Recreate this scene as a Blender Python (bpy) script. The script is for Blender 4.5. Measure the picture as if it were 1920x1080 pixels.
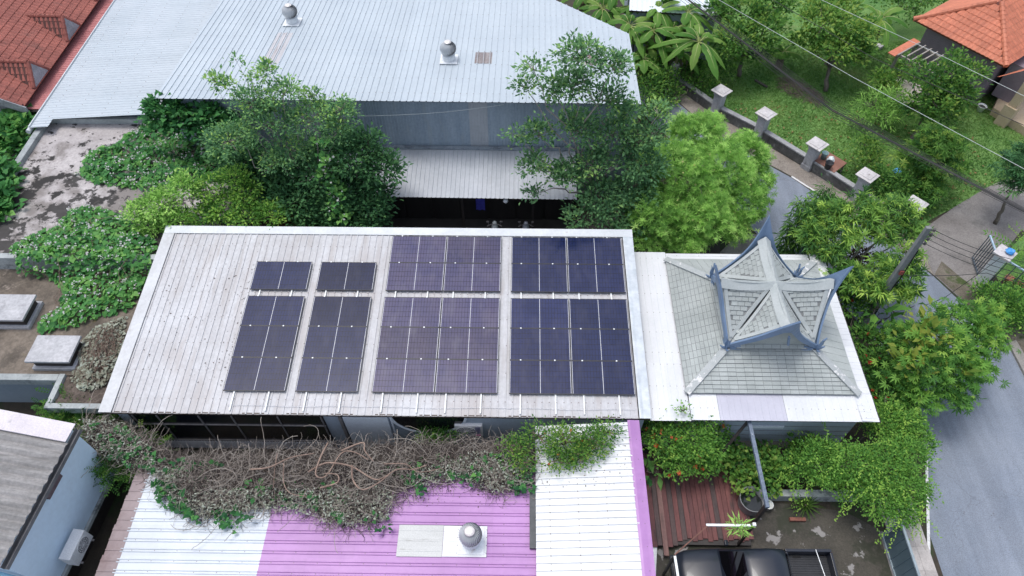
import bpy, bmesh, math, random
import numpy as np
from mathutils import Matrix, Vector

# ------------------------------------------------------------------ scene, camera, light
for o in list(bpy.data.objects):
    bpy.data.objects.remove(o, do_unlink=True)
scene = bpy.context.scene
COL = scene.collection
FPX = 1300.0                      # focal length in photo pixels (1920 wide)
HC = 24.3                         # camera height above the ground in metres
CM = np.array([[0.9999027, -0.0094203, 0.0102923],
               [0.0137461, 0.7915375, -0.6109660],
               [-0.0023913, 0.6110480, 0.7915899]])
CC = np.array([0.0, 0.0, HC])
cam = bpy.data.cameras.new('camera')
camo = bpy.data.objects.new('camera', cam)
COL.objects.link(camo)
cam.sensor_width = 36.0
cam.lens = FPX / 1920.0 * 36.0
cam.clip_start = 0.1
cam.clip_end = 2000.0
_m = Matrix([list(r) for r in CM]).to_4x4()
_m.translation = Vector((0, 0, HC))
camo.matrix_world = _m
scene.camera = camo
scene.render.resolution_x = 1024
scene.render.resolution_y = 576

SUN_EL, SUN_AZ = math.radians(75), math.radians(-60)      # azimuth measured from +Y towards +X
world = bpy.data.worlds.new('World')
scene.world = world
world.use_nodes = True
wn = world.node_tree.nodes
wl = world.node_tree.links
wn.clear()
sky = wn.new('ShaderNodeTexSky')
sky.sky_type = 'NISHITA'
sky.sun_disc = False
sky.sun_elevation = SUN_EL
sky.sun_rotation = SUN_AZ
sky.air_density = 1.0
sky.dust_density = 3.0
sky.ozone_density = 1.0
hs = wn.new('ShaderNodeHueSaturation')
hs.inputs['Saturation'].default_value = 0.62
bg = wn.new('ShaderNodeBackground')
bg.inputs['Strength'].default_value = 0.15
wo = wn.new('ShaderNodeOutputWorld')
wl.new(sky.outputs[0], hs.inputs['Color'])
wl.new(hs.outputs[0], bg.inputs[0])
wl.new(bg.outputs[0], wo.inputs[0])
sl = bpy.data.lights.new('sun', 'SUN')
sl.energy = 0.85
sl.angle = math.radians(20)
sl.color = (1.0, 0.98, 0.955)
so = bpy.data.objects.new('sun', sl)
COL.objects.link(so)
_d = Vector((math.sin(SUN_AZ) * math.cos(SUN_EL), math.cos(SUN_AZ) * math.cos(SUN_EL), math.sin(SUN_EL)))
so.rotation_euler = _d.to_track_quat('Z', 'Y').to_euler()
so.location = (0, 0, 60)
vs = scene.view_settings
vs.view_transform = 'Standard'
vs.look = 'None'
vs.gamma = 1.0
vs.use_curve_mapping = False
vs.exposure = 0.67
scene.render.engine = 'CYCLES'

# ------------------------------------------------------------------ pixels to places
def ray(u, v):
    return CM @ np.array([(u - 960) / FPX, (540 - v) / FPX, -1.0])
def w(u, v, z=0.0):
    d = ray(u, v)
    return CC + d * ((z - HC) / d[2])
def wy(u, v, y):
    d = ray(u, v)
    return CC + d * (y / d[1])
def wx(u, v, x):
    d = ray(u, v)
    return CC + d * (x / d[0])
def wp(u, v, P, n):
    d = ray(u, v)
    n = np.array(n, float)
    return CC + d * (((np.array(P, float) - CC) @ n) / (d @ n))

# ------------------------------------------------------------------ objects
WM = {}
def link(o, parent=None, mat4=None):
    COL.objects.link(o)
    m = mat4 if mat4 is not None else Matrix.Identity(4)
    if parent is not None:
        o.parent = parent
        o.matrix_parent_inverse = WM[parent.name].inverted()
    o.matrix_basis = m
    WM[o.name] = m.copy()
    return o
def tag(o, label, cat, group=None):
    o['label'] = label
    o['category'] = cat
    if group:
        o['group'] = group
    return o
def thing(name, label, cat, loc=(0, 0, 0), group=None, rotz=0.0):
    o = bpy.data.objects.new(name, None)
    o.empty_display_size = 0.3
    m = Matrix.Translation(Vector([float(a) for a in loc])) @ Matrix.Rotation(rotz, 4, 'Z')
    link(o, None, m)
    return tag(o, label, cat, group)
def copy_tree(src, mat4, parent=None):
    """copy a thing, its parts and their sub-parts, moved by mat4 (new world matrix of the thing)"""
    delta = mat4 @ WM[src.name].inverted()
    def rec(o, par):
        c = o.copy()
        COL.objects.link(c)
        m = delta @ WM[o.name]
        c.parent = par
        if par is not None:
            c.matrix_parent_inverse = WM[par.name].inverted()
        else:
            c.matrix_parent_inverse = Matrix.Identity(4)
        c.matrix_basis = m
        WM[c.name] = m
        for ch in o.children:
            rec(ch, c)
        return c
    return rec(src, parent)
def basis(o, ux, uy, uz=None):
    ux = Vector([float(a) for a in ux]); uy = Vector([float(a) for a in uy])
    uz = ux.cross(uy) if uz is None else Vector([float(a) for a in uz])
    m = Matrix((ux, uy, uz)).transposed().to_4x4()
    m.translation = Vector([float(a) for a in o])
    return m
def nrm(a):
    a = np.array(a, float)
    return a / np.linalg.norm(a)

class MB:
    def __init__(s):
        s.v = []; s.f = []
    def add(s, vs_, fs):
        b = len(s.v)
        s.v.extend([tuple(float(c) for c in q) for q in vs_])
        s.f.extend([tuple(b + i for i in q) for q in fs])
        return s
    def quad(s, a, b, c, d):
        return s.add([a, b, c, d], [(0, 1, 2, 3)])
    def tri(s, a, b, c):
        return s.add([a, b, c], [(0, 1, 2)])
    def box(s, lo, hi):
        x0, y0, z0 = lo; x1, y1, z1 = hi
        return s.add([(x0, y0, z0), (x1, y0, z0), (x1, y1, z0), (x0, y1, z0), (x0, y0, z1), (x1, y0, z1), (x1, y1, z1), (x0, y1, z1)],
                     [(3, 2, 1, 0), (4, 5, 6, 7), (0, 1, 5, 4), (1, 2, 6, 5), (2, 3, 7, 6), (3, 0, 4, 7)])
    def obox(s, c, ax, ay, az):
        """centre and three half axes"""
        c, ax, ay, az = [np.array(q, float) for q in (c, ax, ay, az)]
        P = [c + i * ax + j * ay + k * az for k in (-1, 1) for (i, j) in ((-1, -1), (1, -1), (1, 1), (-1, 1))]
        return s.add(P, [(3, 2, 1, 0), (4, 5, 6, 7), (0, 1, 5, 4), (1, 2, 6, 5), (2, 3, 7, 6), (3, 0, 4, 7)])
    def bar(s, a, b, wd, ht, up=(0, 0, 1)):
        a = np.array(a, float); b = np.array(b, float)
        d = nrm(b - a); sd = nrm(np.cross(d, up)); u2 = np.cross(sd, d)
        return s.obox((a + b) / 2, (b - a) / 2, sd * wd / 2, u2 * ht / 2)
    def prism(s, poly, z0, z1):
        """closed prism over a polygon (counter-clockwise xy); z0/z1 numbers"""
        n = len(poly)
        P = [(p[0], p[1], z0) for p in poly] + [(p[0], p[1], z1) for p in poly]
        F = [tuple(range(n - 1, -1, -1)), tuple(range(n, 2 * n))]
        F += [(i, (i + 1) % n, n + (i + 1) % n, n + i) for i in range(n)]
        return s.add(P, F)
    def slab(s, pts, th):
        """thin solid from a 3-D polygon and a thickness downwards along its normal"""
        P = [np.array(p, float) for p in pts]
        n = np.cross(P[1] - P[0], P[2] - P[0]); n = n / np.linalg.norm(n)
        Q = [p - n * th for p in P]
        k = len(P)
        return s.add(P + Q, [tuple(range(k)), tuple(range(2 * k - 1, k - 1, -1))] + [(i, k + i, k + (i + 1) % k, (i + 1) % k) for i in range(k)])
    def tube(s, path, rad, n=6, cap=True):
        path = [np.array(p, float) for p in path]
        if not hasattr(rad, '__len__'):
            rad = [rad] * len(path)
        ref = np.array((0.13, 0.21, 0.97))
        rings = []
        for i, p in enumerate(path):
            d = path[min(i + 1, len(path) - 1)] - path[max(i - 1, 0)]
            d = d / (np.linalg.norm(d) + 1e-9)
            r0 = ref if abs(d @ ref) < 0.95 else np.array((1.0, 0, 0))
            a = np.cross(d, r0); a /= np.linalg.norm(a)
            b = np.cross(d, a)
            rings.append([p + rad[i] * (math.cos(2 * math.pi * k / n) * a + math.sin(2 * math.pi * k / n) * b) for k in range(n)])
        V = [q for r in rings for q in r]
        F = [(i * n + k, i * n + (k + 1) % n, (i + 1) * n + (k + 1) % n, (i + 1) * n + k) for i in range(len(path) - 1) for k in range(n)]
        if cap:
            F += [tuple(range(n - 1, -1, -1)), tuple((len(path) - 1) * n + k for k in range(n))]
        return s.add(V, F)
    def lathe(s, prof, c=(0, 0, 0), n=16, cap=True):
        V = []; F = []
        for (r, z) in prof:
            V += [(c[0] + r * math.cos(2 * math.pi * k / n), c[1] + r * math.sin(2 * math.pi * k / n), c[2] + z) for k in range(n)]
        for i in range(len(prof) - 1):
            F += [(i * n + k, i * n + (k + 1) % n, (i + 1) * n + (k + 1) % n, (i + 1) * n + k) for k in range(n)]
        if cap:
            F += [tuple(range(n - 1, -1, -1)), tuple((len(prof) - 1) * n + k for k in range(n))]
        return s.add(V, F)
    def mesh(s, name, mat=None, smooth=False):
        me = bpy.data.meshes.new(name)
        me.from_pydata(s.v, [], s.f)
        if mat:
            me.materials.append(mat)
        if smooth:
            me.polygons.foreach_set('use_smooth', [True] * len(me.polygons))
        me.update()
        return me
    def build(s, name, mat, parent=None, smooth=False, bevel=0.0, m=None):
        o = bpy.data.objects.new(name, s.mesh(name, mat, smooth))
        link(o, parent, m)
        if bevel:
            b = o.modifiers.new('bevel', 'BEVEL')
            b.width = bevel; b.segments = 2; b.limit_method = 'ANGLE'
        return o
def place(me, name, parent, m):
    o = bpy.data.objects.new(name, me)
    return link(o, parent, m)
def structure(o):
    o['kind'] = 'structure'
    return o

def quads_object(name, V, F, mat, parent=None, tint=None, smooth=False):
    """fast mesh from numpy arrays of quads"""
    me = bpy.data.meshes.new(name)
    V = np.asarray(V, np.float32); F = np.asarray(F, np.int32)
    me.vertices.add(len(V)); me.vertices.foreach_set('co', V.ravel())
    k = F.shape[1]
    me.loops.add(F.size); me.loops.foreach_set('vertex_index', F.ravel())
    me.polygons.add(len(F))
    me.polygons.foreach_set('loop_start', np.arange(0, F.size, k, dtype=np.int32))
    me.polygons.foreach_set('loop_total', np.full(len(F), k, np.int32))
    if smooth:
        me.polygons.foreach_set('use_smooth', np.ones(len(F), bool))
    if tint is not None:
        at = me.attributes.new('tint', 'FLOAT', 'POINT')
        at.data.foreach_set('value', np.asarray(tint, np.float32))
    me.materials.append(mat)
    me.update(calc_edges=True)
    o = bpy.data.objects.new(name, me)
    return link(o, parent)

# ------------------------------------------------------------------ materials
def lin(r, g, b):
    f = lambda c: (c / 255 / 12.92) if c / 255 <= 0.04045 else ((c / 255 + 0.055) / 1.055) ** 2.4
    return (f(r), f(g), f(b))
MATS = {}
def newmat(name):
    m = bpy.data.materials.new(name)
    m.use_nodes = True
    nt = m.node_tree
    for n_ in list(nt.nodes):
        nt.nodes.remove(n_)
    out = nt.nodes.new('ShaderNodeOutputMaterial')
    b = nt.nodes.new('ShaderNodeBsdfPrincipled')
    nt.links.new(b.outputs[0], out.inputs[0])
    MATS[name] = m
    return m, nt, b
def N(nt, typ, **kw):
    n_ = nt.nodes.new(typ)
    for k, v in kw.items():
        setattr(n_, k, v)
    return n_
def pos(nt, scale=(1, 1, 1)):
    g = N(nt, 'ShaderNodeNewGeometry')
    mp = N(nt, 'ShaderNodeMapping')
    mp.inputs['Scale'].default_value = scale
    nt.links.new(g.outputs['Position'], mp.inputs['Vector'])
    return mp.outputs[0]
def noise(nt, vec, scale, detail=6, rough=0.6):
    n_ = N(nt, 'ShaderNodeTexNoise')
    n_.inputs['Scale'].default_value = scale
    n_.inputs['Detail'].default_value = detail
    n_.inputs['Roughness'].default_value = rough
    nt.links.new(vec, n_.inputs['Vector'])
    return n_.outputs['Fac']
def ramp(nt, fac, stops):
    r = N(nt, 'ShaderNodeValToRGB')
    el = r.color_ramp.elements
    while len(el) < len(stops):
        el.new(0.5)
    for e, (p_, c) in zip(el, stops):
        e.position = p_
        e.color = (*c, 1) if hasattr(c, '__len__') else (c, c, c, 1)
    nt.links.new(fac, r.inputs[0])
    return r.outputs[0]
def mix(nt, fac, a, b, typ='MIX'):
    x = N(nt, 'ShaderNodeMix', data_type='RGBA', blend_type=typ)
    for sock, val in ((x.inputs['Factor'], fac), (x.inputs['A'], a), (x.inputs['B'], b)):
        if hasattr(val, 'links') or hasattr(val, 'is_linked'):
            nt.links.new(val, sock)
        elif hasattr(val, '__len__'):
            sock.default_value = (*val, 1)
        else:
            sock.default_value = val
    return x.outputs['Result']
def surf(name, c1, c2=None, scale=3.0, rough=0.6, metal=0.0, lo=0.35, hi=0.65, fine=25.0, fine_amt=0.12, bump=0.0, bscale=40.0,
         stains=None, stretch=(1, 1, 1), spec=0.5, orand=0.0, screws=None):
    """two tone patchy surface; stains = list of (scale, threshold lo, hi, colour, stretch)"""
    if name in MATS:
        return MATS[name]
    m, nt, b = newmat(name)
    p = pos(nt, stretch)
    c2 = c2 or c1
    col = ramp(nt, noise(nt, p, scale), [(lo, c1), (hi, c2)])
    if fine_amt:
        fn = ramp(nt, noise(nt, pos(nt), fine, 4), [(0.3, 1 - fine_amt), (0.7, 1 + fine_amt)])
        col = mix(nt, 1.0, col, fn, 'MULTIPLY')
    for (ssc, slo, shi, scol, sst) in (stains or []):
        f = ramp(nt, noise(nt, pos(nt, sst), ssc, 8, 0.65), [(slo, 0.0), (shi, 1.0)])
        col = mix(nt, f, col, scol)
    if orand:                                              # each sheet or tile a slightly different tone
        oi = N(nt, 'ShaderNodeObjectInfo')
        col = mix(nt, 1.0, col, ramp(nt, oi.outputs['Random'], [(0.0, 1 - orand), (1.0, 1 + orand)]), 'MULTIPLY')
    if screws:                                             # fixing screws along the ribs
        tc = N(nt, 'ShaderNodeTexCoord'); sp = N(nt, 'ShaderNodeSeparateXYZ'); nt.links.new(tc.outputs['Object'], sp.inputs[0])
        d2 = []
        for ax_, per_ in (('X', screws[0]), ('Y', screws[1])):
            q1 = N(nt, 'ShaderNodeMath', operation='DIVIDE'); nt.links.new(sp.outputs[ax_], q1.inputs[0]); q1.inputs[1].default_value = per_
            q2 = N(nt, 'ShaderNodeMath', operation='FRACT'); nt.links.new(q1.outputs[0], q2.inputs[0])
            q3 = N(nt, 'ShaderNodeMath', operation='SUBTRACT'); nt.links.new(q2.outputs[0], q3.inputs[0]); q3.inputs[1].default_value = 0.5
            q4 = N(nt, 'ShaderNodeMath', operation='MULTIPLY'); nt.links.new(q3.outputs[0], q4.inputs[0]); q4.inputs[1].default_value = per_
            q5 = N(nt, 'ShaderNodeMath', operation='POWER'); nt.links.new(q4.outputs[0], q5.inputs[0]); q5.inputs[1].default_value = 2.0
            d2.append(q5.outputs[0])
        q6 = N(nt, 'ShaderNodeMath', operation='ADD'); nt.links.new(d2[0], q6.inputs[0]); nt.links.new(d2[1], q6.inputs[1])
        q7 = N(nt, 'ShaderNodeMath', operation='LESS_THAN'); nt.links.new(q6.outputs[0], q7.inputs[0]); q7.inputs[1].default_value = screws[2] ** 2
        col = mix(nt, q7.outputs[0], col, (0.13, 0.10, 0.09))
    nt.links.new(col, b.inputs['Base Color'])
    b.inputs['Roughness'].default_value = rough
    b.inputs['Metallic'].default_value = metal
    b.inputs['Specular IOR Level'].default_value = spec
    if bump:
        bp = N(nt, 'ShaderNodeBump')
        bp.inputs['Strength'].default_value = bump
        bp.inputs['Distance'].default_value = 0.02
        nt.links.new(noise(nt, pos(nt), bscale, 6), bp.inputs['Height'])
        nt.links.new(bp.outputs[0], b.inputs['Normal'])
    return m
def leafmat(name, cols, trans=0.25, rough=0.5, gain=1.0):
    trans = min(0.45, trans + 0.15)
    if name in MATS:
        return MATS[name]
    m, nt, b = newmat(name)
    at = N(nt, 'ShaderNodeAttribute', attribute_name='tint')
    cols = [(c[0] * gain * (0.82 if gain > 1 else 1), c[1] * gain, c[2] * gain * (1.15 if gain > 1 else 1)) for c in cols]
    col = ramp(nt, at.outputs['Fac'], [(i / (len(cols) - 1), c) for i, c in enumerate(cols)])
    nt.links.new(col, b.inputs['Base Color'])
    b.inputs['Roughness'].default_value = max(rough, 0.55)
    b.inputs['Specular IOR Level'].default_value = 0.18
    tr = N(nt, 'ShaderNodeBsdfTranslucent')
    nt.links.new(col, tr.inputs['Color'])
    mx = N(nt, 'ShaderNodeMixShader')
    mx.inputs[0].default_value = trans
    nt.links.new(b.outputs[0], mx.inputs[1]); nt.links.new(tr.outputs[0], mx.inputs[2])
    nt.links.new(mx.outputs[0], nt.nodes['Material Output'].inputs[0])
    return m

# ------------------------------------------------------------------ repeated building pieces
def profile(width, pitch, rh, rw, kind='trap', off=0.5):
    """cross-section of a ribbed sheet: list of (x, z)"""
    pr = [(0.0, 0.0)]
    if kind == 'wave':
        k = int(width / pitch * 6)
        return [(width * i / k, rh * 0.5 * (1 - math.cos(2 * math.pi * width * i / k / pitch))) for i in range(k + 1)]
    x = pitch * off
    while x + rw / 2 < width:
        if kind == 'double':
            for dx in (-rw, rw):
                pr += [(x + dx - rw / 2, 0), (x + dx - rw / 5, rh), (x + dx + rw / 5, rh), (x + dx + rw / 2, 0)]
        else:
            pr += [(x - rw / 2, 0), (x - rw / 2.6, rh), (x + rw / 2.6, rh), (x + rw / 2, 0)]
        x += pitch
    pr.append((width, 0.0))
    return pr
def sheet_mesh(name, prof, y0, y1, mat, th=0.0):
    """y0,y1: numbers or functions of x"""
    m = MB()
    f0 = y0 if callable(y0) else (lambda x: y0)
    f1 = y1 if callable(y1) else (lambda x: y1)
    n = len(prof)
    V = [(x, f0(x), z) for x, z in prof] + [(x, f1(x), z) for x, z in prof]
    F = [(i, i + 1, n + i + 1, n + i) for i in range(n - 1)]
    m.add(V, F)
    if th:
        V2 = [(x, y, z - th) for x, y, z in V]
        F2 = [(n + i, n + i + 1, i + 1, i) for i in range(n - 1)]
        m.add(V2, F2)
        b = 0; k = 2 * n
        for i in range(n - 1):
            m.f.append((i + 1, i, k + i, k + i + 1))
            m.f.append((n + i, n + i + 1, k + n + i + 1, k + n + i))
    return m.mesh(name, mat)
def sheets(parent, o, ux, uy, total, length, mat, sw=0.76, pitch=0.25, rh=0.03, rw=0.06, kind='trap', name='roof_sheet', lap=0.003, th=0.002, seed=1):
    """a run of ribbed sheets side by side along ux, each `length` long along uy"""
    o = np.array(o, float); ux = nrm(ux); uy = nrm(uy); n_ = np.cross(ux, uy)
    k = int(total / sw + 1e-6)
    me = sheet_mesh(name, profile(sw, pitch, rh, rw, kind), 0.0, length, mat, th)
    for i in range(k):
        place(me, name, parent, basis(o + ux * i * sw + n_ * lap * (i % 2), ux, uy))
    rest = total - k * sw
    if rest > 0.02:
        me2 = sheet_mesh(name, profile(rest, pitch, rh, rw, kind), 0.0, length, mat, th)
        place(me2, name, parent, basis(o + ux * k * sw + n_ * lap * (k % 2), ux, uy))
def pieces(parent, me, name, mats, mat, limit=300, stuffname=None):
    """place alike pieces: the nearest `limit` as objects, the rest joined in one stuff part"""
    mats = sorted(mats, key=lambda q: (q.translation - Vector((0, 0, HC))).length)
    for q in mats[:limit]:
        place(me, name, parent, q)
    rest = mats[limit:]
    if rest:
        v0 = np.array([v.co[:] for v in me.vertices])
        V = []; F = []
        f0 = [tuple(p.vertices) for p in me.polygons]
        mb = MB()
        for q in rest:
            A = np.array(q)
            mb.add(v0 @ A[:3, :3].T + A[:3, 3], f0)
        o = mb.build(stuffname or name + '_field', mat, parent)
        o['kind'] = 'stuff'
rnd = random.Random(7)
# ------------------------------------------------------------------ materials of the setting
M_soil = surf('soil', (0.030, 0.026, 0.020), (0.065, 0.052, 0.038), 1.2, 0.95, bump=0.6, bscale=18, stains=[(0.8, 0.5, 0.62, (0.03, 0.05, 0.018), (1, 1, 1))])
M_lawn = surf('lawn_grass', (0.075, 0.18, 0.040), (0.15, 0.27, 0.07), 0.55, 0.9, fine=14, fine_amt=0.35, bump=0.7, bscale=30,
              stains=[(0.35, 0.56, 0.72, (0.17, 0.19, 0.07), (1, 1, 1)), (1.6, 0.64, 0.72, (0.09, 0.075, 0.045), (1, 1, 1))])
M_asph = surf('asphalt', (0.175, 0.205, 0.255), (0.22, 0.25, 0.30), 0.5, 0.85, fine=30, fine_amt=0.24, bump=0.25, bscale=90,
              stains=[(0.45, 0.58, 0.75, (0.235, 0.275, 0.34), (1, 1, 1)), (3.0, 0.66, 0.72, (0.12, 0.125, 0.14), (1, 1, 1))])
_nt = M_asph.node_tree
_b = [n_ for n_ in _nt.nodes if n_.type == 'BSDF_PRINCIPLED'][0]
_src = _b.inputs['Base Color'].links[0].from_socket
_vo = N(_nt, 'ShaderNodeTexVoronoi', feature='DISTANCE_TO_EDGE'); _vo.inputs['Scale'].default_value = 0.16
_wv = N(_nt, 'ShaderNodeTexNoise'); _wv.inputs['Scale'].default_value = 1.1; _wv.inputs['Detail'].default_value = 6
_p = pos(_nt); _nt.links.new(_p, _wv.inputs['Vector'])
_sc = N(_nt, 'ShaderNodeVectorMath', operation='MULTIPLY_ADD'); _nt.links.new(_wv.outputs['Color'], _sc.inputs[0]); _sc.inputs[1].default_value = (1.6, 1.6, 0); _nt.links.new(_p, _sc.inputs[2])
_nt.links.new(_sc.outputs[0], _vo.inputs['Vector'])
_cr = ramp(_nt, _vo.outputs['Distance'], [(0.0, 0.22), (0.004, 0.0)])
_col = mix(_nt, _cr, _src, (0.06, 0.062, 0.07))
_tr = ramp(_nt, noise(_nt, pos(_nt, (1.6, 0.12, 1)), 1.0, 3), [(0.42, 0.90), (0.60, 1.06)])
_col = mix(_nt, 1.0, _col, _tr, 'MULTIPLY')
_nt.links.new(_col, _b.inputs['Base Color'])
M_conc = surf('weathered_concrete', (0.20, 0.19, 0.175), (0.30, 0.285, 0.265), 0.9, 0.85, fine=20, fine_amt=0.18, bump=0.25, bscale=45,
              stains=[(0.5, 0.5, 0.7, (0.12, 0.115, 0.105), (1, 1, 1))])
M_drive = surf('driveway_concrete', (0.15, 0.138, 0.132), (0.24, 0.225, 0.215), 0.45, 0.9, fine=16, fine_amt=0.22, bump=0.25,
               stains=[(0.8, 0.55, 0.7, (0.11, 0.105, 0.10), (1, 1, 1)), (2.5, 0.66, 0.74, (0.30, 0.285, 0.27), (1, 1, 1))])
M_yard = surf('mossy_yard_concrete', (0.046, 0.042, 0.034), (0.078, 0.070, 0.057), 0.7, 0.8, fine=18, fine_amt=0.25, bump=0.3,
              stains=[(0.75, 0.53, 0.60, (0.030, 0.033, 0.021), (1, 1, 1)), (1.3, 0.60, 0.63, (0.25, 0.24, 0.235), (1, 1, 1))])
M_paint = surf('white_road_paint', (0.62, 0.62, 0.62), (0.75, 0.75, 0.74), 5, 0.6, stains=[(6, 0.55, 0.7, (0.35, 0.36, 0.38), (1, 1, 1))])
M_dirt = surf('shoulder_dirt', (0.20, 0.175, 0.15), (0.29, 0.26, 0.23), 1.2, 0.95, fine=16, fine_amt=0.25, bump=0.4, stains=[(1.3, 0.56, 0.7, (0.11, 0.095, 0.075), (1, 1, 1))])
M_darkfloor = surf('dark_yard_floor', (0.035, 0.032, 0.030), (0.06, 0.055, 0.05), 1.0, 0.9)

def sheet_from_px(name, pts, z, mat, th=0.05):
    P = [w(u, v, z) for u, v in pts]
    return structure(MB().slab(P, th).build(name, mat))
def ccw(P):
    a = sum(P[i][0] * P[(i + 1) % len(P)][1] - P[(i + 1) % len(P)][0] * P[i][1] for i in range(len(P)))
    return P if a > 0 else P[::-1]
def flat(name, P, z0, z1, mat):
    return structure(MB().prism(ccw([(p[0], p[1]) for p in P]), z0, z1).build(name, mat))

structure(MB().box((-400, -300, -0.5), (400, 500, 0.0)).build('ground', M_soil))
# lawn beyond the garden wall
lawn_pts = [w(1230, 130), w(1290, 172), w(1420, 252), w(1590, 358), w(1720, 425), w(1790, 388), w(1850, 352), (23.5, 25.5), (40, 24), (60, 60), (2, 60), (7.0, 40)]
flat('lawn', lawn_pts, -0.1, 0.004, M_lawn)
flat('lawn', [w(1860, 500), w(1920, 440), (40, 24), (40, 10), (22.5, 14), w(1905, 600)], -0.1, 0.006, M_lawn)
road_hi = [w(*q) for q in ((1130, 40), (1240, 165), (1320, 235), (1400, 288), (1485, 334), (1560, 385), (1640, 436), (1700, 478), (1750, 518), (1790, 556), (1850, 605), (1895, 650), (1930, 705), (1985, 830), (2030, 1000))] + [np.array((20.5, 0, 0)), np.array((20.5, -20, 0))]
road_lo = [w(*q) for q in ((1070, 90), (1190, 200), (1290, 290), (1370, 380), (1420, 440), (1500, 500), (1570, 560), (1640, 640), (1700, 710), (1730, 790), (1737, 840), (1742, 1000))] + [np.array((14.15, 0, 0)), np.array((14.15, -20, 0))]
flat('road', road_hi + road_lo[::-1], -0.1, 0.008, M_asph)
# shoulder between road and garden wall
sh = [w(*q) for q in ((1240, 163), (1320, 233), (1400, 286), (1485, 331), (1560, 383), (1640, 434), (1700, 476), (1752, 517), (1735, 470), (1640, 405), (1585, 362), (1510, 316), (1420, 262), (1345, 216), (1270, 165))]
flat('road_shoulder', sh, -0.1, 0.012, M_dirt)
# concrete driveway through the gate
dr = [w(*q) for q in ((1716, 440), (1790, 388), (1850, 352), (1880, 338))] + [np.array((25.5, 26.0, 0)), np.array((25.0, 21.5, 0))] + [w(*q) for q in ((1915, 432), (1862, 498), (1838, 540), (1850, 575), (1800, 560), (1752, 517))]
flat('driveway', dr, -0.1, 0.02, M_drive)
verge = [w(*q) for q in ((1752, 515), (1800, 558), (1850, 603), (1896, 648), (1932, 703), (1960, 690), (1905, 600), (1850, 556), (1800, 520), (1765, 490))]
flat('road_verge', verge, -0.1, 0.024, surf('verge_dirt', (0.10, 0.085, 0.065), (0.17, 0.15, 0.12), 1.3, 0.95, fine=18, fine_amt=0.3, bump=0.4, stains=[(1.2, 0.52, 0.62, (0.05, 0.075, 0.02), (1, 1, 1))]))
flat('kerb', [w(1888, 645), w(1925, 716), w(1950, 760), w(1965, 752), w(1940, 705), w(1902, 640)], 0.0, 0.12, M_conc)
# painted lines
def stripe(name, P, wd, z):
    m = MB()
    for a, b in zip(P[:-1], P[1:]):
        a = np.array(a, float); b = np.array(b, float)
        d = nrm(b - a); s_ = np.array((-d[1], d[0], 0)) * wd / 2
        m.add([a - s_, b - s_, b + s_, a + s_], [(0, 1, 2, 3)])
    for i, q in enumerate(m.v):
        m.v[i] = (q[0], q[1], z)
    return structure(m.build(name, M_paint))
stripe('road_marking', [w(1484, 331), w(1512, 349), w(1535, 363)], 0.10, 0.016)
stripe('road_marking', [w(1734, 800), w(1737, 870), w(1739, 940), w(1742, 1062)], 0.10, 0.016)
# yard, pavement, back court
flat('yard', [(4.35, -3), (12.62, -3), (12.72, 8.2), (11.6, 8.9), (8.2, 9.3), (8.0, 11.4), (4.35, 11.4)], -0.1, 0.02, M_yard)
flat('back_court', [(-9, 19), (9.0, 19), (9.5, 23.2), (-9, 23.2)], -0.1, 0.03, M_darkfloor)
flat('access_path', [w(1345, 478), w(1385, 440), w(1440, 440), w(1470, 520), w(1400, 520)], -0.1, 0.026, M_conc)
pv = structure(MB().box((12.85, -3, -0.1), (14.08, 9.2, 0.03)).build('pavement', surf('joint_sand', (0.10, 0.09, 0.08), (0.14, 0.13, 0.115), 4, 0.95)))
M_paver = surf('pavement_slab', (0.36, 0.335, 0.325), (0.46, 0.435, 0.42), 1.4, 0.9, orand=0.1, fine=22, fine_amt=0.15, stains=[(1.2, 0.56, 0.68, (0.20, 0.185, 0.165), (1, 1, 1)), (9, 0.72, 0.76, (0.14, 0.125, 0.11), (1, 1, 1))])
pm_ = MB().box((0, 0, 0), (0.40, 0.78, 0.045)).mesh('paving_slab', M_paver)
for i in range(3):
    for j in range(10):
        if i == 0 and j % 3 == 1:
            continue
        place(pm_, 'paving_slab', pv, Matrix.Translation((12.87 + i * 0.405 + rnd.uniform(-.004, .004), 1.4 + j * 0.785, 0.03 + rnd.uniform(-0.006, 0.006))))

# ------------------------------------------------------------------ the house with the solar panels
A_T = math.atan(0.0742)
UY = np.array((0, math.cos(A_T), math.sin(A_T))); UX = np.array((1.0, 0, 0)); UN = np.cross(UX, UY)
PO = np.array((-5.08, 11.75, 3.10))                # lower left corner of the third array, on the glass plane
RO = PO - UN * 0.125                               # same point on the roof sheets
M_roof = surf('aged_galvanised_roof', (0.43, 0.43, 0.445), (0.51, 0.52, 0.54), 0.5, 0.5, metal=0.0, fine=8, fine_amt=0.09, orand=0.04, screws=(0.255, 1.1, 0.018),
              stains=[(1.1, 0.50, 0.75, (0.355, 0.33, 0.322), (3, 0.35, 1)), (5.5, 0.70, 0.74, (0.10, 0.07, 0.055), (1, 0.8, 1)), (0.28, 0.52, 0.70, (0.385, 0.362, 0.358), (1, 0.6, 1))])
M_flash = surf('pale_flashing', (0.50, 0.53, 0.555), (0.59, 0.62, 0.645), 1.5, 0.45, fine=10, fine_amt=0.06, stains=[(3, 0.64, 0.74, (0.42, 0.40, 0.40), (1, 1, 1))])
M_dark = surf('dark_trim', (0.020, 0.017, 0.016), (0.035, 0.028, 0.026), 4, 0.6)
def rp(x, s, h=0.0):
    """roof plane point: x, distance s up the slope from the array bottom, height h above the sheets"""
    return RO + UX * (x - PO[0]) + UY * s + UN * h
house = thing('solar_house', 'long single-storey house with grey ribbed metal roof carrying the solar panels', 'house', (-4.9, 15, 0))
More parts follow.
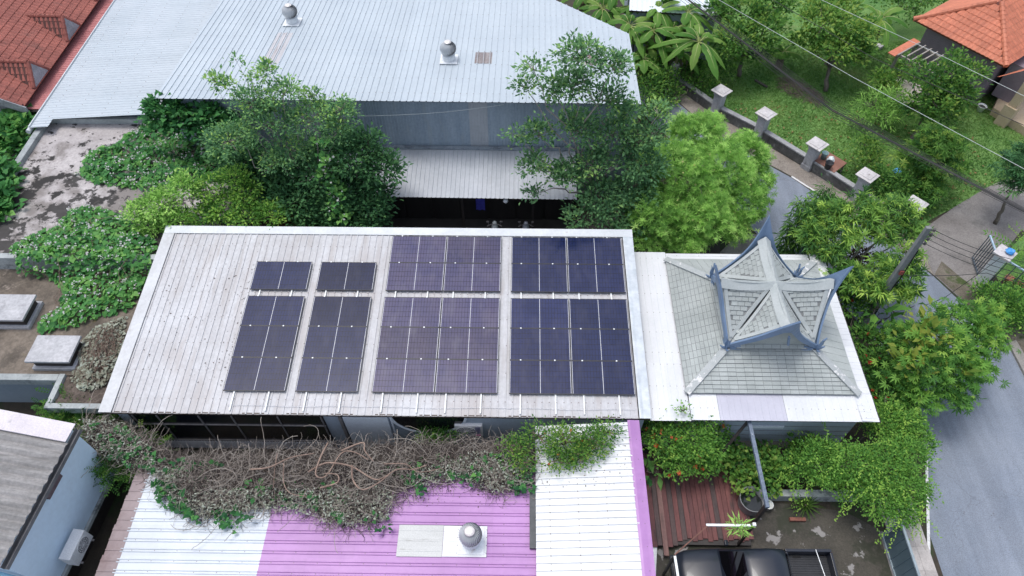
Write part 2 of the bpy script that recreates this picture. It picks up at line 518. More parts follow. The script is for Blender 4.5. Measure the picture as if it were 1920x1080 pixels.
roof = MB().slab([rp(-14.25, -0.70, -0.02), rp(4.45, -0.70, -0.02), rp(4.45, 7.2, -0.02), rp(-14.25, 7.2, -0.02)], 0.06).build('roof', M_dark, house)
sheets(roof, rp(-14.0, -0.82), UX, UY, 18.1, 7.85, M_roof, sw=0.76, pitch=0.255, rh=0.024, rw=0.055)
# cap flashing along the top, flat flashings on both sides
m = MB()
m.slab([rp(-14.36, 6.93, 0.05), rp(4.53, 6.93, 0.05), rp(4.53, 7.28, 0.085), rp(-14.36, 7.28, 0.085)], 0.012)
m.slab([rp(-14.36, 7.28, 0.086), rp(4.53, 7.28, 0.086), rp(4.53, 7.32, -0.08), rp(-14.36, 7.32, -0.08)], 0.01)
m.build('ridge_flashing', M_flash, roof)
m = MB().slab([rp(-14.36, -0.82, 0.05), rp(-13.93, -0.82, 0.05), rp(-13.93, 6.92, 0.05), rp(-14.36, 6.92, 0.05)], 0.015)
m.slab([rp(-14.39, -0.82, -0.1), rp(-14.37, -0.82, 0.05), rp(-14.37, 6.92, 0.05), rp(-14.39, 6.92, -0.1)], 0.01)
m.build('side_flashing', surf('aged_side_flashing', (0.45, 0.46, 0.475), (0.53, 0.545, 0.56), 0.9, 0.5, fine=9, fine_amt=0.08, stains=[(1.6, 0.56, 0.75, (0.38, 0.365, 0.36), (1, 0.5, 1)), (6, 0.70, 0.73, (0.16, 0.10, 0.08), (1, 1, 1))]), roof)
m = MB()
K = 26
xs = [4.13, 4.18, 4.24, 4.30, 4.44, 4.53]
zz = [0.05, 0.075, 0.05, 0.052, 0.06, 0.055]
V = []
for j in range(K + 1):
    s_ = -0.83 + 7.75 * j / K
    for i, x in enumerate(xs):
        V.append(rp(x + (rnd.uniform(-.006, .006) if 0 < i < 5 else 0), s_, zz[i] + rnd.uniform(-0.008, 0.008)))
m.add(V, [(j * 6 + i, j * 6 + i + 1, j * 6 + 7 + i, j * 6 + 6 + i) for j in range(K) for i in range(5)])
m.build('side_flashing', surf('crumpled_flashing', (0.43, 0.48, 0.52), (0.56, 0.60, 0.63), 2.2, 0.4, fine=6, fine_amt=0.1), roof, smooth=True)
m = MB()
m.bar(rp(-14.3, -0.76, -0.06), rp(4.5, -0.76, -0.06), 0.10, 0.12)
m.build('gutter', surf('brown_gutter', (0.05, 0.035, 0.03), (0.08, 0.06, 0.05), 3, 0.5), house)
M_white_wall = surf('white_painted_wall', (0.55, 0.60, 0.66), (0.64, 0.69, 0.74), 0.8, 0.7, stains=[(1.2, 0.6, 0.8, (0.42, 0.45, 0.48), (1, 1, 0.3))])
M_houseblue = surf('blue_grey_wall', (0.30, 0.36, 0.43), (0.38, 0.44, 0.51), 0.8, 0.7, stains=[(1.5, 0.62, 0.8, (0.22, 0.25, 0.28), (1, 1, 0.3))])
MB().box((-13.9, 11.06, 0.0), (4.35, 18.55, 2.72)).build('wall', M_houseblue, house)
M_glass = surf('dark_glass', (0.004, 0.005, 0.008), (0.007, 0.009, 0.014), 0.7, 0.12, fine_amt=0)
M_alu = surf('grey_aluminium', (0.13, 0.125, 0.13), (0.20, 0.19, 0.19), 4, 0.45)
wnd = MB().box((-13.5, 11.02, 0.10), (-6.75, 11.055, 2.7)).build('window_band', M_dark, house)
mx_ = [-13.35, -12.5, -11.05, -9.9, -8.3, -6.8]
for xa, xb in zip(mx_[:-1], mx_[1:]):
    for (za, zb) in ((0.84, 2.0), (2.06, 2.68)):
        MB().box((xa + 0.03, 11.0, za), (xb - 0.03, 11.019, zb)).build('pane', M_glass, wnd)
for xa in mx_:
    MB().box((xa - 0.02, 10.965, 0.83), (xa + 0.02, 10.999, 2.69)).build('mullion', M_alu, wnd)
for zc in (0.80, 2.03):
    MB().box((-13.4, 10.955, zc - 0.02), (-6.75, 10.998, zc + 0.02)).build('transom', M_alu, wnd)
m = MB()
for i in range(64):                                    # white diagonal lattice below the windows
    xa = -13.3 + i * 0.1
    for s_ in (1, -1):
        m.bar((xa + (0.0 if s_ > 0 else 0.3), 10.95 + 0.012 * s_, 0.20), (xa + (0.3 if s_ > 0 else 0.0), 10.95 + 0.012 * s_, 0.77), 0.012, 0.034, (0, 1, 0))
m.build('lattice', surf('white_lattice', (0.55, 0.56, 0.60), (0.62, 0.63, 0.66), 3, 0.6), house)
MB().box((-6.05, 10.98, 0.0), (-4.5, 11.055, 2.68)).build('wall_panel', M_white_wall, house)
MB().box((-6.2, 10.96, 0.0), (-6.1, 11.05, 2.68)).build('window_frame', M_alu, house)
MB().box((-4.42, 10.99, 0.0), (-4.36, 11.05, 2.68)).build('wall_joint', M_white_wall, house)
m = MB()
ar = [(-3.1 + 1.25 * math.cos(t), min(2.69, 2.75 + 1.2 * math.sin(t))) for t in np.linspace(math.pi, 2 * math.pi, 21)]
m.add([(x, 11.03, z) for x, z in ar], [tuple(range(21))])
m.build('round_opening', M_glass, house)
m = MB()
m.tube([(-3.1 + 1.30 * math.cos(t), 11.03, min(2.70, 2.75 + 1.25 * math.sin(t))) for t in np.linspace(math.pi, 2 * math.pi, 21)], 0.05, 6)
m.build('opening_trim', M_white_wall, house)

# solar panels -----------------------------------------------------------------
PW, PH = 2.172, 1.303
M_frame = surf('black_panel_frame', (0.012, 0.013, 0.018), (0.02, 0.021, 0.028), 5, 0.4)
M_silver = surf('white_rail', (0.70, 0.72, 0.72), (0.78, 0.80, 0.80), 4, 0.4)
def glass_mat(name, c1, c2, dust, warmth=0.35):
    m, nt, b = newmat(name)
    tc = N(nt, 'ShaderNodeTexCoord')
    sp = N(nt, 'ShaderNodeSeparateXYZ'); nt.links.new(tc.outputs['Object'], sp.inputs[0])
    def grid(sock, n_, size, wd):
        a = N(nt, 'ShaderNodeMath', operation='MULTIPLY'); nt.links.new(sock, a.inputs[0]); a.inputs[1].default_value = n_ / size
        f = N(nt, 'ShaderNodeMath', operation='FRACT'); nt.links.new(a.outputs[0], f.inputs[0])
        l = N(nt, 'ShaderNodeMath', operation='LESS_THAN'); nt.links.new(f.outputs[0], l.inputs[0]); l.inputs[1].default_value = wd
        return l.outputs[0]
    gx = grid(sp.outputs['X'], 20, PW, 0.10); gy = grid(sp.outputs['Y'], 6, PH, 0.07)
    mx = N(nt, 'ShaderNodeMath', operation='MAXIMUM'); nt.links.new(gx, mx.inputs[0]); nt.links.new(gy, mx.inputs[1])
    col = ramp(nt, noise(nt, pos(nt), 1.1, 4), [(0.35, c1), (0.65, c2)])
    oi = N(nt, 'ShaderNodeObjectInfo')
    col = mix(nt, 1.0, col, ramp(nt, oi.outputs['Random'], [(0.0, 0.78), (1.0, 1.25)]), 'MULTIPLY')
    warm = ramp(nt, noise(nt, pos(nt, (1.0, 0.5, 1)), 0.8, 3), [(0.48, 0.0), (0.80, warmth)])
    col = mix(nt, warm, col, (c2[0] * 1.5, c2[1] * 1.2, c2[2] * 0.85))
    col = mix(nt, mx.outputs[0], col, (0.006, 0.007, 0.016))
    df = ramp(nt, noise(nt, pos(nt, (1, 0.4, 1)), 2.6, 8), [(0.48, 0.0), (0.85, dust)])
    col = mix(nt, df, col, (0.20, 0.19, 0.22))
    nt.links.new(col, b.inputs['Base Color'])
    b.inputs['Roughness'].default_value = 0.09
    b.inputs['Specular IOR Level'].default_value = 0.42
    return m
G1 = glass_mat('navy_cells', (0.008, 0.014, 0.050), (0.012, 0.019, 0.066), 0.12, 0.05)
G2 = glass_mat('violet_cells', (0.050, 0.048, 0.108), (0.070, 0.062, 0.118), 0.35)
G3 = glass_mat('indigo_cells', (0.012, 0.019, 0.072), (0.018, 0.026, 0.090), 0.15, 0.08)
fr = MB()
for (x0, x1, y0, y1) in ((0, PW, 0, 0.022), (0, PW, PH - 0.022, PH), (0, 0.014, 0.022, PH - 0.022), (PW - 0.014, PW, 0.022, PH - 0.022)):
    fr.box((x0, y0, -0.035), (x1, y1, 0.002))
fr.box((0.02, 0.03, -0.03), (PW - 0.02, PH - 0.03, -0.006))
ME_FRAME = fr.mesh('frame', M_frame)
ME_GL = [MB().box((0.016, 0.024, -0.004), (PW - 0.016, PH - 0.024, 0.0)).mesh('glass', g) for g in (G1, G2, G3)]
M_div = surf('white_backsheet', (0.55, 0.56, 0.60), (0.62, 0.63, 0.66), 3, 0.4)
ME_DIV = MB().box((PW / 2 - 0.008, 0.026, -0.003), (PW / 2 + 0.008, PH - 0.026, 0.0015)).mesh('cell_divider', M_div)
ME_EDGE = MB().box((0, 0.03, -0.003), (0.014, PH - 0.03, 0.0015)).mesh('edge_strip', M_div)
ME_CL = MB().box((-0.025, -0.022, -0.006), (0.025, 0.022, 0.012)).mesh('clamp', M_silver)
RP_, GAPV = 1.3076, 0.287
cols_ = [(-10.26, 'first', 0, 1), (-7.74, 'second', 0, 1), (-5.08, 'third', 1, 2), (-0.314, 'fourth', 2, 2)]
rown = ['bottom row', 'second row up', 'third row up']
for (x0, an, gi, nw) in cols_:
    for r in range(5 if nw == 2 else 4):
        for c in range(nw):
            s_ = r * RP_ + (GAPV if r >= 3 else 0)
            xx = x0 + c * (PW + 0.019)
            g_i = gi
            if gi == 2 and (c == 1 or r == 4):
                g_i = 0 if r < 3 else 2
            if nw == 2:
                side = 'left panel' if c == 0 else 'right panel'
                where = ('bottom row', 'second row', 'third row', 'fourth row', 'top row')[r]
                lab = f'solar panel, {side} in the {where} of the {"second widest" if an == "third" else "rightmost"} array'.replace('second widest', 'violet third')
            else:
                where = rown[r] if r < 3 else 'separate top row'
                lab = f'navy solar panel, {where} of the {an} single column from the left'
            base = PO + UX * (xx - PO[0]) + UY * s_
            t = bpy.data.objects.new('solar_module', None); t.empty_display_size = 0.2
            mt = basis(base, UX, UY)
            link(t, None, mt); tag(t, lab, 'solar panel', 'solar panels on the roof')
            place(ME_FRAME, 'frame', t, mt); gl = place(ME_GL[g_i], 'glass', t, mt)
            place(ME_DIV, 'cell_divider', gl, mt)
            place(ME_EDGE, 'edge_strip', gl, mt @ Matrix.Translation((0.018, 0, 0)))
            place(ME_EDGE, 'edge_strip', gl, mt @ Matrix.Translation((PW - 0.032, 0, 0)))
            for fx in (0.18, 0.74):
                place(ME_CL, 'clamp', t, mt @ Matrix.Translation((fx * PW, PH + 0.003, 0)))
onm = ['first', 'second', 'third', 'fourth', 'fifth', 'sixth', 'seventh', 'eighth', 'ninth', 'tenth', 'eleventh', 'twelfth']
ri = 0
for (x0, an, gi, nw) in cols_:
    top = (5 if nw == 2 else 4) * RP_ + GAPV
    for c in range(nw):
        for fx in (0.18, 0.74):
            xx = x0 + c * (PW + 0.019) + fx * PW
            m = MB().bar(rp(xx, -0.72, 0.062), rp(xx, top - 0.02, 0.062), 0.045, 0.045, tuple(UN))
            o = m.build('mounting_rail', M_silver)
            tag(o, f'white mounting rail under the solar panels, {onm[ri]} rail end from the left along the eave', 'rail', 'mounting rails')
            ri += 1
m = MB()
for a, b in ((-10.0, -5.6), (-5.6, -0.4), (-0.4, 4.0)):
    P = [rp(a + (b - a) * t, -0.52 + 0.02 * math.sin(t * 9), 0.045 - 0.0 * t) for t in np.linspace(0, 1, 12)]
    m.tube(P, 0.008, 5)
tag(m.build('lifeline_wire', surf('pale_wire', (0.6, 0.6, 0.62), None, 3, 0.5)), 'thin pale wire running along the eave below the panels', 'wire')
# wall mounted air conditioner under the eave
def ac_unit(name, label, o, ux, uy, sx, sy, sz, mat_name):
    """o = lower back corner, ux along width, uy out from the wall"""
    o = np.array(o, float); ux = nrm(ux); uy = nrm(uy); uz = np.array((0, 0, 1.0))
    t = thing(name, label, 'air conditioner', o)
    Mw = surf('ac_white', (0.66, 0.66, 0.66), (0.74, 0.74, 0.74), 2, 0.45, stains=[(2, 0.62, 0.8, (0.5, 0.48, 0.44), (1, 1, 1))])
    c = o + ux * sx / 2 + uy * sy / 2 + uz * sz / 2
    MB().obox(c, ux * sx / 2, uy * sy / 2, uz * sz / 2).build('casing', Mw, t, bevel=0.02)
    fc = o + ux * sx * 0.40 + uy * (sy + 0.004) + uz * sz * 0.5
    R = sz * 0.42
    m = MB()
    ring = [fc + R * (math.cos(a) * ux + math.sin(a) * uz) for a in np.linspace(0, 2 * math.pi, 24, endpoint=False)]
    m.tube(ring + [ring[0]], 0.010, 5)
    for rr in (0.3, 0.55, 0.8):
        q = [fc + R * rr * (math.cos(a) * ux + math.sin(a) * uz) for a in np.linspace(0, 2 * math.pi, 20, endpoint=False)]
        m.tube(q + [q[0]], 0.006, 4)
    for a in np.linspace(0, 2 * math.pi, 10, endpoint=False):
        m.tube([fc, fc + R * (math.cos(a) * ux + math.sin(a) * uz)], 0.006, 4)
    g = m.build('fan_grille', Mw, t)
    d = MB()
    d.add([fc + R * 0.97 * (math.cos(a) * ux + math.sin(a) * uz) - uy * 0.001 for a in np.linspace(0, 2 * math.pi, 24, endpoint=False)], [tuple(range(24))])
    d.build('fan_opening', surf('fan_dark', (0.16, 0.16, 0.17), (0.22, 0.22, 0.23), 4, 0.7), t)
    for fx in (0.12, 0.88):
        MB().obox(o + ux * sx * fx + uy * (sy / 2) - uz * 0.03, ux * 0.03, uy * (sy / 2 + 0.06), uz * 0.026).build('bracket', M_alu, t)
    return t
acf = ac_unit('air_conditioner', 'white outdoor air conditioner under the eave of the solar house', (-2.22, 11.20, 1.42), (1, 0, 0), (0, -1, 0), 0.98, 0.26, 0.80, 'a')
m = MB()
for k in range(6):
    m.box((-1.50, 10.925, 1.66 + k * 0.085), (-1.32, 10.936, 1.66 + k * 0.085 + 0.05))
m.build('side_louvre', surf('ac_louvre', (0.13, 0.13, 0.22), None, 3, 0.6), acf)
MB().box((-1.50, 10.925, 1.50), (-1.32, 10.936, 1.56)).build('badge', surf('pink_badge', (0.5, 0.08, 0.30), None, 3, 0.5), acf)
# ------------------------------------------------------------------ pavilion with the pointed shingle roof
pav = thing('shingle_pavilion', 'square pavilion with grey shingle hip roof and blue flame-shaped gable ornaments', 'pavilion', (8.9, 15.1, 0))
M_whsheet = surf('white_sheet', (0.60, 0.62, 0.635), (0.66, 0.675, 0.69), 1.0, 0.45, fine=12, fine_amt=0.03, orand=0.03, screws=(0.24, 0.9, 0.014), stains=[(2.2, 0.66, 0.80, (0.50, 0.50, 0.51), (1, 1, 1)), (12, 0.76, 0.79, (0.3, 0.25, 0.2), (1, 1, 1))])
M_lilac = surf('lilac_sheet', (0.44, 0.44, 0.51), (0.49, 0.49, 0.56), 1.0, 0.45, fine=12, fine_amt=0.03)
M_shing = surf('grey_shingle', (0.315, 0.345, 0.335), (0.38, 0.41, 0.40), 1.3, 0.85, orand=0.07, fine=30, fine_amt=0.10, bump=0.15, stains=[(0.9, 0.60, 0.80, (0.235, 0.255, 0.255), (1, 1, 1))])
M_bed = surf('shingle_bed', (0.19, 0.20, 0.20), (0.24, 0.25, 0.25), 3, 0.9)
M_ridge = surf('grey_ridge_cap', (0.385, 0.42, 0.415), (0.445, 0.475, 0.47), 1.5, 0.7, fine=14, fine_amt=0.06)
M_peel = surf('peeling_hip_cap', (0.33, 0.36, 0.36), (0.40, 0.42, 0.42), 2, 0.7, stains=[(2.6, 0.55, 0.58, (0.62, 0.62, 0.61), (1, 1, 1))])
M_blue = surf('blue_gable_paint', (0.135, 0.205, 0.32), (0.17, 0.245, 0.37), 1.4, 0.5, fine=10, fine_amt=0.05, stains=[(2.5, 0.66, 0.8, (0.22, 0.28, 0.37), (1, 1, 1))])
MB().box((4.75, 11.5, 0.12), (12.1, 18.2, 2.56)).build('wall', M_houseblue, pav)
for k in range(6):
    MB().box((4.74, 11.485, 0.3 + 0.36 * k), (12.11, 11.497, 0.315 + 0.36 * k)).build('siding_joint', M_alu, pav)
MB().box((4.6, 11.25, 0.05), (10.2, 11.49, 0.16)).build('wall_ledge', M_conc, pav)
MB().box((8.3, 11.44, 1.3), (9.6, 11.484, 1.46)).build('vent_slot', M_white_wall, pav)
skirt = MB().box((4.70, 11.35, 2.57), (12.2, 18.35, 2.60)).build('skirt_roof', M_dark, pav)
def skirt_run(o, ux, uy, total, length, mat, sw, pitch=0.24, rh=0.010, rw=0.04):
    sheets(skirt, o, ux, uy, total, length, mat, sw=sw, pitch=pitch, rh=rh, rw=rw, name='roof_sheet')
skirt_run((4.56, 11.02, 2.64), (1, 0, 0), (0, 1, 0.006), 1.40, 2.32, M_whsheet, 0.72)
skirt_run((4.56, 13.33, 2.648), (1, 0, 0), (0, 1, 0.006), 1.40, 5.28, M_whsheet, 0.72)
skirt_run((5.98, 11.06, 2.64), (1, 0, 0), (0, 1, 0.06), 0.98, 1.02, M_whsheet, 0.49)
skirt_run((6.97, 11.06, 2.641), (1, 0, 0), (0, 1, 0.06), 2.30, 1.02, M_lilac, 0.46)
skirt_run((9.28, 11.06, 2.64), (1, 0, 0), (0, 1, 0.06), 3.12, 1.02, M_whsheet, 0.78)
skirt_run((12.42, 11.07, 2.635), (0, 1, 0), (-1, 0, 0.1), 7.5, 0.62, M_whsheet, 0.75)
skirt_run((5.98, 18.58, 2.64), (0, -1, 0), (1, 0, 0.0), 0.46, 5.8, M_whsheet, 0.46)
m = MB(); m.bar((12.44, 11.05, 2.60), (12.44, 18.6, 2.60), 0.03, 0.06); m.build('edge_trim', M_dark, pav)
m = MB(); m.bar((4.6, 18.6, 2.60), (12.42, 18.6, 2.60), 0.03, 0.06); m.build('edge_trim', M_dark, pav)
HX0, HX1, HY0, HY1 = 5.90, 11.95, 12.02, 18.16          # eaves of the hip roof
PX, PY = 8.95, 15.05
TH, TZ, BZ = 1.42, 3.52, 2.78
def hipface(c0, c1, t0, t1, name):
    """one trapezoid of the hip roof: eave corners c0->c1 and top corners t0->t1 (seen from outside left to right)"""
    c0, c1, t0, t1 = [np.array(q, float) for q in (c0, c1, t0, t1)]
    f = MB().slab([c0, c1, t1, t0], 0.05).build('hip_face', M_bed, pav)
    ux = nrm(c1 - c0); n_ = nrm(np.cross(c1 - c0, t0 - c0)); uy = np.cross(n_, ux)
    W_ = np.linalg.norm(c1 - c0); H_ = (t0 - c0) @ uy
    xl, xr = (t0 - c0) @ ux, (t1 - c0) @ ux
    return f, c0, ux, uy, n_, W_, H_, xl, xr
SW, SH = 0.30, 0.15
sm = MB()
sm.add([(0.005, 0.018, 0.026), (SW - 0.005, 0.018, 0.026), (SW - 0.005, SH * 1.0, 0.004), (0.005, SH * 1.0, 0.004), (0.005, 0.018, -0.004), (SW - 0.005, 0.018, -0.004)],
       [(0, 1, 2, 3), (4, 5, 1, 0), (0, 3, 4), (1, 5, 2)])
ME_SH = sm.mesh('shingle', M_shing)
faces_ = [((HX0, HY0, BZ), (HX1, HY0, BZ), (PX - TH, PY - TH, TZ), (PX + TH, PY - TH, TZ)),
          ((HX0, HY1, BZ), (HX0, HY0, BZ), (PX - TH, PY + TH, TZ), (PX - TH, PY - TH, TZ)),
          ((HX1, HY0, BZ), (HX1, HY1, BZ), (PX + TH, PY - TH, TZ), (PX + TH, PY + TH, TZ)),
          ((HX1, HY1, BZ), (HX0, HY1, BZ), (PX + TH, PY + TH, TZ), (PX - TH, PY + TH, TZ))]
for fi, (c0, c1, t0, t1) in enumerate(faces_):
    f, o_, ux, uy, n_, W_, H_, xl, xr = hipface(c0, c1, t0, t1, 'hip_face')
    L_ = []
    r = 0
    while (r + 1) * SH < H_:
        y = r * SH
        a = xl * y / H_; b = W_ - (W_ - xr) * (y + SH) / H_
        a2 = xl * (y + SH) / H_
        x = a2 - 0.10
        first = True
        while x < b + 0.10 - 0.05:
            wd_ = min(SW * (0.5 if (first and r % 2) else 1.0), b + 0.10 - x)
            L_.append(basis(o_ + ux * x + uy * (y + rnd.uniform(-0.004, 0.004)) + n_ * rnd.uniform(0.001, 0.006), ux * (wd_ / SW), uy, n_))
            x += wd_; first = False
        r += 1
    pieces(f, ME_SH, 'shingle', L_, M_shing, limit=(170, 60, 15, 0)[fi], stuffname='shingle_field')
for (c, t) in (((HX0, HY0), (-1, -1)), ((HX1, HY0), (1, -1)), ((HX0, HY1), (-1, 1)), ((HX1, HY1), (1, 1))):
    m = MB()
    m.bar((c[0], c[1], BZ + 0.035), (PX + t[0] * TH, PY + t[1] * TH, TZ + 0.035), 0.26, 0.05)
    m.build('hip_cap', M_peel, pav, bevel=0.012)
# drum and small aprons below the cross gables
MB().box((PX - 1.28, PY - 1.28, 3.2), (PX + 1.28, PY + 1.28, 4.0)).build('drum_wall', M_shing, pav)
def rot4(k, p):
    x, y, z = p
    for _ in range(k):
        x, y = -y, x
    return np.array((PX + x, PY + y, z))
for k in range(4):
    P = [rot4(k, q) for q in ((-1.26, -1.66, 3.56), (1.26, -1.66, 3.56), (1.26, -1.26, 3.92), (-1.26, -1.26, 3.92))]
    ap = MB().slab(P, 0.05).build('apron', M_bed, pav)
    ux = nrm(P[1] - P[0]); n_ = nrm(np.cross(P[1] - P[0], P[3] - P[0])); uy = np.cross(n_, ux)
    pieces(ap, ME_SH, 'shingle', [basis(P[0] + ux * (0.03 + 0.305 * i + (0.1 if j % 2 else 0)) + uy * (0.01 + j * SH) + n_ * 0.002, ux, uy) for j in range(3) for i in range(8 - (j % 2))], M_shing)
# cross gable roof: corners (a), gable peaks (b)
GA, GZ1, GB, GZ2, GZC = 1.50, 3.66, 1.92, 5.42, 5.26
GS_W, GS_H = 0.24, 0.17
gm = MB()
gm.add([(0.006, 0.020, 0.030), (GS_W - 0.006, 0.020, 0.030), (GS_W - 0.006, GS_H * 1.0, 0.006), (0.006, GS_H * 1.0, 0.006), (0.006, 0.020, -0.004), (GS_W - 0.006, 0.020, -0.004)],
       [(0, 1, 2, 3), (4, 5, 1, 0), (0, 3, 4), (1, 5, 2)])
ME_GS = gm.mesh('shingle', M_shing)
ctr = np.array((0, 0, GZC))
for k in range(4):
    # local gable k=0 looks to -y: ridge from centre to peak; two faces down to the corners
    peak = np.array((0, -GB, GZ2))
    for s_ in (-1, 1):
        cor = np.array((s_ * GA, -GA, GZ1))
        A, B, Cc = [rot4(k, q) for q in ((0, 0, GZC), tuple(peak), tuple(cor))]
        tri_ = [A, B, Cc] if s_ < 0 else [A, Cc, B]
        nn = nrm(np.cross(tri_[1] - tri_[0], tri_[2] - tri_[0]))
        if nn[2] < 0:
            tri_ = [tri_[0], tri_[2], tri_[1]]; nn = -nn
        # slightly sagging face
        f = MB()
        NS = 6
        idx = {}
        V = []; F = []
        for i in range(NS + 1):
            for j in range(NS + 1 - i):
                u_, v_ = i / NS, j / NS
                t_ = 1 - u_ - v_
                p = tri_[0] * t_ + tri_[1] * u_ + tri_[2] * v_
                p = p - nn * 0.30 * (t_ * u_ + u_ * v_ + v_ * t_) * 0.9
                idx[(i, j)] = len(V); V.append(p)
        for i in range(NS):
            for j in range(NS - i):
                F.append((idx[(i, j)], idx[(i + 1, j)], idx[(i, j + 1)]))
                if i + j < NS - 1:
                    F.append((idx[(i + 1, j)], idx[(i + 1, j + 1)], idx[(i, j + 1)]))
        f.add(V, F)
        fo = f.build('gable_face', M_ridge, pav, smooth=True)
        # shingled field inside wide grey borders; courses run parallel to the ridge
        rd = nrm(B - A)
        up = nrm(np.cross(nn, rd))
        if up[2] < 0:
            up = -up
        ux = rd if np.cross(rd, up) @ nn > 0 else -rd
        cent = (tri_[0] + tri_[1] + tri_[2]) / 3
        inn = [cent + (q - cent) * 0.72 for q in tri_]
        bed = MB(); V = []; F = []
        for i in range(NS + 1):
            for j in range(NS + 1 - i):
                bb = [1 - i / NS - j / NS, i / NS, j / NS]
                cb = [1 / 3 + (x - 1 / 3) * 0.76 for x in bb]
                V.append(tri_[0] * cb[0] + tri_[1] * cb[1] + tri_[2] * cb[2] - nn * (0.27 * (cb[0] * cb[1] + cb[1] * cb[2] + cb[2] * cb[0]) - 0.006))
        for i in range(NS):
            for j in range(NS - i):
                F.append((idx[(i, j)], idx[(i + 1, j)], idx[(i, j + 1)]))
                if i + j < NS - 1:
                    F.append((idx[(i + 1, j)], idx[(i + 1, j + 1)], idx[(i, j + 1)]))
        bed.add(V, F).build('shingle_bed', M_bed, fo)
        def bary(p):
            v0 = inn[1] - inn[0]; v1 = inn[2] - inn[0]; v2 = p - inn[0]
            d00, d01, d11, d20, d21 = v0 @ v0, v0 @ v1, v1 @ v1, v2 @ v0, v2 @ v1
            dn_ = d00 * d11 - d01 * d01
            b1 = (d11 * d20 - d01 * d21) / dn_; b2 = (d00 * d21 - d01 * d20) / dn_
            return 1 - b1 - b2, b1, b2
        L_ = []
        for r in range(-14, 14):
            for c in range(-12, 12):
                p = cent + ux * ((c + (0.5 if r % 2 else 0)) * GS_W) + up * (r * GS_H)
                q = p + ux * GS_W / 2 + up * GS_H / 2
                b_ = bary(q)
                if min(b_) > -0.02:
                    T_ = [max(0, x) for x in b_]
                    cb = [1 / 3 + (x - 1 / 3) * 0.72 for x in b_]
                    sag = 0.27 * (cb[0] * cb[1] + cb[1] * cb[2] + cb[2] * cb[0])
                    L_.append(basis(p - nn * (sag - 0.012), ux, up))
        pieces(fo, ME_GS, 'shingle', L_, M_shing)
        # border battens round the field
        m = MB()
        for a_, b2_ in ((0, 1), (1, 2), (2, 0)):
            PA = cent + (tri_[a_] - cent) * 0.84; PB = cent + (tri_[b2_] - cent) * 0.84
            pts_ = []
            for t_ in np.linspace(0, 1, 6):
                bb = [0, 0, 0]; bb[a_] = 1 - t_; bb[b2_] = t_
                cb = [1 / 3 + (x - 1 / 3) * 0.84 for x in bb]
                pts_.append(PA + (PB - PA) * t_ - nn * (0.27 * (cb[0] * cb[1] + cb[1] * cb[2] + cb[2] * cb[0]) - 0.02))
            for q0, q1 in zip(pts_[:-1], pts_[1:]):
                m.bar(q0, q1, 0.13, 0.05, tuple(nn))
        m.build('border_band', M_ridge, fo)
    # ridge cap, from centre to peak, upturned at the end
    A, B = rot4(k, (0, 0, GZC + 0.02)), rot4(k, (0, -GB - 0.03, GZ2 + 0.03))
    sd = rot4(k, (1, 0, 0)) - rot4(k, (0, 0, 0))
    m = MB()
    V = []
    for t_ in np.linspace(0, 1, 7):
        p = A + (B - A) * t_ - np.array((0, 0, 0.10 * 4 * t_ * (1 - t_)))
        wd = 0.20 + 0.04 * t_
        V += [p - sd * wd - np.array((0, 0, 0.17 + 0.05 * t_)), p + np.array((0, 0, 0.03)), p + sd * wd - np.array((0, 0, 0.17 + 0.05 * t_))]
    m.add(V, [(i * 3 + j, i * 3 + j + 1, i * 3 + 4 + j, i * 3 + 3 + j) for i in range(6) for j in range(2)])
    m.build('ridge_cap', M_ridge, pav, smooth=False)
    # pediment wall and blue flame bargeboards
    P = [rot4(k, q) for q in ((-GA + 0.1, -GA - 0.02, GZ1), (GA - 0.1, -GA - 0.02, GZ1), (0, -GB + 0.12, GZ2 - 0.12))]
    MB().slab(P, 0.04).build('pediment', M_shing, pav)
    for s_ in (-1, 1):
        lo_, hi_ = [], []
        for t_ in np.linspace(0, 1, 13):
            # sweep along the roof edge, standing proud of it, into the tall tip
            x = s_ * (GA + 0.06) * (1 - t_)
            y = -(GA + 0.08) - (GB + 0.04 - GA) * t_ ** 1.3 - 0.28 * max(0, (t_ - 0.6) / 0.4) ** 2
            edge = GZ1 + (GZ2 - GZ1) * t_ - 0.22 * math.sin(math.pi * t_) * 0.8
            z = edge + 0.06 + 0.22 * t_ + 0.50 * max(0, (t_ - 0.55) / 0.45) ** 2.0
            hgt = (z - edge) + 0.12 + (0.10 if t_ > 0.97 else 0)
            hi_.append(rot4(k, (x, y, z))); lo_.append(rot4(k, (x, y + 0.28 * max(0, (t_ - 0.6) / 0.4) ** 2, z - hgt)))
        m = MB()
        out = (rot4(k, (0, -1, 0)) - rot4(k, (0, 0, 0))) * 0.035
        n1 = len(hi_)
        V = [q + out for q in hi_] + [q + out for q in lo_] + [q - out for q in hi_] + [q - out for q in lo_]
        F = []
        for i in range(n1 - 1):
            F += [(i, i + 1, n1 + i + 1, n1 + i), (2 * n1 + i, 3 * n1 + i, 3 * n1 + i + 1, 2 * n1 + i + 1),
                  (i, 2 * n1 + i, 2 * n1 + i + 1, i + 1), (n1 + i, n1 + i + 1, 3 * n1 + i + 1, 3 * n1 + i)]
        m.add(V, F)
        m.build('bargeboard', M_blue, pav)
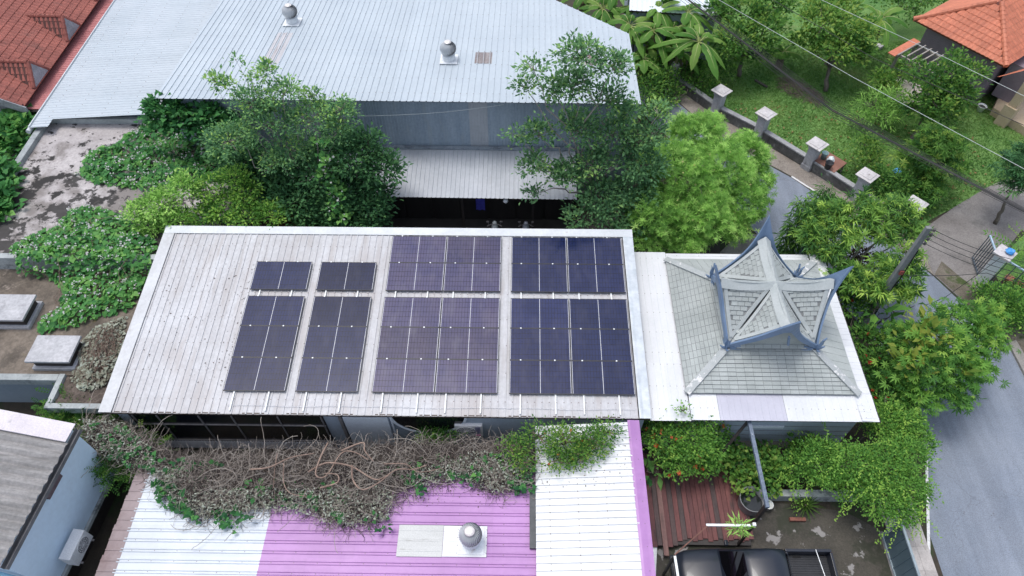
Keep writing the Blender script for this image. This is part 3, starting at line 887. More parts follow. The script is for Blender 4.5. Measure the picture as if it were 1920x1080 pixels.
        # curled flame finial at the foot of each board
        def horn(pts2, w0, nm):
            m2 = MB()
            V = []
            K2 = len(pts2)
            for i, (ox, oz) in enumerate(pts2):
                tt = i / (K2 - 1)
                ww = w0 * (1 - tt) ** 0.8 + 0.004
                cx = s_ * (GA - 0.06 + ox); z = GZ1 - 0.08 + oz
                dx, dz = (pts2[min(i + 1, K2 - 1)][0] - pts2[max(i - 1, 0)][0], pts2[min(i + 1, K2 - 1)][1] - pts2[max(i - 1, 0)][1])
                l_ = math.hypot(dx, dz); px_, pz_ = -dz / l_, dx / l_
                for sgn in (-1, 1):
                    for th in (-0.03, 0.03):
                        V.append(rot4(k, (cx + s_ * px_ * ww * sgn, -GA - 0.10 + th, z + pz_ * ww * sgn)))
            for i in range(K2 - 1):
                b0 = i * 4
                F = [(b0, b0 + 2, b0 + 6, b0 + 4), (b0 + 3, b0 + 1, b0 + 5, b0 + 7), (b0 + 1, b0, b0 + 4, b0 + 5), (b0 + 2, b0 + 3, b0 + 7, b0 + 6)]
                m2.f.extend(F)
            m2.v = [tuple(q) for q in V]
            return m2.build(nm, M_blue, pav)
        horn([(-0.35, 0.0), (-0.15, -0.06), (0.04, -0.04), (0.18, 0.08), (0.24, 0.26), (0.23, 0.46), (0.30, 0.62)], 0.10, 'flame_finial')
        horn([(0.02, -0.06), (0.16, -0.06), (0.30, 0.00), (0.40, 0.10)], 0.06, 'flame_finial')
m = MB().bar(rot4(0, (0.12, -GB - 0.1, GZ2 - 0.55)), rot4(0, (0.22, -GB - 0.1, GZ2 - 1.0)), 0.1, 0.06); m.build('hanging_bracket', M_blue, pav)

# ------------------------------------------------------------------ warehouse
wh = thing('warehouse', 'large metal warehouse with pale ribbed roof and a lean-to in front', 'warehouse', (-5, 28, 0))
M_whroof = surf('pale_blue_grey_roof', (0.40, 0.455, 0.50), (0.445, 0.50, 0.54), 0.35, 0.45, fine=5, fine_amt=0.04, orand=0.03, screws=(0.28, 1.2, 0.02),
                stains=[(1.3, 0.62, 0.75, (0.47, 0.52, 0.555), (2, 0.2, 1)), (2.8, 0.715, 0.75, (0.30, 0.22, 0.18), (6, 0.5, 1)), (0.9, 0.66, 0.8, (0.44, 0.49, 0.52), (4, 0.25, 1))])
M_wallsh = surf('blue_grey_wall_sheet', (0.25, 0.315, 0.385), (0.335, 0.40, 0.47), 0.9, 0.55, fine=8, fine_amt=0.1, stretch=(2, 1, 0.35),
                stains=[(1.1, 0.55, 0.7, (0.30, 0.35, 0.39), (2.5, 1, 0.4))])
M_lean = surf('lean_to_sheet', (0.37, 0.395, 0.43), (0.44, 0.465, 0.50), 0.8, 0.45, orand=0.04, fine=8, fine_amt=0.06, stains=[(1.3, 0.64, 0.8, (0.40, 0.40, 0.41), (4, 0.4, 1))])
WS = -0.085
wuy = nrm((0.022, 1, WS)); wux = nrm((1, -0.0077, 0)); wnn = np.cross(wux, wuy)
wo_ = np.array((-15.63, 24.22, 5.90))
wroof = MB().slab([wo_ + wux * 0.02 + wuy * 0.1 - wnn * 0.03, wo_ + wux * 20.55 + wuy * 0.1 - wnn * 0.03, wo_ + wux * 20.45 + wuy * 5.9 - wnn * 0.03, wo_ + wux * 17.0 + wuy * 9.1 - wnn * 0.03, wo_ + wux * 17.0 + wuy * 14 - wnn * 0.03, wo_ + wux * 0.02 + wuy * 14 - wnn * 0.03], 0.05).build('roof', M_dark, wh)
WSW = 0.84
for i in range(25):
    xa = i * WSW
    wdt = min(WSW, 20.7 - xa)
    if wdt < 0.05:
        break
    fn = lambda x, xa=xa: min(15.0, 6.05 + (20.7 - (xa + x)) * 1.0) if xa + x > 12 else 15.0
    me = sheet_mesh('roof_sheet', profile(wdt, 0.28, 0.030, 0.05), 0.0, fn, M_whroof, 0.003)
    place(me, 'roof_sheet', wroof, basis(wo_ + wux * xa + wnn * 0.004 * (i % 2), wux, wuy))
def on_wh(u, v, h=0.0):
    return wp(u, v, wo_ + wnn * h, wnn)
M_rust = surf('rusty_translucent_sheet', (0.19, 0.165, 0.165), (0.30, 0.275, 0.27), 1.3, 0.7, stretch=(5, 0.5, 1), fine=10, fine_amt=0.2, stains=[(2, 0.6, 0.7, (0.20, 0.09, 0.06), (4, 0.6, 1))])
def patch(u, v, wd, ln, nm='skylight_sheet', mat=M_rust):
    c = on_wh(u, v, 0.008)
    me = sheet_mesh(nm, profile(wd, 0.28, 0.032, 0.05), 0.0, ln, mat, 0.002)
    place(me, nm, wroof, basis(c - wux * wd / 2, wux, wuy))
patch(905.5, 119, 0.78, 1.0)
patch(1108, 122, 0.55, 0.95)
M_rust2 = surf('faded_translucent_sheet', (0.40, 0.39, 0.40), (0.52, 0.52, 0.54), 1.2, 0.6, stretch=(7, 0.4, 1), stains=[(1.6, 0.55, 0.7, (0.24, 0.20, 0.20), (6, 0.5, 1))])
patch(506, 120, 0.72, 2.9, mat=M_rust2)
# front wall of vertical sheets
wally = 24.62
for i in range(25):
    xa = -15.4 + i * 0.82
    me = sheet_mesh('wall_sheet', profile(0.82, 0.136, 0.022, 0.05), 0.0, 2.92, M_wallsh if i % 9 != 7 else M_lean, 0.002)
    place(me, 'wall_sheet', wh, basis((xa, wally - 0.006 * (i % 2), 2.92), (1, 0, 0), (0, 0, 1)))
MB().box((-15.4, wally + 0.03, 0.0), (5.05, wally + 0.12, 5.75)).build('wall', M_wallsh, wh)
MB().box((4.9, wally + 0.13, 0.0), (5.02, 30, 5.3)).build('side_wall', M_wallsh, wh)
m = MB(); m.bar((-7.3, 24.52, 3.06), (3.0, 24.44, 3.06), 0.16, 0.10); m.build('wall_flashing', surf('tar_flashing', (0.20, 0.24, 0.28), (0.28, 0.32, 0.36), 5, 0.7, stains=[(3, 0.5, 0.6, (0.15, 0.17, 0.20), (1, 1, 1))]), wh)
luy = nrm((0.0, 1, 0.14))
lean = MB().slab([(-10.5, 21.85, 2.54), (2.45, 21.75, 2.54), (2.45, 24.55, 2.94), (-10.5, 24.55, 2.94)], 0.05).build('lean_to_roof', M_dark, wh)
sheets(lean, (-10.6, 21.80, 2.60), (1, -0.010, 0), luy, 13.1, 2.85, M_lean, sw=0.80, pitch=0.20, rh=0.028, rw=0.05)
for x in (-9.5, -6.0, -2.6, 0.6, 2.3):
    MB().box((x - 0.05, 22.0, 0.0), (x + 0.05, 22.1, 2.5)).build('post', M_dark, wh)
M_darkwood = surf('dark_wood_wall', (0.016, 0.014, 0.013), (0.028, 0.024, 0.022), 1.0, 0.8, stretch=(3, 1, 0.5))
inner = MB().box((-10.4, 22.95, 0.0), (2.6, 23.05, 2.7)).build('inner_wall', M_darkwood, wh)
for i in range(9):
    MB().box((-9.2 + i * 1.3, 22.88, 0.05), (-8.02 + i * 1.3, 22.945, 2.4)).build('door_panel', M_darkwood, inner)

def turbine(label, loc, tilt_n, s=1.0):
    t = thing('roof_turbine', label, 'roof vent', loc, 'spinning turbine vents on the roofs')
    Mz = surf('turbine_metal', (0.50, 0.52, 0.54), (0.60, 0.62, 0.64), 3, 0.4, metal=0.1, fine_amt=0.05)
    Mb = surf('turbine_base_white', (0.62, 0.65, 0.67), (0.74, 0.76, 0.78), 2.5, 0.5, stains=[(4, 0.6, 0.7, (0.5, 0.46, 0.44), (1, 1, 1))])
    n_ = nrm(tilt_n)
    a = nrm(np.cross((0, 1, 0), n_)); b = np.cross(n_, a)
    loc = np.array(loc, float)
    MB().obox(loc + n_ * 0.05, a * 0.40 * s, b * 0.42 * s, n_ * 0.012).build('flashing', Mb, t)
    MB().lathe([(0.30 * s, 0.0), (0.29 * s, 0.16 * s), (0.27 * s, 0.30 * s), (0.30 * s, 0.34 * s)], loc, 20).build('neck', Mb, t, smooth=True)
    nv = 30
    R = 0.37 * s; cz = loc[2] + 0.62 * s
    m = MB()
    for k in range(nv):
        V = []
        for i in range(9):
            ph = -0.95 + (0.95 + 1.22) * i / 8
            for e in (0, 1):
                th = 2 * math.pi * k / nv + e * 2 * math.pi / nv * 1.05 + 0.30 * ph
                rr = R * (1.0 if e == 0 else 0.90)
                V.append((loc[0] + rr * math.cos(ph) * math.cos(th), loc[1] + rr * math.cos(ph) * math.sin(th), cz + rr * 0.86 * math.sin(ph)))
        m.add(V, [(i * 2, i * 2 + 1, i * 2 + 3, i * 2 + 2) for i in range(8)])
    m.build('vane_ring', Mz, t, smooth=True)
    MB().lathe([(0.17 * s, 0.0), (0.15 * s, 0.03 * s), (0.08 * s, 0.05 * s), (0.01, 0.055 * s)], (loc[0], loc[1], cz + R * 0.83), 20).build('crown_cap', surf('turbine_cap', (0.66, 0.62, 0.60), (0.72, 0.69, 0.67), 3, 0.35, metal=0.2), t, smooth=True)
    MB().lathe([(0.22 * s, -0.24 * s), (0.27 * s, 0.0), (0.18 * s, 0.22 * s)], (loc[0], loc[1], cz), 16).build('core', surf('turbine_core', (0.10, 0.105, 0.11), None, 3, 0.6), t)
    return t
turbine('silver turbine vent above the long faded strip on the warehouse roof', on_wh(549, 43), wnn)
turbine('silver turbine vent beside the small dark skylight on the warehouse roof', on_wh(842, 113), wnn)

# ------------------------------------------------------------------ shed roof left of the warehouse
shed = thing('side_shed', 'pale metal-roofed shed between the red tiled roof and the warehouse', 'shed', (-19, 31, 0))
suy = nrm((1, 0, 0.07)); sux = np.array((0, -1.0, 0))
MB().box((-22.6, 26.6, 0), (-15.7, 42, 3.15)).build('wall', M_houseblue, shed)
sr = MB().slab([(-22.9, 26.5, 3.22), (-15.6, 26.5, 3.73), (-15.6, 42, 3.73), (-22.9, 42, 3.22)], 0.05).build('roof', M_dark, shed)
M_shedroof = surf('pale_shed_roof', (0.41, 0.465, 0.505), (0.455, 0.505, 0.545), 0.4, 0.45, fine=5, fine_amt=0.04, orand=0.03, screws=(0.40, 1.3, 0.024), stains=[(1.2, 0.60, 0.75, (0.46, 0.50, 0.53), (0.25, 3, 1)), (9, 0.745, 0.76, (0.14, 0.10, 0.09), (1, 1, 1))])
me = sheet_mesh('roof_sheet', profile(0.80, 0.20, 0.011, 0.05), 0.0, 7.5, M_shedroof, 0.003)
for i in range(20):
    place(me, 'roof_sheet', sr, basis(np.array((-22.98, 42 - i * 0.8, 3.26 + 0.003 * (i % 2))), sux, suy))
me = sheet_mesh('roof_sheet', profile(0.55, 0.20, 0.02, 0.05), 0.0, 0.9, M_shedroof, 0.003)
place(me, 'roof_sheet', sr, basis(np.array((-22.98, 26.0, 3.262)), sux, suy))
m = MB(); m.bar((-22.99, 42, 3.30), (-22.99, 25.45, 3.30), 0.05, 0.07); m.build('edge_trim', M_flash, shed)
m = MB(); m.tube([(-23.05, 25.3, 3.12), (-23.05, 25.9, 3.12)], 0.11, 10); m.build('gutter_pipe', M_flash, shed)

# ------------------------------------------------------------------ red tiled house, top left
red = thing('red_tiled_house', 'house with weathered red clay tile roof and small gabled dormers', 'house', (-28, 34, 0))
M_rtile = surf('red_clay_tile', (0.22, 0.068, 0.053), (0.30, 0.095, 0.072), 1.0, 0.75, orand=0.12, fine=9, fine_amt=0.22, stains=[(0.9, 0.57, 0.72, (0.20, 0.075, 0.06), (1, 1, 1)), (4, 0.64, 0.72, (0.13, 0.07, 0.06), (1, 1, 1))])
M_rtile_d = surf('tile_bed', (0.07, 0.03, 0.026), (0.10, 0.045, 0.038), 2, 0.9)
M_grey_gable = surf('weathered_grey_board', (0.22, 0.22, 0.24), (0.34, 0.34, 0.37), 1.2, 0.85, stretch=(1, 1, 3), fine=14, fine_amt=0.2, stains=[(2.0, 0.55, 0.7, (0.12, 0.12, 0.12), (3, 3, 1))])
def tile_mesh(tw, tl, mat, hump=0.045):
    m = MB(); n_ = 5
    V = []
    for y, dz in ((0, 0.028), (tl * 1.06, 0.0)):
        for i in range(n_):
            t_ = i / (n_ - 1)
            V.append((tw * t_ * 1.02, y, dz + hump * math.sin(math.pi * min(1, t_ * 1.15)) ** 1.0 * (1 if t_ < 0.87 else 0.4)))
    for i in range(n_):
        V.append((tw * i / (n_ - 1) * 1.02, 0, -0.004))
    F = [(i, i + 1, n_ + i + 1, n_ + i) for i in range(n_ - 1)] + [(2 * n_ + i, 2 * n_ + i + 1, i + 1, i) for i in range(n_ - 1)]
    m.add(V, F)
    return m.mesh('roof_tile', mat)
def tiled(parent, o, ux, uy, W_, L_, tw, tl, me, mat, inside=None, limit=300):
    o = np.array(o, float); ux = nrm(ux); uy = nrm(uy); n_ = np.cross(ux, uy)
    out = []
    r = 0
    while r * tl < L_:
        c = 0
        while c * tw < W_:
            x, y = c * tw, r * tl
            if inside is None or inside(x + tw / 2, y + tl / 2):
                rr = rnd.uniform(-0.012, 0.012)
                b = basis(o + ux * x + uy * y + n_ * (0.012 + rnd.uniform(0, 0.006)), ux, uy) @ Matrix.Rotation(rr, 4, 'Z')
                out.append(b)
            c += 1
        r += 1
    pieces(parent, me, 'roof_tile', out, mat, limit, 'roof_tile_field')
rx, rz_ = -23.75, 3.42
ruy = nrm((-1, 0, 0.52)); rux = np.array((0, 1.0, 0)); rnn = np.cross(rux, ruy)
rroof = MB().slab([(rx, 26.75, rz_), (rx, 44, rz_), tuple(np.array((rx, 44, rz_)) + ruy * 9), tuple(np.array((rx, 26.75, rz_)) + ruy * 9)], 0.12).build('roof', M_rtile_d, red)
ME_RT = tile_mesh(0.235, 0.345, M_rtile)
tiled(rroof, (rx + 0.03, 26.8, rz_), rux, ruy, 14.2, 8.4, 0.235, 0.345, ME_RT, M_rtile, limit=300)
MB().box((-31, 27.3, 0), (-24.2, 43.5, 3.4)).build('wall', M_grey_gable, red)
m = MB().slab([(rx + 0.15, 26.68, rz_ + 0.02), tuple(np.array((rx + 0.1, 26.68, rz_ + 0.02)) + ruy * 8.5), tuple(np.array((rx + 0.1, 26.68, rz_ - 0.42)) + ruy * 8.5), (rx + 0.15, 26.68, rz_ - 0.42)], 0.06)
m.build('bargeboard', M_grey_gable, red)
ME_RG = MB().lathe([(0.10, 0.0), (0.085, 0.32)], (0, 0, 0), 8).mesh('verge_tile', M_rtile)
for i in range(22):
    p = np.array((rx, 26.80, rz_ + 0.04)) + ruy * (0.05 + i * 0.31)
    place(ME_RG, 'verge_tile', rroof, basis(p, np.cross((0, 1, 0), ruy), (0, 1, 0), ruy))
for k, (u, v) in enumerate(((140, 62), (72, 145), (208, -6))):
    c = wp(u, v, (rx, 0, rz_ + 0.1), rnn)                     # foot of the dormer on the roof plane
    d = MB(); hw, hh, dl = 0.78, 0.95, 1.75
    fx = rx - 0.05
    cy_ = c[1]; zb = rz_ + 0.08
    apex = np.array((fx - 0.1, cy_, zb + hh)); L0 = np.array((fx, cy_ - hw, zb)); R0 = np.array((fx, cy_ + hw, zb))
    back = np.array((fx - hh / 0.52 - 0.25, cy_, zb + hh + 0.02))
    MB().slab([R0, apex, L0][::-1], 0.05).build('gable_board', M_grey_gable, red, m=Matrix.Translation((0.03, 0, 0)))
    for s_, Q in ((-1, L0), (1, R0)):
        fl = MB().slab([Q, apex, back] if s_ > 0 else [apex, Q, back], 0.05).build('dormer_roof', M_rtile_d, red)
        e = nrm(apex - Q)
        nn_ = nrm(np.cross(back - apex, Q - apex)); nn_ = nn_ if nn_[2] > 0 else -nn_
        ux_ = nrm(back - apex) * (1 if np.cross(back - apex, e) @ nn_ > 0 else -1)
        L_ = []
        for r in range(4):
            for c2 in range(9):
                p_ = Q + e * (r * 0.33) + nrm(back - apex) * (c2 * 0.235 if ux_ @ (back - apex) > 0 else (c2 + 1) * 0.235)
                # keep inside the triangle
                q = p_ + e * 0.16
                hgt = ((q - Q) @ e) / np.linalg.norm(apex - Q)
                if c2 * 0.235 + 0.2 < hgt * np.linalg.norm(back - apex) + 0.1:
                    L_.append(basis(p_ + nn_ * 0.01, ux_, e))
        pieces(fl, ME_RT, 'roof_tile', L_, M_rtile)
    for i in range(7):
        a_ = apex + (back - apex) * (i / 7.0)
        place(ME_RG, 'ridge_tile', red, basis(a_ + np.array((0, 0, 0.03)), (0, 1, 0), np.cross(nrm(back - apex), (0, 1, 0)), nrm(back - apex)))
    for Q in (L0, R0):
        for i in range(4):
            a_ = Q + (apex - Q) * (i / 4.0)
            dd = nrm(apex - Q); s2 = nrm(np.cross(dd, (1, 0, 0)))
            place(ME_RG, 'verge_tile', red, basis(a_ + np.array((0.02, 0, 0.03)), s2, np.cross(dd, s2), dd))
M_pink = surf('faded_pink_sheet', (0.42, 0.16, 0.16), (0.50, 0.20, 0.195), 0.8, 0.55, stretch=(1, 3, 1), fine=8, fine_amt=0.1, stains=[(2, 0.6, 0.75, (0.30, 0.13, 0.12), (1, 3, 1))])
vr = MB().box((-24.0, 26.9, 3.02), (-23.02, 44, 3.05)).build('valley_roof', M_dark, red)
me = sheet_mesh('valley_sheet', profile(0.80, 0.16, 0.022, 0.05), 0.0, 0.98, M_pink, 0.002)
for i in range(20):
    place(me, 'valley_sheet', vr, basis((-24.02, 43 - i * 0.8, 3.10 + 0.003 * (i % 2)), (0, -1, 0), (1, 0, 0.02)))
# ------------------------------------------------------------------ flat-roofed concrete building on the left
ter = thing('concrete_terrace_building', 'low concrete building with stained flat roof overgrown by flowering vines', 'building', (-19, 19, 0))
M_ter = surf('stained_roof_slab', (0.33, 0.305, 0.30), (0.46, 0.43, 0.425), 0.7, 0.9, fine=9, fine_amt=0.16, bump=0.25,
             stains=[(0.55, 0.50, 0.60, (0.21, 0.19, 0.18), (1, 1, 1)), (0.5, 0.55, 0.58, (0.028, 0.026, 0.025), (1, 1, 1)), (2.6, 0.60, 0.625, (0.05, 0.045, 0.042), (1, 1, 1))])
M_slab2 = surf('mossy_lower_slab', (0.095, 0.078, 0.062), (0.185, 0.155, 0.125), 0.55, 0.95, fine=8, fine_amt=0.25, bump=0.35,
               stains=[(0.7, 0.55, 0.68, (0.055, 0.047, 0.038), (1, 1, 1)), (1.4, 0.60, 0.68, (0.25, 0.21, 0.175), (1, 1, 1)), (1.0, 0.62, 0.72, (0.10, 0.085, 0.03), (1, 1, 1))])
M_par = surf('grey_parapet', (0.27, 0.295, 0.30), (0.40, 0.43, 0.43), 1.0, 0.85, fine=10, fine_amt=0.15, stains=[(1.3, 0.56, 0.66, (0.10, 0.115, 0.115), (1, 1, 1))])
MB().box((-22.8, 18.05, 0.0), (-11.6, 26.2, 2.78)).build('wall', M_houseblue, ter)
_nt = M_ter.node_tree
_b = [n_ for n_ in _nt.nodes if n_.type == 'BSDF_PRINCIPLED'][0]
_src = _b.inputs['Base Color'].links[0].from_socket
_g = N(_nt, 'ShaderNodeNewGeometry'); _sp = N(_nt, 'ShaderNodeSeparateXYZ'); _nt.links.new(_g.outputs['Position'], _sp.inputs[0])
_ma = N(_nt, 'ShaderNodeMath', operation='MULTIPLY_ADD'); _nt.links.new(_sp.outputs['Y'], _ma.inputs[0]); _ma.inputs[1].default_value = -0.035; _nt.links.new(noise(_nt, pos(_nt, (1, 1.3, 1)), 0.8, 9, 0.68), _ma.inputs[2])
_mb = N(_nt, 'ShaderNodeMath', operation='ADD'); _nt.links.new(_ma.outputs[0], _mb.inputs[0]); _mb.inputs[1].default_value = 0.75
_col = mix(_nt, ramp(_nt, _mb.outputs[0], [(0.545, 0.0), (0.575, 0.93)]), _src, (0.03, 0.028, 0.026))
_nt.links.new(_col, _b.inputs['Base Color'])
MB().box((-22.55, 18.0, 2.785), (-11.5, 26.25, 2.85)).build('roof_slab', M_ter, ter)
MB().box((-22.85, 18.0, 2.6), (-22.556, 26.5, 3.08)).build('parapet', M_par, ter, bevel=0.015)
MB().box((-22.55, 26.26, 2.6), (-15.5, 26.48, 3.12)).build('parapet', M_par, ter, bevel=0.015)
MB().box((-24.5, 17.72, 2.2), (-13.7, 17.99, 3.0)).build('parapet', M_par, ter, bevel=0.015)
MB().box((-24.5, 12.75, 2.12), (-13.95, 17.71, 2.30)).build('lower_slab', M_slab2, ter)
MB().box((-24.5, 12.48, 2.05), (-16.75, 12.745, 2.40)).build('parapet', M_par, ter, bevel=0.015)
MB().box((-24.5, 12.85, 0.0), (-14.0, 17.6, 2.1)).build('wall', surf('plain_blue_grey_render', (0.28, 0.34, 0.40), (0.33, 0.39, 0.45), 0.5, 0.8, fine=6, fine_amt=0.05), ter)
pl = thing('concrete_planter', 'concrete planter box of dry soil at the corner below the solar roof', 'planter', (-15.5, 12.1, 2.05))
m = MB()
for lo_, hi_ in (((-16.72, 11.35, 2.05), (-14.3, 11.55, 2.42)), ((-16.72, 11.56, 2.05), (-16.52, 12.74, 2.42)), ((-16.51, 11.56, 2.05), (-14.3, 12.70, 2.12))):
    m.box(lo_, hi_)
m.build('trough', M_par, pl)
V = []; F = []
nn = 14
for i in range(nn + 1):
    for j in range(8):
        V.append((-16.5 + 2.2 * i / nn, 11.57 + 1.12 * j / 7, 2.27 + rnd.uniform(-0.03, 0.05)))
F = [(i * 8 + j, (i + 1) * 8 + j, (i + 1) * 8 + j + 1, i * 8 + j + 1) for i in range(nn) for j in range(7)]
MB().add(V, F).build('soil', surf('dry_soil', (0.075, 0.058, 0.048), (0.13, 0.105, 0.088), 3, 0.95, fine=14, fine_amt=0.3, bump=0.6), pl)
def hatch(label, x0, x1, y0, y1):
    t = thing('roof_hatch', label, 'roof hatch', ((x0 + x1) / 2, (y0 + y1) / 2, 2.3), 'raised concrete hatches on the lower slab')
    Mc = surf('hatch_concrete', (0.36, 0.365, 0.38), (0.46, 0.46, 0.475), 1.6, 0.85, fine=9, fine_amt=0.16, stains=[(2.5, 0.55, 0.7, (0.28, 0.28, 0.29), (1, 1, 1))])
    MB().box((x0, y0, 2.80), (x1, y1, 2.90)).build('cover_slab', Mc, t, bevel=0.012)
    MB().box((x0 + 0.16, y0 + 0.1, 2.45), (x1 - 0.12, y1 - 0.1, 2.80)).build('shaft', M_dark, t)
    MB().box((x0 + 0.05, y0 - 0.02, 2.3), (x1 - 0.0, y1 + 0.02, 2.45)).build('kerb', Mc, t, bevel=0.01)
hatch('square concrete roof hatch nearest the planter', -17.86, -16.24, 12.95, 14.1)
hatch('concrete roof hatch cut by the left picture edge', -20.6, -18.74, 14.76, 15.98)

# ------------------------------------------------------------------ pale blue house, lower left
blu = thing('pale_blue_house', 'pale blue house with corrugated grey cement roof in the lower left', 'house', (-17, 7, 0))
M_pblue = surf('pale_blue_wall', (0.58, 0.72, 0.85), (0.63, 0.76, 0.88), 0.5, 0.75, fine=6, fine_amt=0.04, stains=[(0.9, 0.60, 0.8, (0.52, 0.60, 0.70), (1, 1, 0.5)), (1.8, 0.66, 0.8, (0.38, 0.44, 0.52), (1, 1, 0.3))])
M_cem = surf('grey_cement_sheet', (0.215, 0.21, 0.205), (0.31, 0.30, 0.295), 0.9, 0.9, fine=10, fine_amt=0.18, bump=0.2, stretch=(0.5, 2.5, 1), stains=[(1.5, 0.56, 0.68, (0.20, 0.195, 0.19), (0.5, 3, 1)), (5, 0.66, 0.72, (0.12, 0.12, 0.115), (1, 1, 1))])
ez = 4.3
e1, e2 = w(137, 806, ez), w(2, 1052, ez)
ed = nrm((e2 - e1) * np.array((1, 1, 0)))                      # along the eave, towards the camera
eo = nrm(np.cross(ed, (0, 0, 1))) * -1                          # outwards (to the right)
if eo[0] < 0:
    eo = -eo
up = nrm(-eo + np.array((0, 0, 0.22)))
e0 = e1 - ed * 0.05
wallp = [e0 - eo * 0.12, e0 - eo * 0.12 + ed * 4.12]
far = [q - eo * 7 for q in wallp]
poly = ccw([(q[0], q[1]) for q in (wallp[0], wallp[1], far[1], far[0])])
MB().prism(poly, 1.25, ez - 0.05).build('wall', M_pblue, blu)
poly2 = ccw([(q[0], q[1]) for q in (wallp[0] - eo * 0.25, wallp[1] - eo * 0.25 + ed * 3, far[1] + ed * 3, far[0])])
MB().prism(poly2, 0.0, 1.20).build('lower_wall', M_dark, blu)
led = ccw([(q[0], q[1]) for q in (wallp[0] + eo * 0.10, wallp[1] + eo * 0.10 + ed * 0.1, wallp[1] - eo * 0.5 + ed * 0.1, wallp[0] - eo * 0.5)])
MB().prism(led, 1.10, 1.245).build('wall_ledge', M_par, blu)
MB().prism(ccw([(q[0], q[1]) for q in (wallp[1] - eo * 1.4 + ed * 0.02, wallp[1] - eo * 1.4 + ed * 3, far[1] + ed * 3, far[1] + ed * 0.02)]), 0, ez - 0.4).build('rear_wall', M_pblue, blu)
nsheet = 4
for i in range(nsheet):
    for j in range(2):
        me = sheet_mesh('roof_sheet', profile(0.98, 0.3267, 0.10, 0.1, 'wave'), 0.0, 2.6, M_cem, 0.012)
        o_ = e0 + ed * (0.50 + 0.93 * i) + eo * 0.10 + up * (j * 2.45) + np.array((0, 0, 0.03 + 0.014 * (j + (i % 2) * 0.3)))
        # right-handed: ux x uy must point up
        ux_, uy_ = ed, up
        if np.cross(ux_, uy_)[2] < 0:
            o_ = o_ + ed * 0.98; ux_ = -ed
        place(me, 'roof_sheet', blu, basis(o_, ux_, uy_))
m = MB().slab([e0 + eo * 0.06 + up * 5 + np.array((0, 0, 0.1)) - ed * 0.1, e0 + eo * 0.06 + np.array((0, 0, 0.1)) - ed * 0.1, e0 + eo * 0.06 + ed * 0.52 + np.array((0, 0, 0.11)), e0 + eo * 0.06 + up * 5 + ed * 0.52 + np.array((0, 0, 0.11))], 0.04)
m.build('verge_cap', surf('pinkish_white_cap', (0.58, 0.54, 0.57), (0.66, 0.62, 0.65), 1.5, 0.7, stains=[(2, 0.6, 0.7, (0.4, 0.38, 0.4), (1, 1, 1))]), blu)
m = MB()
gp = [e0 + eo * 0.16 + np.array((0, 0, -0.02)), e0 + eo * 0.16 + ed * 4.25 + np.array((0, 0, -0.08))]
for dx, dz, ww, hh in ((0, -0.07, 0.16, 0.015), (-0.08, 0, 0.012, 0.15), (0.08, 0, 0.012, 0.15)):
    m.bar(gp[0] + eo * dx + np.array((0, 0, dz)), gp[1] + eo * dx + np.array((0, 0, dz)), ww, hh)
m.build('gutter', surf('grey_gutter', (0.10, 0.10, 0.105), (0.16, 0.16, 0.165), 3, 0.6), blu)
MB().obox(e0 + ed * 1.72 - eo * 0.04 + np.array((0, 0, -0.42)), ed * 0.38, eo * 0.1, np.array((0, 0, 0.12))).build('air_brick', surf('brown_grille', (0.09, 0.06, 0.07), (0.14, 0.10, 0.11), 5, 0.7), blu)
m = MB()
q0 = wallp[1] + np.array((0, 0, -0.35)) + ed * 0.12 - eo * 0.05
m.tube([q0 - eo * 0.9 + np.array((0, 0, 0.6)) * 0, q0 + np.array((0, 0, -0.9)), q0 + eo * 0.15 + np.array((0, 0, -2.4))], 0.06, 10)
m.build('drain_pipe', surf('blue_pvc_pipe', (0.20, 0.42, 0.56), (0.26, 0.48, 0.62), 3, 0.4), blu, smooth=True)
pa = w(160, 998, 2.0)
ac_unit('air_conditioner', 'white outdoor air conditioner on the pale blue wall in the lower left corner', wallp[0] + ed * 2.40 + eo * 0.16 + np.array((0, 0, 1.42 - ez)), ed, eo, 0.95, 0.38, 0.62, 'b')

# ------------------------------------------------------------------ shop roofs along the bottom
shop = thing('purple_roofed_shop', 'low shop with purple and white ribbed metal roofs at the bottom', 'building', (-4, 6, 0))
def roofmat(nm, c1, c2, dirt, st):
    return surf(nm, c1, c2, 0.5, 0.42, fine=7, fine_amt=0.04, orand=0.035, screws=(0.315, 0.7, 0.014), stains=[(1.1, 0.50, 0.75, dirt, (0.35, 2.0, 1)), (0.35, 0.45, 0.75, tuple(x * 0.86 for x in c1), (1, 1, 1)), (14, 0.735, 0.75, (0.12, 0.07, 0.06), (1, 1, 1))] + st)
M_pur = roofmat('purple_sheet', (0.365, 0.175, 0.42), (0.415, 0.215, 0.465), (0.33, 0.155, 0.38), [(9, 0.735, 0.755, (0.14, 0.07, 0.12), (1, 1, 1)), (1.4, 0.70, 0.80, (0.47, 0.29, 0.53), (1, 1, 1))])
M_wsh = roofmat('bluish_white_sheet', (0.53, 0.575, 0.63), (0.585, 0.63, 0.675), (0.45, 0.495, 0.55), [(1.3, 0.64, 0.80, (0.33, 0.36, 0.41), (0.5, 1.5, 1))])
M_brn = surf('brown_translucent_sheet', (0.205, 0.155, 0.16), (0.27, 0.215, 0.22), 0.8, 0.5, fine=8, fine_amt=0.08, stains=[(0.6, 0.58, 0.75, (0.14, 0.085, 0.085), (1, 1, 1))])
SZ = 2.40
MB().prism([(-12.4, -2), (4.0, -2), (4.0, 8.9), (-12.4, 8.9)], 0, 2.05).build('wall', M_white_wall, shop)
sroof = MB().box((-12.7, -2, 2.3), (0.9, 9.15, 2.33)).build('roof', M_dark, shop)
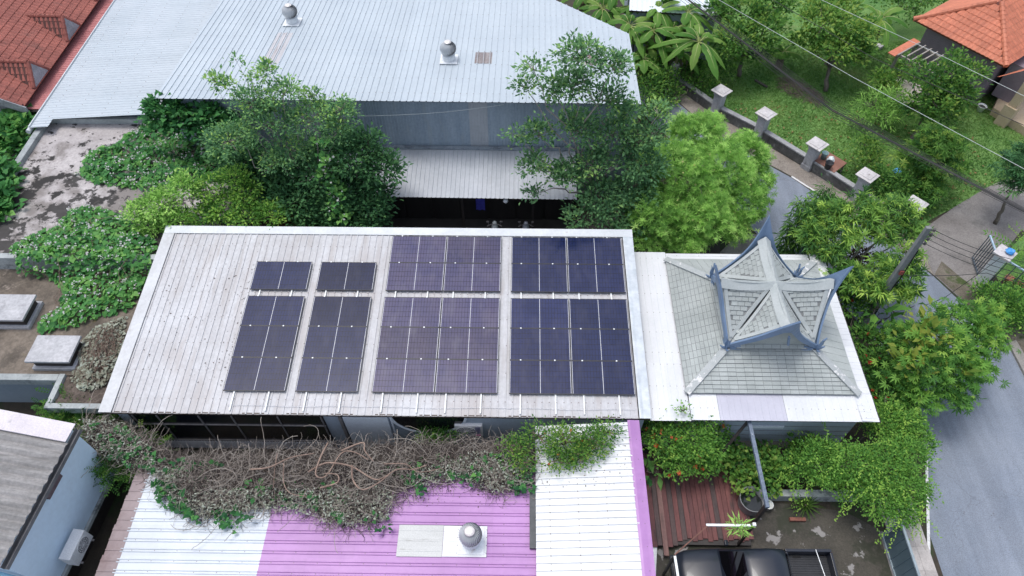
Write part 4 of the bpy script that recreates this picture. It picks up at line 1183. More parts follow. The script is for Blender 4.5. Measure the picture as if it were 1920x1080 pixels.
def xsheets(x0, x1, y0, y1, z, mat, pitch, seg, rh=0.022, rw=0.05, zx=0.0, kind='trap', parent=None, nm='roof_sheet'):
    """sheets whose ribs run along x"""
    sw = pitch * 3
    x = x0
    while x < x1 - 0.05:
        ln = min(seg, x1 - x)
        me = sheet_mesh(nm, profile(sw, pitch, rh, rw, kind), 0.0, ln + 0.004, mat, 0.002)
        k = 0
        y = y1
        while y > y0:
            place(me, nm, parent or sroof, basis((x, y, z + zx * (x - x0) + 0.003 * ((k + int((x - x0) / seg)) % 2)), (0, -1, 0), nrm((1, 0, zx))))
            y -= sw; k += 1
        x += ln
xsheets(-7.86, 0.70, 2.0, 9.2, SZ, M_pur, 0.315, 1.42, rh=0.034, rw=0.042, kind='double')
xsheets(-12.25, -7.862, 2.0, 9.2, SZ - 0.004, M_wsh, 0.315, 4.4, rh=0.034, rw=0.042, kind='double')
# tapering brown strip along the left edge
k = 0
y = 9.2
while y > 2:
    xl = -12.62 - 0.15 * (9.9 - y) / 4
    me = sheet_mesh('roof_sheet', profile(0.945, 0.315, 0.022, 0.055), 0.0, -12.18 - xl, M_brn, 0.002)
    place(me, 'roof_sheet', sroof, basis((xl, y, SZ + 0.004 + 0.002 * (k % 2)), (0, -1, 0), (1, 0, 0)))
    y -= 0.945; k += 1
sk = MB()
me = sheet_mesh('skylight_sheet', profile(0.97, 0.315, 0.008, 0.06), 0.0, 1.40, surf('grey_translucent_sheet', (0.42, 0.43, 0.42), (0.50, 0.51, 0.50), 0.9, 0.5, stretch=(0.5, 2, 1), stains=[(1.8, 0.6, 0.7, (0.33, 0.33, 0.31), (0.5, 3, 1))]), 0.002)
place(me, 'skylight_sheet', sroof, basis((-3.70, 7.40, SZ + 0.040), (0, -1, 0), (1, 0, 0)))
me = sheet_mesh('skylight_sheet', profile(0.95, 0.315, 0.008, 0.06), 0.0, 1.36, M_whsheet, 0.002)
place(me, 'skylight_sheet', sroof, basis((-2.29, 7.39, SZ + 0.042), (0, -1, 0), (1, 0, 0)))
turbine('silver turbine vent on the white patch of the purple roof', (-1.42, 6.93, SZ + 0.0), (0, 0, 1))
# raised white roof on the right with purple edge flashing
rr_ = MB().slab([(0.66, -2, 2.52), (3.85, -2, 2.90), (3.85, 10.75, 2.90), (0.66, 10.75, 2.52)], 0.05).build('upper_roof', M_dark, shop)
xsheets(0.60, 3.80, 2.0, 10.8, 2.56, M_whsheet, 0.222, 3.2, rh=0.045, rw=0.05, zx=0.122, parent=rr_)
m = MB(); m.box((0.40, 6.7, 2.425), (0.66, 8.6, 2.54)); m.build('end_flashing', surf('dark_grey_flashing', (0.05, 0.055, 0.06), (0.08, 0.085, 0.09), 4, 0.6, stains=[(9, 0.68, 0.70, (0.7, 0.7, 0.7), (1, 1, 1))]), shop)
m = MB(); K = 18; V = []
for j in range(K + 1):
    y = 2.0 + 8.85 * j / K
    for (x, z) in ((3.70, 2.985), (3.78, 3.0), (3.98, 2.99), (4.10, 2.985), (4.12, 2.86)):
        V.append((x, y, z + rnd.uniform(-0.006, 0.006)))
m.add(V, [(j * 5 + i, j * 5 + i + 1, j * 5 + 6 + i, j * 5 + 5 + i) for j in range(K) for i in range(4)])
m.build('edge_flashing', M_pur, shop, smooth=False)

# ------------------------------------------------------------------ red timber deck
deck = thing('timber_deck', 'worn dark red plank deck beside the white roof', 'deck', (6.2, 9, 0))
M_plank = [surf('red_plank_%d' % i, c1, c2, 1.4, 0.75, orand=0.15, stretch=(6, 0.7, 1), fine=10, fine_amt=0.16, stains=[(1.1, 0.54, 0.70, (0.035, 0.028, 0.028), (4, 0.6, 1))])
           for i, (c1, c2) in enumerate((((0.125, 0.046, 0.044), (0.17, 0.064, 0.060)), ((0.105, 0.042, 0.043), (0.145, 0.056, 0.055)), ((0.055, 0.042, 0.042), (0.095, 0.06, 0.058)), ((0.15, 0.082, 0.075), (0.21, 0.12, 0.105))))]
MB().box((4.5, 7.6, 0.12), (8.0, 10.9, 0.22)).build('frame', M_dark, deck)
x = 4.45; i = 0
pl_order = [1, 1, 2, 3, 1, 2, 0, 2, 0, 1, 0, 0, 0, 0, 2, 0, 0, 0, 1, 0]
while x < 8.05:
    wd = 0.175
    y0 = 7.45 + 0.05 * (i % 3) - (0.25 if i == 3 else 0) + (0.25 if x > 5.4 else 0)
    MB().box((x, y0, 0.225 + rnd.uniform(0, 0.012)), (x + wd - 0.012, 10.9, 0.265 + rnd.uniform(0, 0.012) + (0.03 if i == 3 else 0))).build('plank', M_plank[pl_order[i % 20]], deck)
    x += wd; i += 1

# ------------------------------------------------------------------ carport frame, water butt, bucket
M_greybeam = surf('blue_grey_steel', (0.095, 0.125, 0.175), (0.16, 0.20, 0.26), 3, 0.55, fine=12, fine_amt=0.2, stains=[(7, 0.62, 0.70, (0.36, 0.40, 0.44), (1, 1, 1))])
cp = thing('carport_frame', 'blue-grey steel beam frame reaching out from the pavilion wall', 'frame', (8.0, 9, 0))
MB().box((7.97, 8.12, 2.32), (8.09, 11.45, 2.44)).build('beam', M_greybeam, cp)
MB().box((7.97, 8.14, 0.02), (8.08, 8.26, 2.315)).build('post', M_dark, cp)
m = MB(); m.bar((8.02, 11.2, 2.3), (7.3, 10.6, 1.0), 0.1, 0.08); m.build('brace', M_dark, cp)
cb = thing('canopy_frame', 'thin white and rusty bars of a bare canopy over the pickup', 'frame', (7.0, 7.0, 0))
MB().box((6.02, 7.56, 2.18), (7.42, 7.63, 2.24)).build('crossbar', M_silver, cb)
MB().box((7.50, 7.58, 2.14), (7.60, 7.68, 2.26)).build('corner_plate', M_silver, cb)
MB().box((7.52, 7.60, 0.02), (7.60, 7.68, 2.135)).build('post', M_dark, cb)
m = MB(); m.bar((6.10, 7.60, 2.20), (4.90, 6.66, 2.20), 0.035, 0.04); m.build('rusty_bar', surf('rusty_steel', (0.13, 0.06, 0.045), (0.19, 0.09, 0.065), 5, 0.8), cb)
m = MB(); m.bar((4.90, 6.62, 2.20), (4.96, 4.6, 2.20), 0.075, 0.06); m.build('crossbar', M_silver, cb)
MB().box((4.88, 6.6, 0.02), (4.94, 6.68, 2.15)).build('post', M_dark, cb)
t = thing('water_butt', 'old grey open water butt at the corner of the deck', 'barrel', (8.02, 8.92, 0.02))
MB().lathe([(0.34, 0.0), (0.42, 0.35), (0.45, 0.78), (0.47, 0.80), (0.44, 0.80), (0.40, 0.40), (0.33, 0.36)], (8.18, 9.0, 0.02), 24).build('shell', surf('grey_plastic', (0.18, 0.185, 0.19), (0.27, 0.275, 0.28), 2, 0.6, stains=[(2, 0.55, 0.7, (0.10, 0.09, 0.08), (1, 1, 1))]), t, smooth=True)
MB().lathe([(0.385, 0.0), (0.38, 0.004)], (8.18, 9.0, 0.50), 24).build('water', surf('dark_water', (0.02, 0.024, 0.026), None, 3, 0.06), t)
t = thing('white_bucket', 'small white bucket beside the water butt', 'bucket', (8.85, 9.0, 0.02))
MB().lathe([(0.12, 0.0), (0.16, 0.30), (0.175, 0.31), (0.155, 0.30), (0.12, 0.05)], (8.85, 9.0, 0.02), 20).build('pail', M_silver, t, smooth=True)
m = MB(); m.tube([(8.85 + 0.17 * math.cos(a), 9.0 - 0.05 - 0.1 * math.sin(a), 0.32 - 0.06 * math.sin(a)) for a in np.linspace(0, math.pi, 9)], 0.006, 5); m.build('handle', M_alu, t)
t = tag(MB().box((9.55, 8.50, 0.02), (10.1, 8.62, 0.14)).build('red_brick_edging', surf('old_red_brick', (0.16, 0.065, 0.05), (0.22, 0.09, 0.065), 6, 0.9)), 'row of red bricks lying by the spiky plant', 'brick')
wall_l = tag(MB().box((8.95, 9.25, 0.0), (12.3, 9.5, 0.45)).build('low_yard_wall', M_par), 'low grey wall at the back of the yard under the hedge', 'wall')
tag(MB().obox((4.62, 6.95, 0.16), (0.07, -0.02, 0), (0.1, 0.62, 0), (0, 0, 0.03)).build('white_board', M_silver), 'white board lying beside the deck', 'board')

# ------------------------------------------------------------------ pickup truck
trk = thing('pickup_truck', 'black double-cab pickup truck parked in the yard', 'pickup truck', (7.7, 6.35, 0))
mt, nt_, b_ = newmat('black_car_paint')
b_.inputs['Base Color'].default_value = (0.012, 0.016, 0.026, 1)
b_.inputs['Roughness'].default_value = 0.32
b_.inputs['Coat Weight'].default_value = 0.25
b_.inputs['Coat Roughness'].default_value = 0.06
M_car = mt
M_carglass = surf('car_glass', (0.003, 0.003, 0.004), None, 3, 0.05, fine_amt=0)
M_rub = surf('tyre_rubber', (0.012, 0.012, 0.012), None, 3, 0.85)
TX, TY = 5.15, 6.35                                   # nose, centre line; the truck points to -x
def loft(secs, close=True):
    m = MB(); n_ = len(secs[0])
    V = [p for s_ in secs for p in s_]
    F = [(i * n_ + k, i * n_ + (k + 1) % n_, (i + 1) * n_ + (k + 1) % n_, (i + 1) * n_ + k) for i in range(len(secs) - 1) for k in range(n_)]
    F += [tuple(range(n_ - 1, -1, -1)), tuple((len(secs) - 1) * n_ + k for k in range(n_))]
    return m.add(V, F)
def sec(x, hw, z0, z1, crown=0.04, r=0.14):
    """rounded cross-section"""
    pts_ = [(-hw, z0), (hw, z0), (hw + 0.01, z1 - r - 0.12), (hw - 0.02, z1 - r * 0.6), (hw - r * 0.6, z1 - 0.01), (hw * 0.45, z1 + crown * 0.8), (0, z1 + crown), (-hw * 0.45, z1 + crown * 0.8), (-hw + r * 0.6, z1 - 0.01), (-hw + 0.02, z1 - r * 0.6), (-hw - 0.01, z1 - r - 0.12)]
    return [(TX + x, TY - y, z) for y, z in pts_]
body = loft([sec(0.0, 0.62, 0.45, 0.80), sec(0.10, 0.78, 0.38, 0.93), sec(0.35, 0.86, 0.34, 1.02), sec(0.9, 0.90, 0.32, 1.07), sec(1.45, 0.91, 0.32, 1.11), sec(1.6, 0.91, 0.32, 1.08), sec(3.55, 0.91, 0.32, 1.05), sec(3.62, 0.91, 0.32, 0.70, 0.0), sec(5.15, 0.90, 0.34, 0.70, 0.0)]).build('body', M_car, trk, smooth=True)
def csec(x, hb, ht, z0, z1, crown=0.05):
    pts_ = [(-hb, z0), (hb, z0), (ht + 0.03, z1 - 0.10), (ht - 0.06, z1 - 0.01), (ht * 0.5, z1 + crown * 0.8), (0, z1 + crown), (-ht * 0.5, z1 + crown * 0.8), (-ht + 0.06, z1 - 0.01), (-ht - 0.03, z1 - 0.10)]
    return [(TX + x, TY - y, z) for y, z in pts_]
loft([csec(1.38, 0.86, 0.84, 1.02, 1.10, 0.02), csec(2.12, 0.86, 0.68, 1.02, 1.66, 0.03), csec(2.25, 0.86, 0.68, 1.02, 1.71, 0.04), csec(2.9, 0.86, 0.69, 1.02, 1.74, 0.04), csec(3.35, 0.86, 0.68, 1.02, 1.71, 0.03), csec(3.62, 0.85, 0.72, 1.02, 1.22, 0.01)]).build('cab', M_car, trk, smooth=True)
def gl(P, nm='window'):
    P = [np.array((TX + x, TY - y, z)) for x, y, z in P]
    n_ = nrm(np.cross(P[1] - P[0], P[2] - P[0])); c = sum(P) / len(P)
    if n_ @ (c - np.array((TX + 2.6, TY, 1.1))) < 0:
        n_ = -n_
    m = MB().add([q + n_ * 0.022 for q in P], [tuple(range(len(P)))])
    return m.build(nm, M_carglass, trk)
gl([(1.46, -0.76, 1.15), (1.46, 0.76, 1.15), (2.08, 0.60, 1.66), (2.08, 0, 1.69), (2.08, -0.60, 1.66)], 'windscreen')
gl([(3.40, -0.6, 1.64), (3.40, 0.6, 1.64), (3.60, 0.66, 1.24), (3.60, -0.66, 1.24)], 'rear_window')
for s_ in (-1, 1):
    gl([(1.75, s_ * 0.87, 1.13), (2.5, s_ * 0.87, 1.13), (2.5, s_ * 0.73, 1.62), (2.2, s_ * 0.74, 1.60)])
    gl([(2.58, s_ * 0.87, 1.13), (3.4, s_ * 0.87, 1.13), (3.28, s_ * 0.73, 1.58), (2.58, s_ * 0.73, 1.62)])
    MB().obox((TX + 1.72, TY - s_ * 1.03, 1.14), (0.06, 0, 0), (0, 0.09, 0), (0, 0, 0.08)).build('wing_mirror', M_car, trk, bevel=0.03)
    MB().obox((TX + 0.14, TY - s_ * 0.62, 0.80), (0.08, 0.03 * s_, 0), (0.0, 0.15, 0), (0, 0, 0.07)).build('headlight', surf('headlight_glass', (0.45, 0.47, 0.5), None, 3, 0.1), trk, bevel=0.03)
    MB().box((TX + 5.10, TY - s_ * 0.86 - 0.05, 0.65), (TX + 5.19, TY - s_ * 0.86 + 0.05, 0.95)).build('tail_light', surf('red_lens', (0.3, 0.01, 0.01), None, 3, 0.2), trk)
    MB().box((TX + 3.64, TY + (0.80 if s_ < 0 else -0.90), 0.70), (TX + 5.15, TY + (0.90 if s_ < 0 else -0.80), 1.08)).build('bed_side', M_car, trk, bevel=0.02)
    for xw in (0.92, 4.1):
        m = MB(); yc = TY + s_ * 0.80
        V = []
        for k in range(20):
            a = 2 * math.pi * k / 20
            for (dy, rr) in ((-0.11, 0.33), (-0.09, 0.365), (0.09, 0.365), (0.11, 0.33)):
                V.append((TX + xw + rr * math.cos(a), yc + dy, 0.385 + rr * math.sin(a)))
        m.add(V, [(k * 4 + i, k * 4 + i + 1, ((k + 1) % 20) * 4 + i + 1, ((k + 1) % 20) * 4 + i) for k in range(20) for i in range(3)])
        wo2 = m.build('wheel', M_rub, trk, smooth=True)
        m = MB(); ax = [(TX + xw + 0.26 * math.cos(a), yc + s_ * 0.112, 0.385 + 0.26 * math.sin(a)) for a in np.linspace(0, 2 * math.pi, 16, endpoint=False)]
        m.add(ax, [tuple(range(16))]); m.build('rim', M_alu, wo2)
MB().box((TX + 5.08, TY - 0.795, 0.70), (TX + 5.16, TY + 0.795, 1.08)).build('tailgate', M_car, trk, bevel=0.015)
MB().box((TX + 3.64, TY - 0.795, 0.70), (TX + 3.70, TY + 0.795, 1.08)).build('bed_front', M_car, trk, bevel=0.015)
me = sheet_mesh('bed_liner', profile(1.58, 0.075, 0.014, 0.04), 0.0, 1.37, surf('bed_liner', (0.012, 0.014, 0.018), (0.02, 0.022, 0.027), 4, 0.55), 0.002)
place(me, 'bed_liner', trk, basis((TX + 3.705, TY + 0.79, 0.715), (0, -1, 0), (1, 0, 0)))
m = MB(); m.tube([(TX + 4.62, TY + 0.86, 1.12), (TX + 4.80, TY - 0.86, 1.12)], 0.014, 6); m.build('load_bar', M_silver, trk)
m = MB(); m.box((TX - 0.06, TY - 0.80, 0.40), (TX + 0.10, TY + 0.80, 0.62)); m.build('front_bumper', M_car, trk, bevel=0.05)
MB().box((TX + 5.155, TY - 0.8, 0.42), (TX + 5.27, TY + 0.8, 0.58)).build('rear_bumper', M_alu, trk, bevel=0.02)
MB().box((TX - 0.015, TY - 0.46, 0.63), (TX + 0.04, TY + 0.46, 0.80)).build('grille', M_alu, trk)
for y in (-0.35, 0.25):
    m = MB(); m.tube([(TX + 1.50, TY + y, 1.17), (TX + 1.75, TY + y + 0.5, 1.40)], 0.008, 5); m.build('wiper', M_rub, trk)

# ------------------------------------------------------------------ sliding gate of the yard
gt = thing('yard_gate', 'grey-blue sheet metal sliding gate between the yard and the pavement', 'gate', (12.65, 5, 0))
M_gate = surf('gate_sheet', (0.075, 0.115, 0.14), (0.10, 0.145, 0.175), 1.0, 0.45, fine=6, fine_amt=0.06, stretch=(1, 1, 0.4))
M_gatef = surf('gate_frame_paint', (0.20, 0.25, 0.28), (0.27, 0.33, 0.36), 3, 0.5)
me = sheet_mesh('gate_panel', profile(0.9, 0.30, 0.02, 0.05), 0.0, 1.38, M_gate, 0.004)
for i in range(8):
    place(me, 'gate_panel', gt, basis((12.66, 8.0 - i * 0.9, 0.09), (0, -1, 0), (0, 0, 1)))
m = MB()
for z in (0.07, 1.49):
    m.box((12.615, 0.8, z - 0.03), (12.69, 8.05, z + 0.03))
m.build('frame_rail', M_gatef, gt)
m = MB()
for y in (8.05, 4.4, 0.8):
    m.box((12.60, y - 0.03, 0.04), (12.655, y + 0.03, 1.455))
m.build('frame_post', M_gatef, gt)
m = MB(); m.box((12.58, 0, 0.02), (12.73, 8.2, 0.034)); m.build('gate_track', M_alu, gt)
# ------------------------------------------------------------------ garden wall with square pillars
gw = thing('garden_wall', 'low blackened concrete garden wall with tall square capped pillars along the road', 'wall', (12.5, 29, 0))
M_gwall = surf('blackened_concrete', (0.085, 0.085, 0.085), (0.17, 0.17, 0.17), 0.8, 0.9, fine=9, fine_amt=0.25, bump=0.3, stretch=(1, 1, 0.6), stains=[(1.6, 0.58, 0.68, (0.35, 0.35, 0.36), (1, 1, 0.7)), (1.2, 0.55, 0.68, (0.035, 0.035, 0.035), (1, 1, 0.6))])
M_gcap = surf('wall_coping', (0.24, 0.245, 0.255), (0.34, 0.345, 0.355), 1.0, 0.9, fine=9, fine_amt=0.2)
M_pil = surf('grey_pillar', (0.33, 0.335, 0.355), (0.46, 0.465, 0.485), 1.3, 0.85, fine=9, fine_amt=0.15, stretch=(1, 1, 0.5), stains=[(1.8, 0.60, 0.72, (0.18, 0.18, 0.19), (1, 1, 0.4))])
M_pcap = surf('pillar_cap', (0.42, 0.40, 0.40), (0.54, 0.52, 0.52), 1.6, 0.85, fine=9, fine_amt=0.15, stains=[(3, 0.62, 0.70, (0.25, 0.23, 0.22), (1, 1, 1))])
pb = [w(1262, 158), w(1341, 214), w(1421, 257), w(1513, 314), w(1603, 372), w(1690, 425)]
pb = [np.array((q[0], q[1], 0)) for q in pb]
gd = nrm(pb[4] - pb[0]); gs = np.array((-gd[1], gd[0], 0))
for i, p in enumerate(pb):
    hh = 1.42
    col = MB()
    m4 = basis((0, 0, 0), gd, gs)
    def ring(h0, z):
        return [p + gd * (a * h0) + gs * (b * h0) + np.array((0, 0, z)) for a, b in ((-1, -1), (1, -1), (1, 1), (-1, 1))]
    def stack(levels):
        m = MB()
        V = [q for (h0, z) in levels for q in ring(h0, z)]
        F = [(3, 2, 1, 0), tuple(len(V) - 4 + k for k in range(4))]
        for j in range(len(levels) - 1):
            F += [(j * 4 + k, j * 4 + (k + 1) % 4, j * 4 + 4 + (k + 1) % 4, j * 4 + 4 + k) for k in range(4)]
        return m.add(V, F)
    if i == 0:
        o = stack([(0.24, 0.0), (0.22, hh)]).build('pillar', M_pil, gw)
        continue
    o = stack([(0.26, 0.0), (0.26, 0.25), (0.235, 0.30), (0.235, hh - 0.16), (0.27, hh - 0.12), (0.27, hh)]).build('pillar', M_pil, gw, bevel=0.012)
    stack([(0.30, hh + 0.002), (0.40, hh + 0.10), (0.41, hh + 0.14), (0.30, hh + 0.17), (0.28, hh + 0.20), (0.0, hh + 0.26)]).build('cap', M_pcap, o)
for a, b in list(zip(pb[:-1], pb[1:])) + [(pb[0] - gd * 3, pb[0])]:
    A = a + gd * 0.28; B = b - gd * 0.28
    m = MB().bar((A[0], A[1], 0.28), (B[0], B[1], 0.28), 0.20, 0.56); m.build('wall_panel', M_gwall, gw)
    m = MB().bar((A[0], A[1], 0.59), (B[0], B[1], 0.59), 0.28, 0.07); m.build('coping', M_gcap, gw)

# ------------------------------------------------------------------ white gate post and blue fence at the driveway
gp_ = thing('driveway_gate_post', 'white concrete gate post with a blue bag on top by the driveway', 'post', w(1845, 520))
q = w(1842, 524)
MB().obox((q[0], q[1], 0.86), gd * 0.24, gs * 0.24, (0, 0, 0.86)).build('post', surf('white_post', (0.60, 0.64, 0.68), (0.70, 0.74, 0.77), 1.5, 0.7, stains=[(2.2, 0.62, 0.75, (0.42, 0.44, 0.45), (1, 1, 0.4))]), gp_, bevel=0.01)
MB().obox((q[0], q[1], 1.79), gd * 0.36, gs * 0.36, (0, 0, 0.06)).build('cap', M_pcap, gp_, bevel=0.01)
bagm = MB().lathe([(0.02, 0.0), (0.15, 0.02), (0.19, 0.10), (0.13, 0.18), (0.03, 0.20)], (q[0] + 0.14, q[1] - 0.02, 1.852), 9)
for i_, v_ in enumerate(bagm.v):
    bagm.v[i_] = (v_[0] + rnd.uniform(-.03, .03), v_[1] + rnd.uniform(-.03, .03), v_[2] + rnd.uniform(0, .02))
tag(bagm.build('blue_bag', surf('blue_plastic', (0.04, 0.24, 0.62), (0.08, 0.34, 0.75), 3, 0.35)), 'crumpled bright blue bag lying on the white gate post', 'bag')
M_bfence = surf('pale_blue_steel', (0.30, 0.42, 0.52), (0.38, 0.50, 0.60), 3, 0.5)
M_dfence = surf('dark_blue_steel', (0.075, 0.095, 0.12), (0.11, 0.135, 0.16), 3, 0.6)
def fence(label, a, b, h, nbar):
    a = np.array((a[0], a[1], 0)); b = np.array((b[0], b[1], 0))
    t = thing('steel_fence', label, 'fence', (a + b) / 2)
    MB().bar((a[0], a[1], h), (b[0], b[1], h), 0.06, 0.06).build('top_rail', M_bfence, t)
    MB().bar((a[0], a[1], 0.15), (b[0], b[1], 0.15), 0.05, 0.05).build('bottom_rail', M_dfence, t)
    for i in range(nbar + 1):
        p = a + (b - a) * i / nbar
        m = MB(); m.bar((p[0], p[1], 0.18), (p[0], p[1], h - 0.032), 0.03, 0.03, (0, 1, 0)); m.build('picket', M_dfence, t)
fa = w(1820, 486)
fence('dark steel gate leaf with pale blue top rail left of the white post', fa, q - gd * 0.30, 1.62, 6)
fence('steel fence with pale blue top rail right of the white post', q + gd * 0.30, q + gd * 3.4, 1.55, 9)
b2 = thing('fence_base_wall', 'low grey base wall below the steel fence by the white post', 'wall', q + gd * 2)
MB().bar(q + gd * 0.3 + np.array((0, 0, 0.05)), q + gd * 4.2 + np.array((0, 0, 0.05)), 0.24, 0.12).build('wall_panel', M_gcap, b2)

# ------------------------------------------------------------------ utility pole and wires
pole = thing('utility_pole', 'leaning grey concrete utility pole between the mango tree and the road', 'utility pole', w(1617, 606))
M_pole = surf('pole_concrete', (0.13, 0.14, 0.145), (0.21, 0.22, 0.225), 1.5, 0.9, fine=9, fine_amt=0.15, stretch=(1, 1, 0.4), stains=[(1.8, 0.6, 0.75, (0.10, 0.10, 0.10), (1, 1, 0.4))])
p0 = w(1617, 606)
d_ = ray(1742, 426); tt = (p0[:2] @ d_[:2]) / (d_[:2] @ d_[:2]); p1 = CC + d_ * tt
m = MB()
ax = nrm(p1 - p0); a_ = nrm(np.cross(ax, (0, 1, 0))); b_2 = np.cross(ax, a_)
V = []
for (c, hw) in ((p0, 0.15), (p1, 0.095)):
    V += [c + a_ * (i * hw) + b_2 * (j * hw * 0.8) for i, j in ((-1, -1), (1, -1), (1, 1), (-1, 1))]
m.add(V, [(3, 2, 1, 0), (4, 5, 6, 7), (0, 1, 5, 4), (1, 2, 6, 5), (2, 3, 7, 6), (3, 0, 4, 7)])
m.build('post', M_pole, pole, bevel=0.015)
ins = []
for k in range(4):
    c = p1 - ax * (0.12 + 0.24 * k) + np.array((0.22, -0.05, 0.02))
    m = MB(); m.tube([c - np.array((0.12, 0, 0)), c - np.array((0.02, 0, 0))], 0.02, 6); m.lathe([(0.05, -0.05), (0.035, -0.02), (0.055, 0.0), (0.035, 0.03), (0.05, 0.05)], c, 10)
    m.build('insulator', surf('brown_insulator', (0.05, 0.045, 0.045), (0.08, 0.07, 0.07), 3, 0.4), pole)
    ins.append(c)
m = MB(); c = p0 + (p1 - p0) * 0.60 + np.array((0.02, -0.16, 0)); m.box(tuple(c - np.array((0.07, 0.03, 0.1))), tuple(c + np.array((0.07, 0.03, 0.1)))); m.build('junction_box', surf('dull_red', (0.25, 0.06, 0.05), None, 3, 0.6), pole)
m = MB(); m.tube([p0 + (p1 - p0) * t_ + np.array((0.14, -0.10 - 0.04 * math.sin(t_ * 14), 0)) for t_ in np.linspace(0.1, 0.8, 12)], 0.025, 5); m.build('cable', M_rub, pole)
M_wire = surf('black_cable', (0.012, 0.013, 0.016), None, 3, 0.6)
M_wirew = surf('pale_cable', (0.52, 0.56, 0.56), None, 3, 0.5)
def wire(label, pts_, r, mat=M_wire, sag=0.25, group=None, nm='power_line'):
    P = [np.array(q, float) for q in pts_]
    path = []
    for a, b in zip(P[:-1], P[1:]):
        for t_ in np.linspace(0, 1, 14):
            path.append(a + (b - a) * t_ - np.array((0, 0, sag * 4 * t_ * (1 - t_))))
    m = MB(); m.tube(path, r, 5)
    return tag(m.build(nm, mat), label, 'cable', group)
for k, c in enumerate(ins):
    e = w(1990, 505 + 14 * k - 2 * k, 5.6 - 0.24 * k)
    wire(f'thin black cable leaving the {["top", "second", "third", "lowest"][k]} insulator of the pole to the right', [c, e], 0.010, sag=0.25, group='pole wires')
wire('black service cable hanging low right of the pole', [p0 + (p1 - p0) * 0.55, w(1850, 512, 3.0), w(1990, 540, 4.0)], 0.012, sag=0.12, group='pole wires')
wire('loose black cable drooping over the road below the pole', [w(1875, 484, 3.0), w(1774, 556, 1.2), w(1735, 572, 0.02)], 0.012, sag=0.05, group='pole wires')
# bundle crossing the garden
for k, (off, r) in enumerate(((-24, 0.009), (-15, 0.010), (-7, 0.011), (0, 0.024), (5, 0.020), (13, 0.010), (24, 0.009))):
    a = w(1205 + k * 3, -60 + off * 0.8, 7.2); b = w(1560, 205 + off * 0.55, 5.2); c = w(1990, 432 + off * 0.15, 6.2)
    wire(f'black cable bundle over the garden, {["topmost", "second", "third", "thick upper", "thick lower", "sixth", "lowest"][k]} strand', [a, b, c], r, sag=0.0, group='cable bundle')
wire('pale wire crossing the lawn from the upper middle to the right edge', [w(1300, -28, 6.5), w(1600, 145, 5.6), w(1990, 354, 6.0)], 0.010, M_wirew, sag=0.0, group='pale wires')
wire('pale wire passing in front of the orange roofed house', [w(1450, -42, 6.5), w(1740, 92, 5.6), w(1990, 214, 6.0)], 0.010, M_wirew, sag=0.0, group='pale wires')
wire('thin dark wire between the two pale wires over the garden', [w(1380, -40, 6.5), w(1640, 110, 5.6), w(1990, 266, 6.0)], 0.014, sag=0.0)
wire('thin wire strung along the warehouse wall', [wy(560, 217, 24.2), wy(780, 214, 24.2), wy(945, 196, 24.2)], 0.012, M_wirew, sag=0.06)

# ------------------------------------------------------------------ orange tiled house, top right
org = thing('orange_tiled_house', 'house with bright orange tiled hip roof in the upper right corner', 'house', (26, 35, 0))
M_otile = surf('orange_clay_tile', (0.42, 0.135, 0.075), (0.52, 0.175, 0.10), 1.1, 0.65, orand=0.1, fine=9, fine_amt=0.14, stains=[(1.2, 0.58, 0.75, (0.36, 0.12, 0.08), (1, 1, 1))])
M_obed = surf('orange_bed', (0.12, 0.04, 0.03), (0.16, 0.055, 0.04), 2, 0.9)
oz = 3.0
cA, cB = w(1712, 37, oz), w(1885, 126, oz)
ou = nrm(cB - cA)                                   # along the front eave
oin = np.array((-ou[1], ou[0], 0))                  # inwards, away from the camera
if oin[1] < 0:
    oin = -oin
WE = np.linalg.norm(cB - cA)
apx = wp(1877, 2, cA, nrm(np.cross(ou, oin * 1.0 + np.array((0, 0, 0.62)))))
slope_v = nrm(oin + np.array((0, 0, 0.62)))
onn = nrm(np.cross(ou, slope_v))
H_o = (apx - cA) @ slope_v; xo = (apx - cA) @ ou
fo = MB().slab([cA, cB, apx], 0.1).build('roof', M_obed, org)
ME_OT = tile_mesh(0.255, 0.33, M_otile)
tiled(fo, cA, ou, slope_v, WE, H_o, 0.255, 0.33, ME_OT, M_otile, inside=lambda x, y: xo * y / H_o + 0.05 < x < WE - (WE - xo) * y / H_o - 0.02, limit=280)
# right hand face
cD = cB + oin * (-0.2) + ou * 0.0
ru = nrm(oin); rin = nrm(-ou + np.array((0, 0, 0.62)))
cC = cB + oin * 9.0
rtop = apx + oin * 6.0
fr_ = MB().slab([cB, cC, rtop, apx], 0.1).build('roof', M_obed, org)
rn_ = nrm(np.cross(ru, nrm(apx - cB - ru * ((apx - cB) @ ru))))
ruy_ = nrm(apx - cB - ru * ((apx - cB) @ ru)); Hr = (apx - cB) @ ruy_; xr_ = (apx - cB) @ ru
tiled(fr_, cB, ru, ruy_, 9.0, Hr, 0.255, 0.33, ME_OT, M_otile, inside=lambda x, y: x > xr_ * y / Hr + 0.05, limit=60)
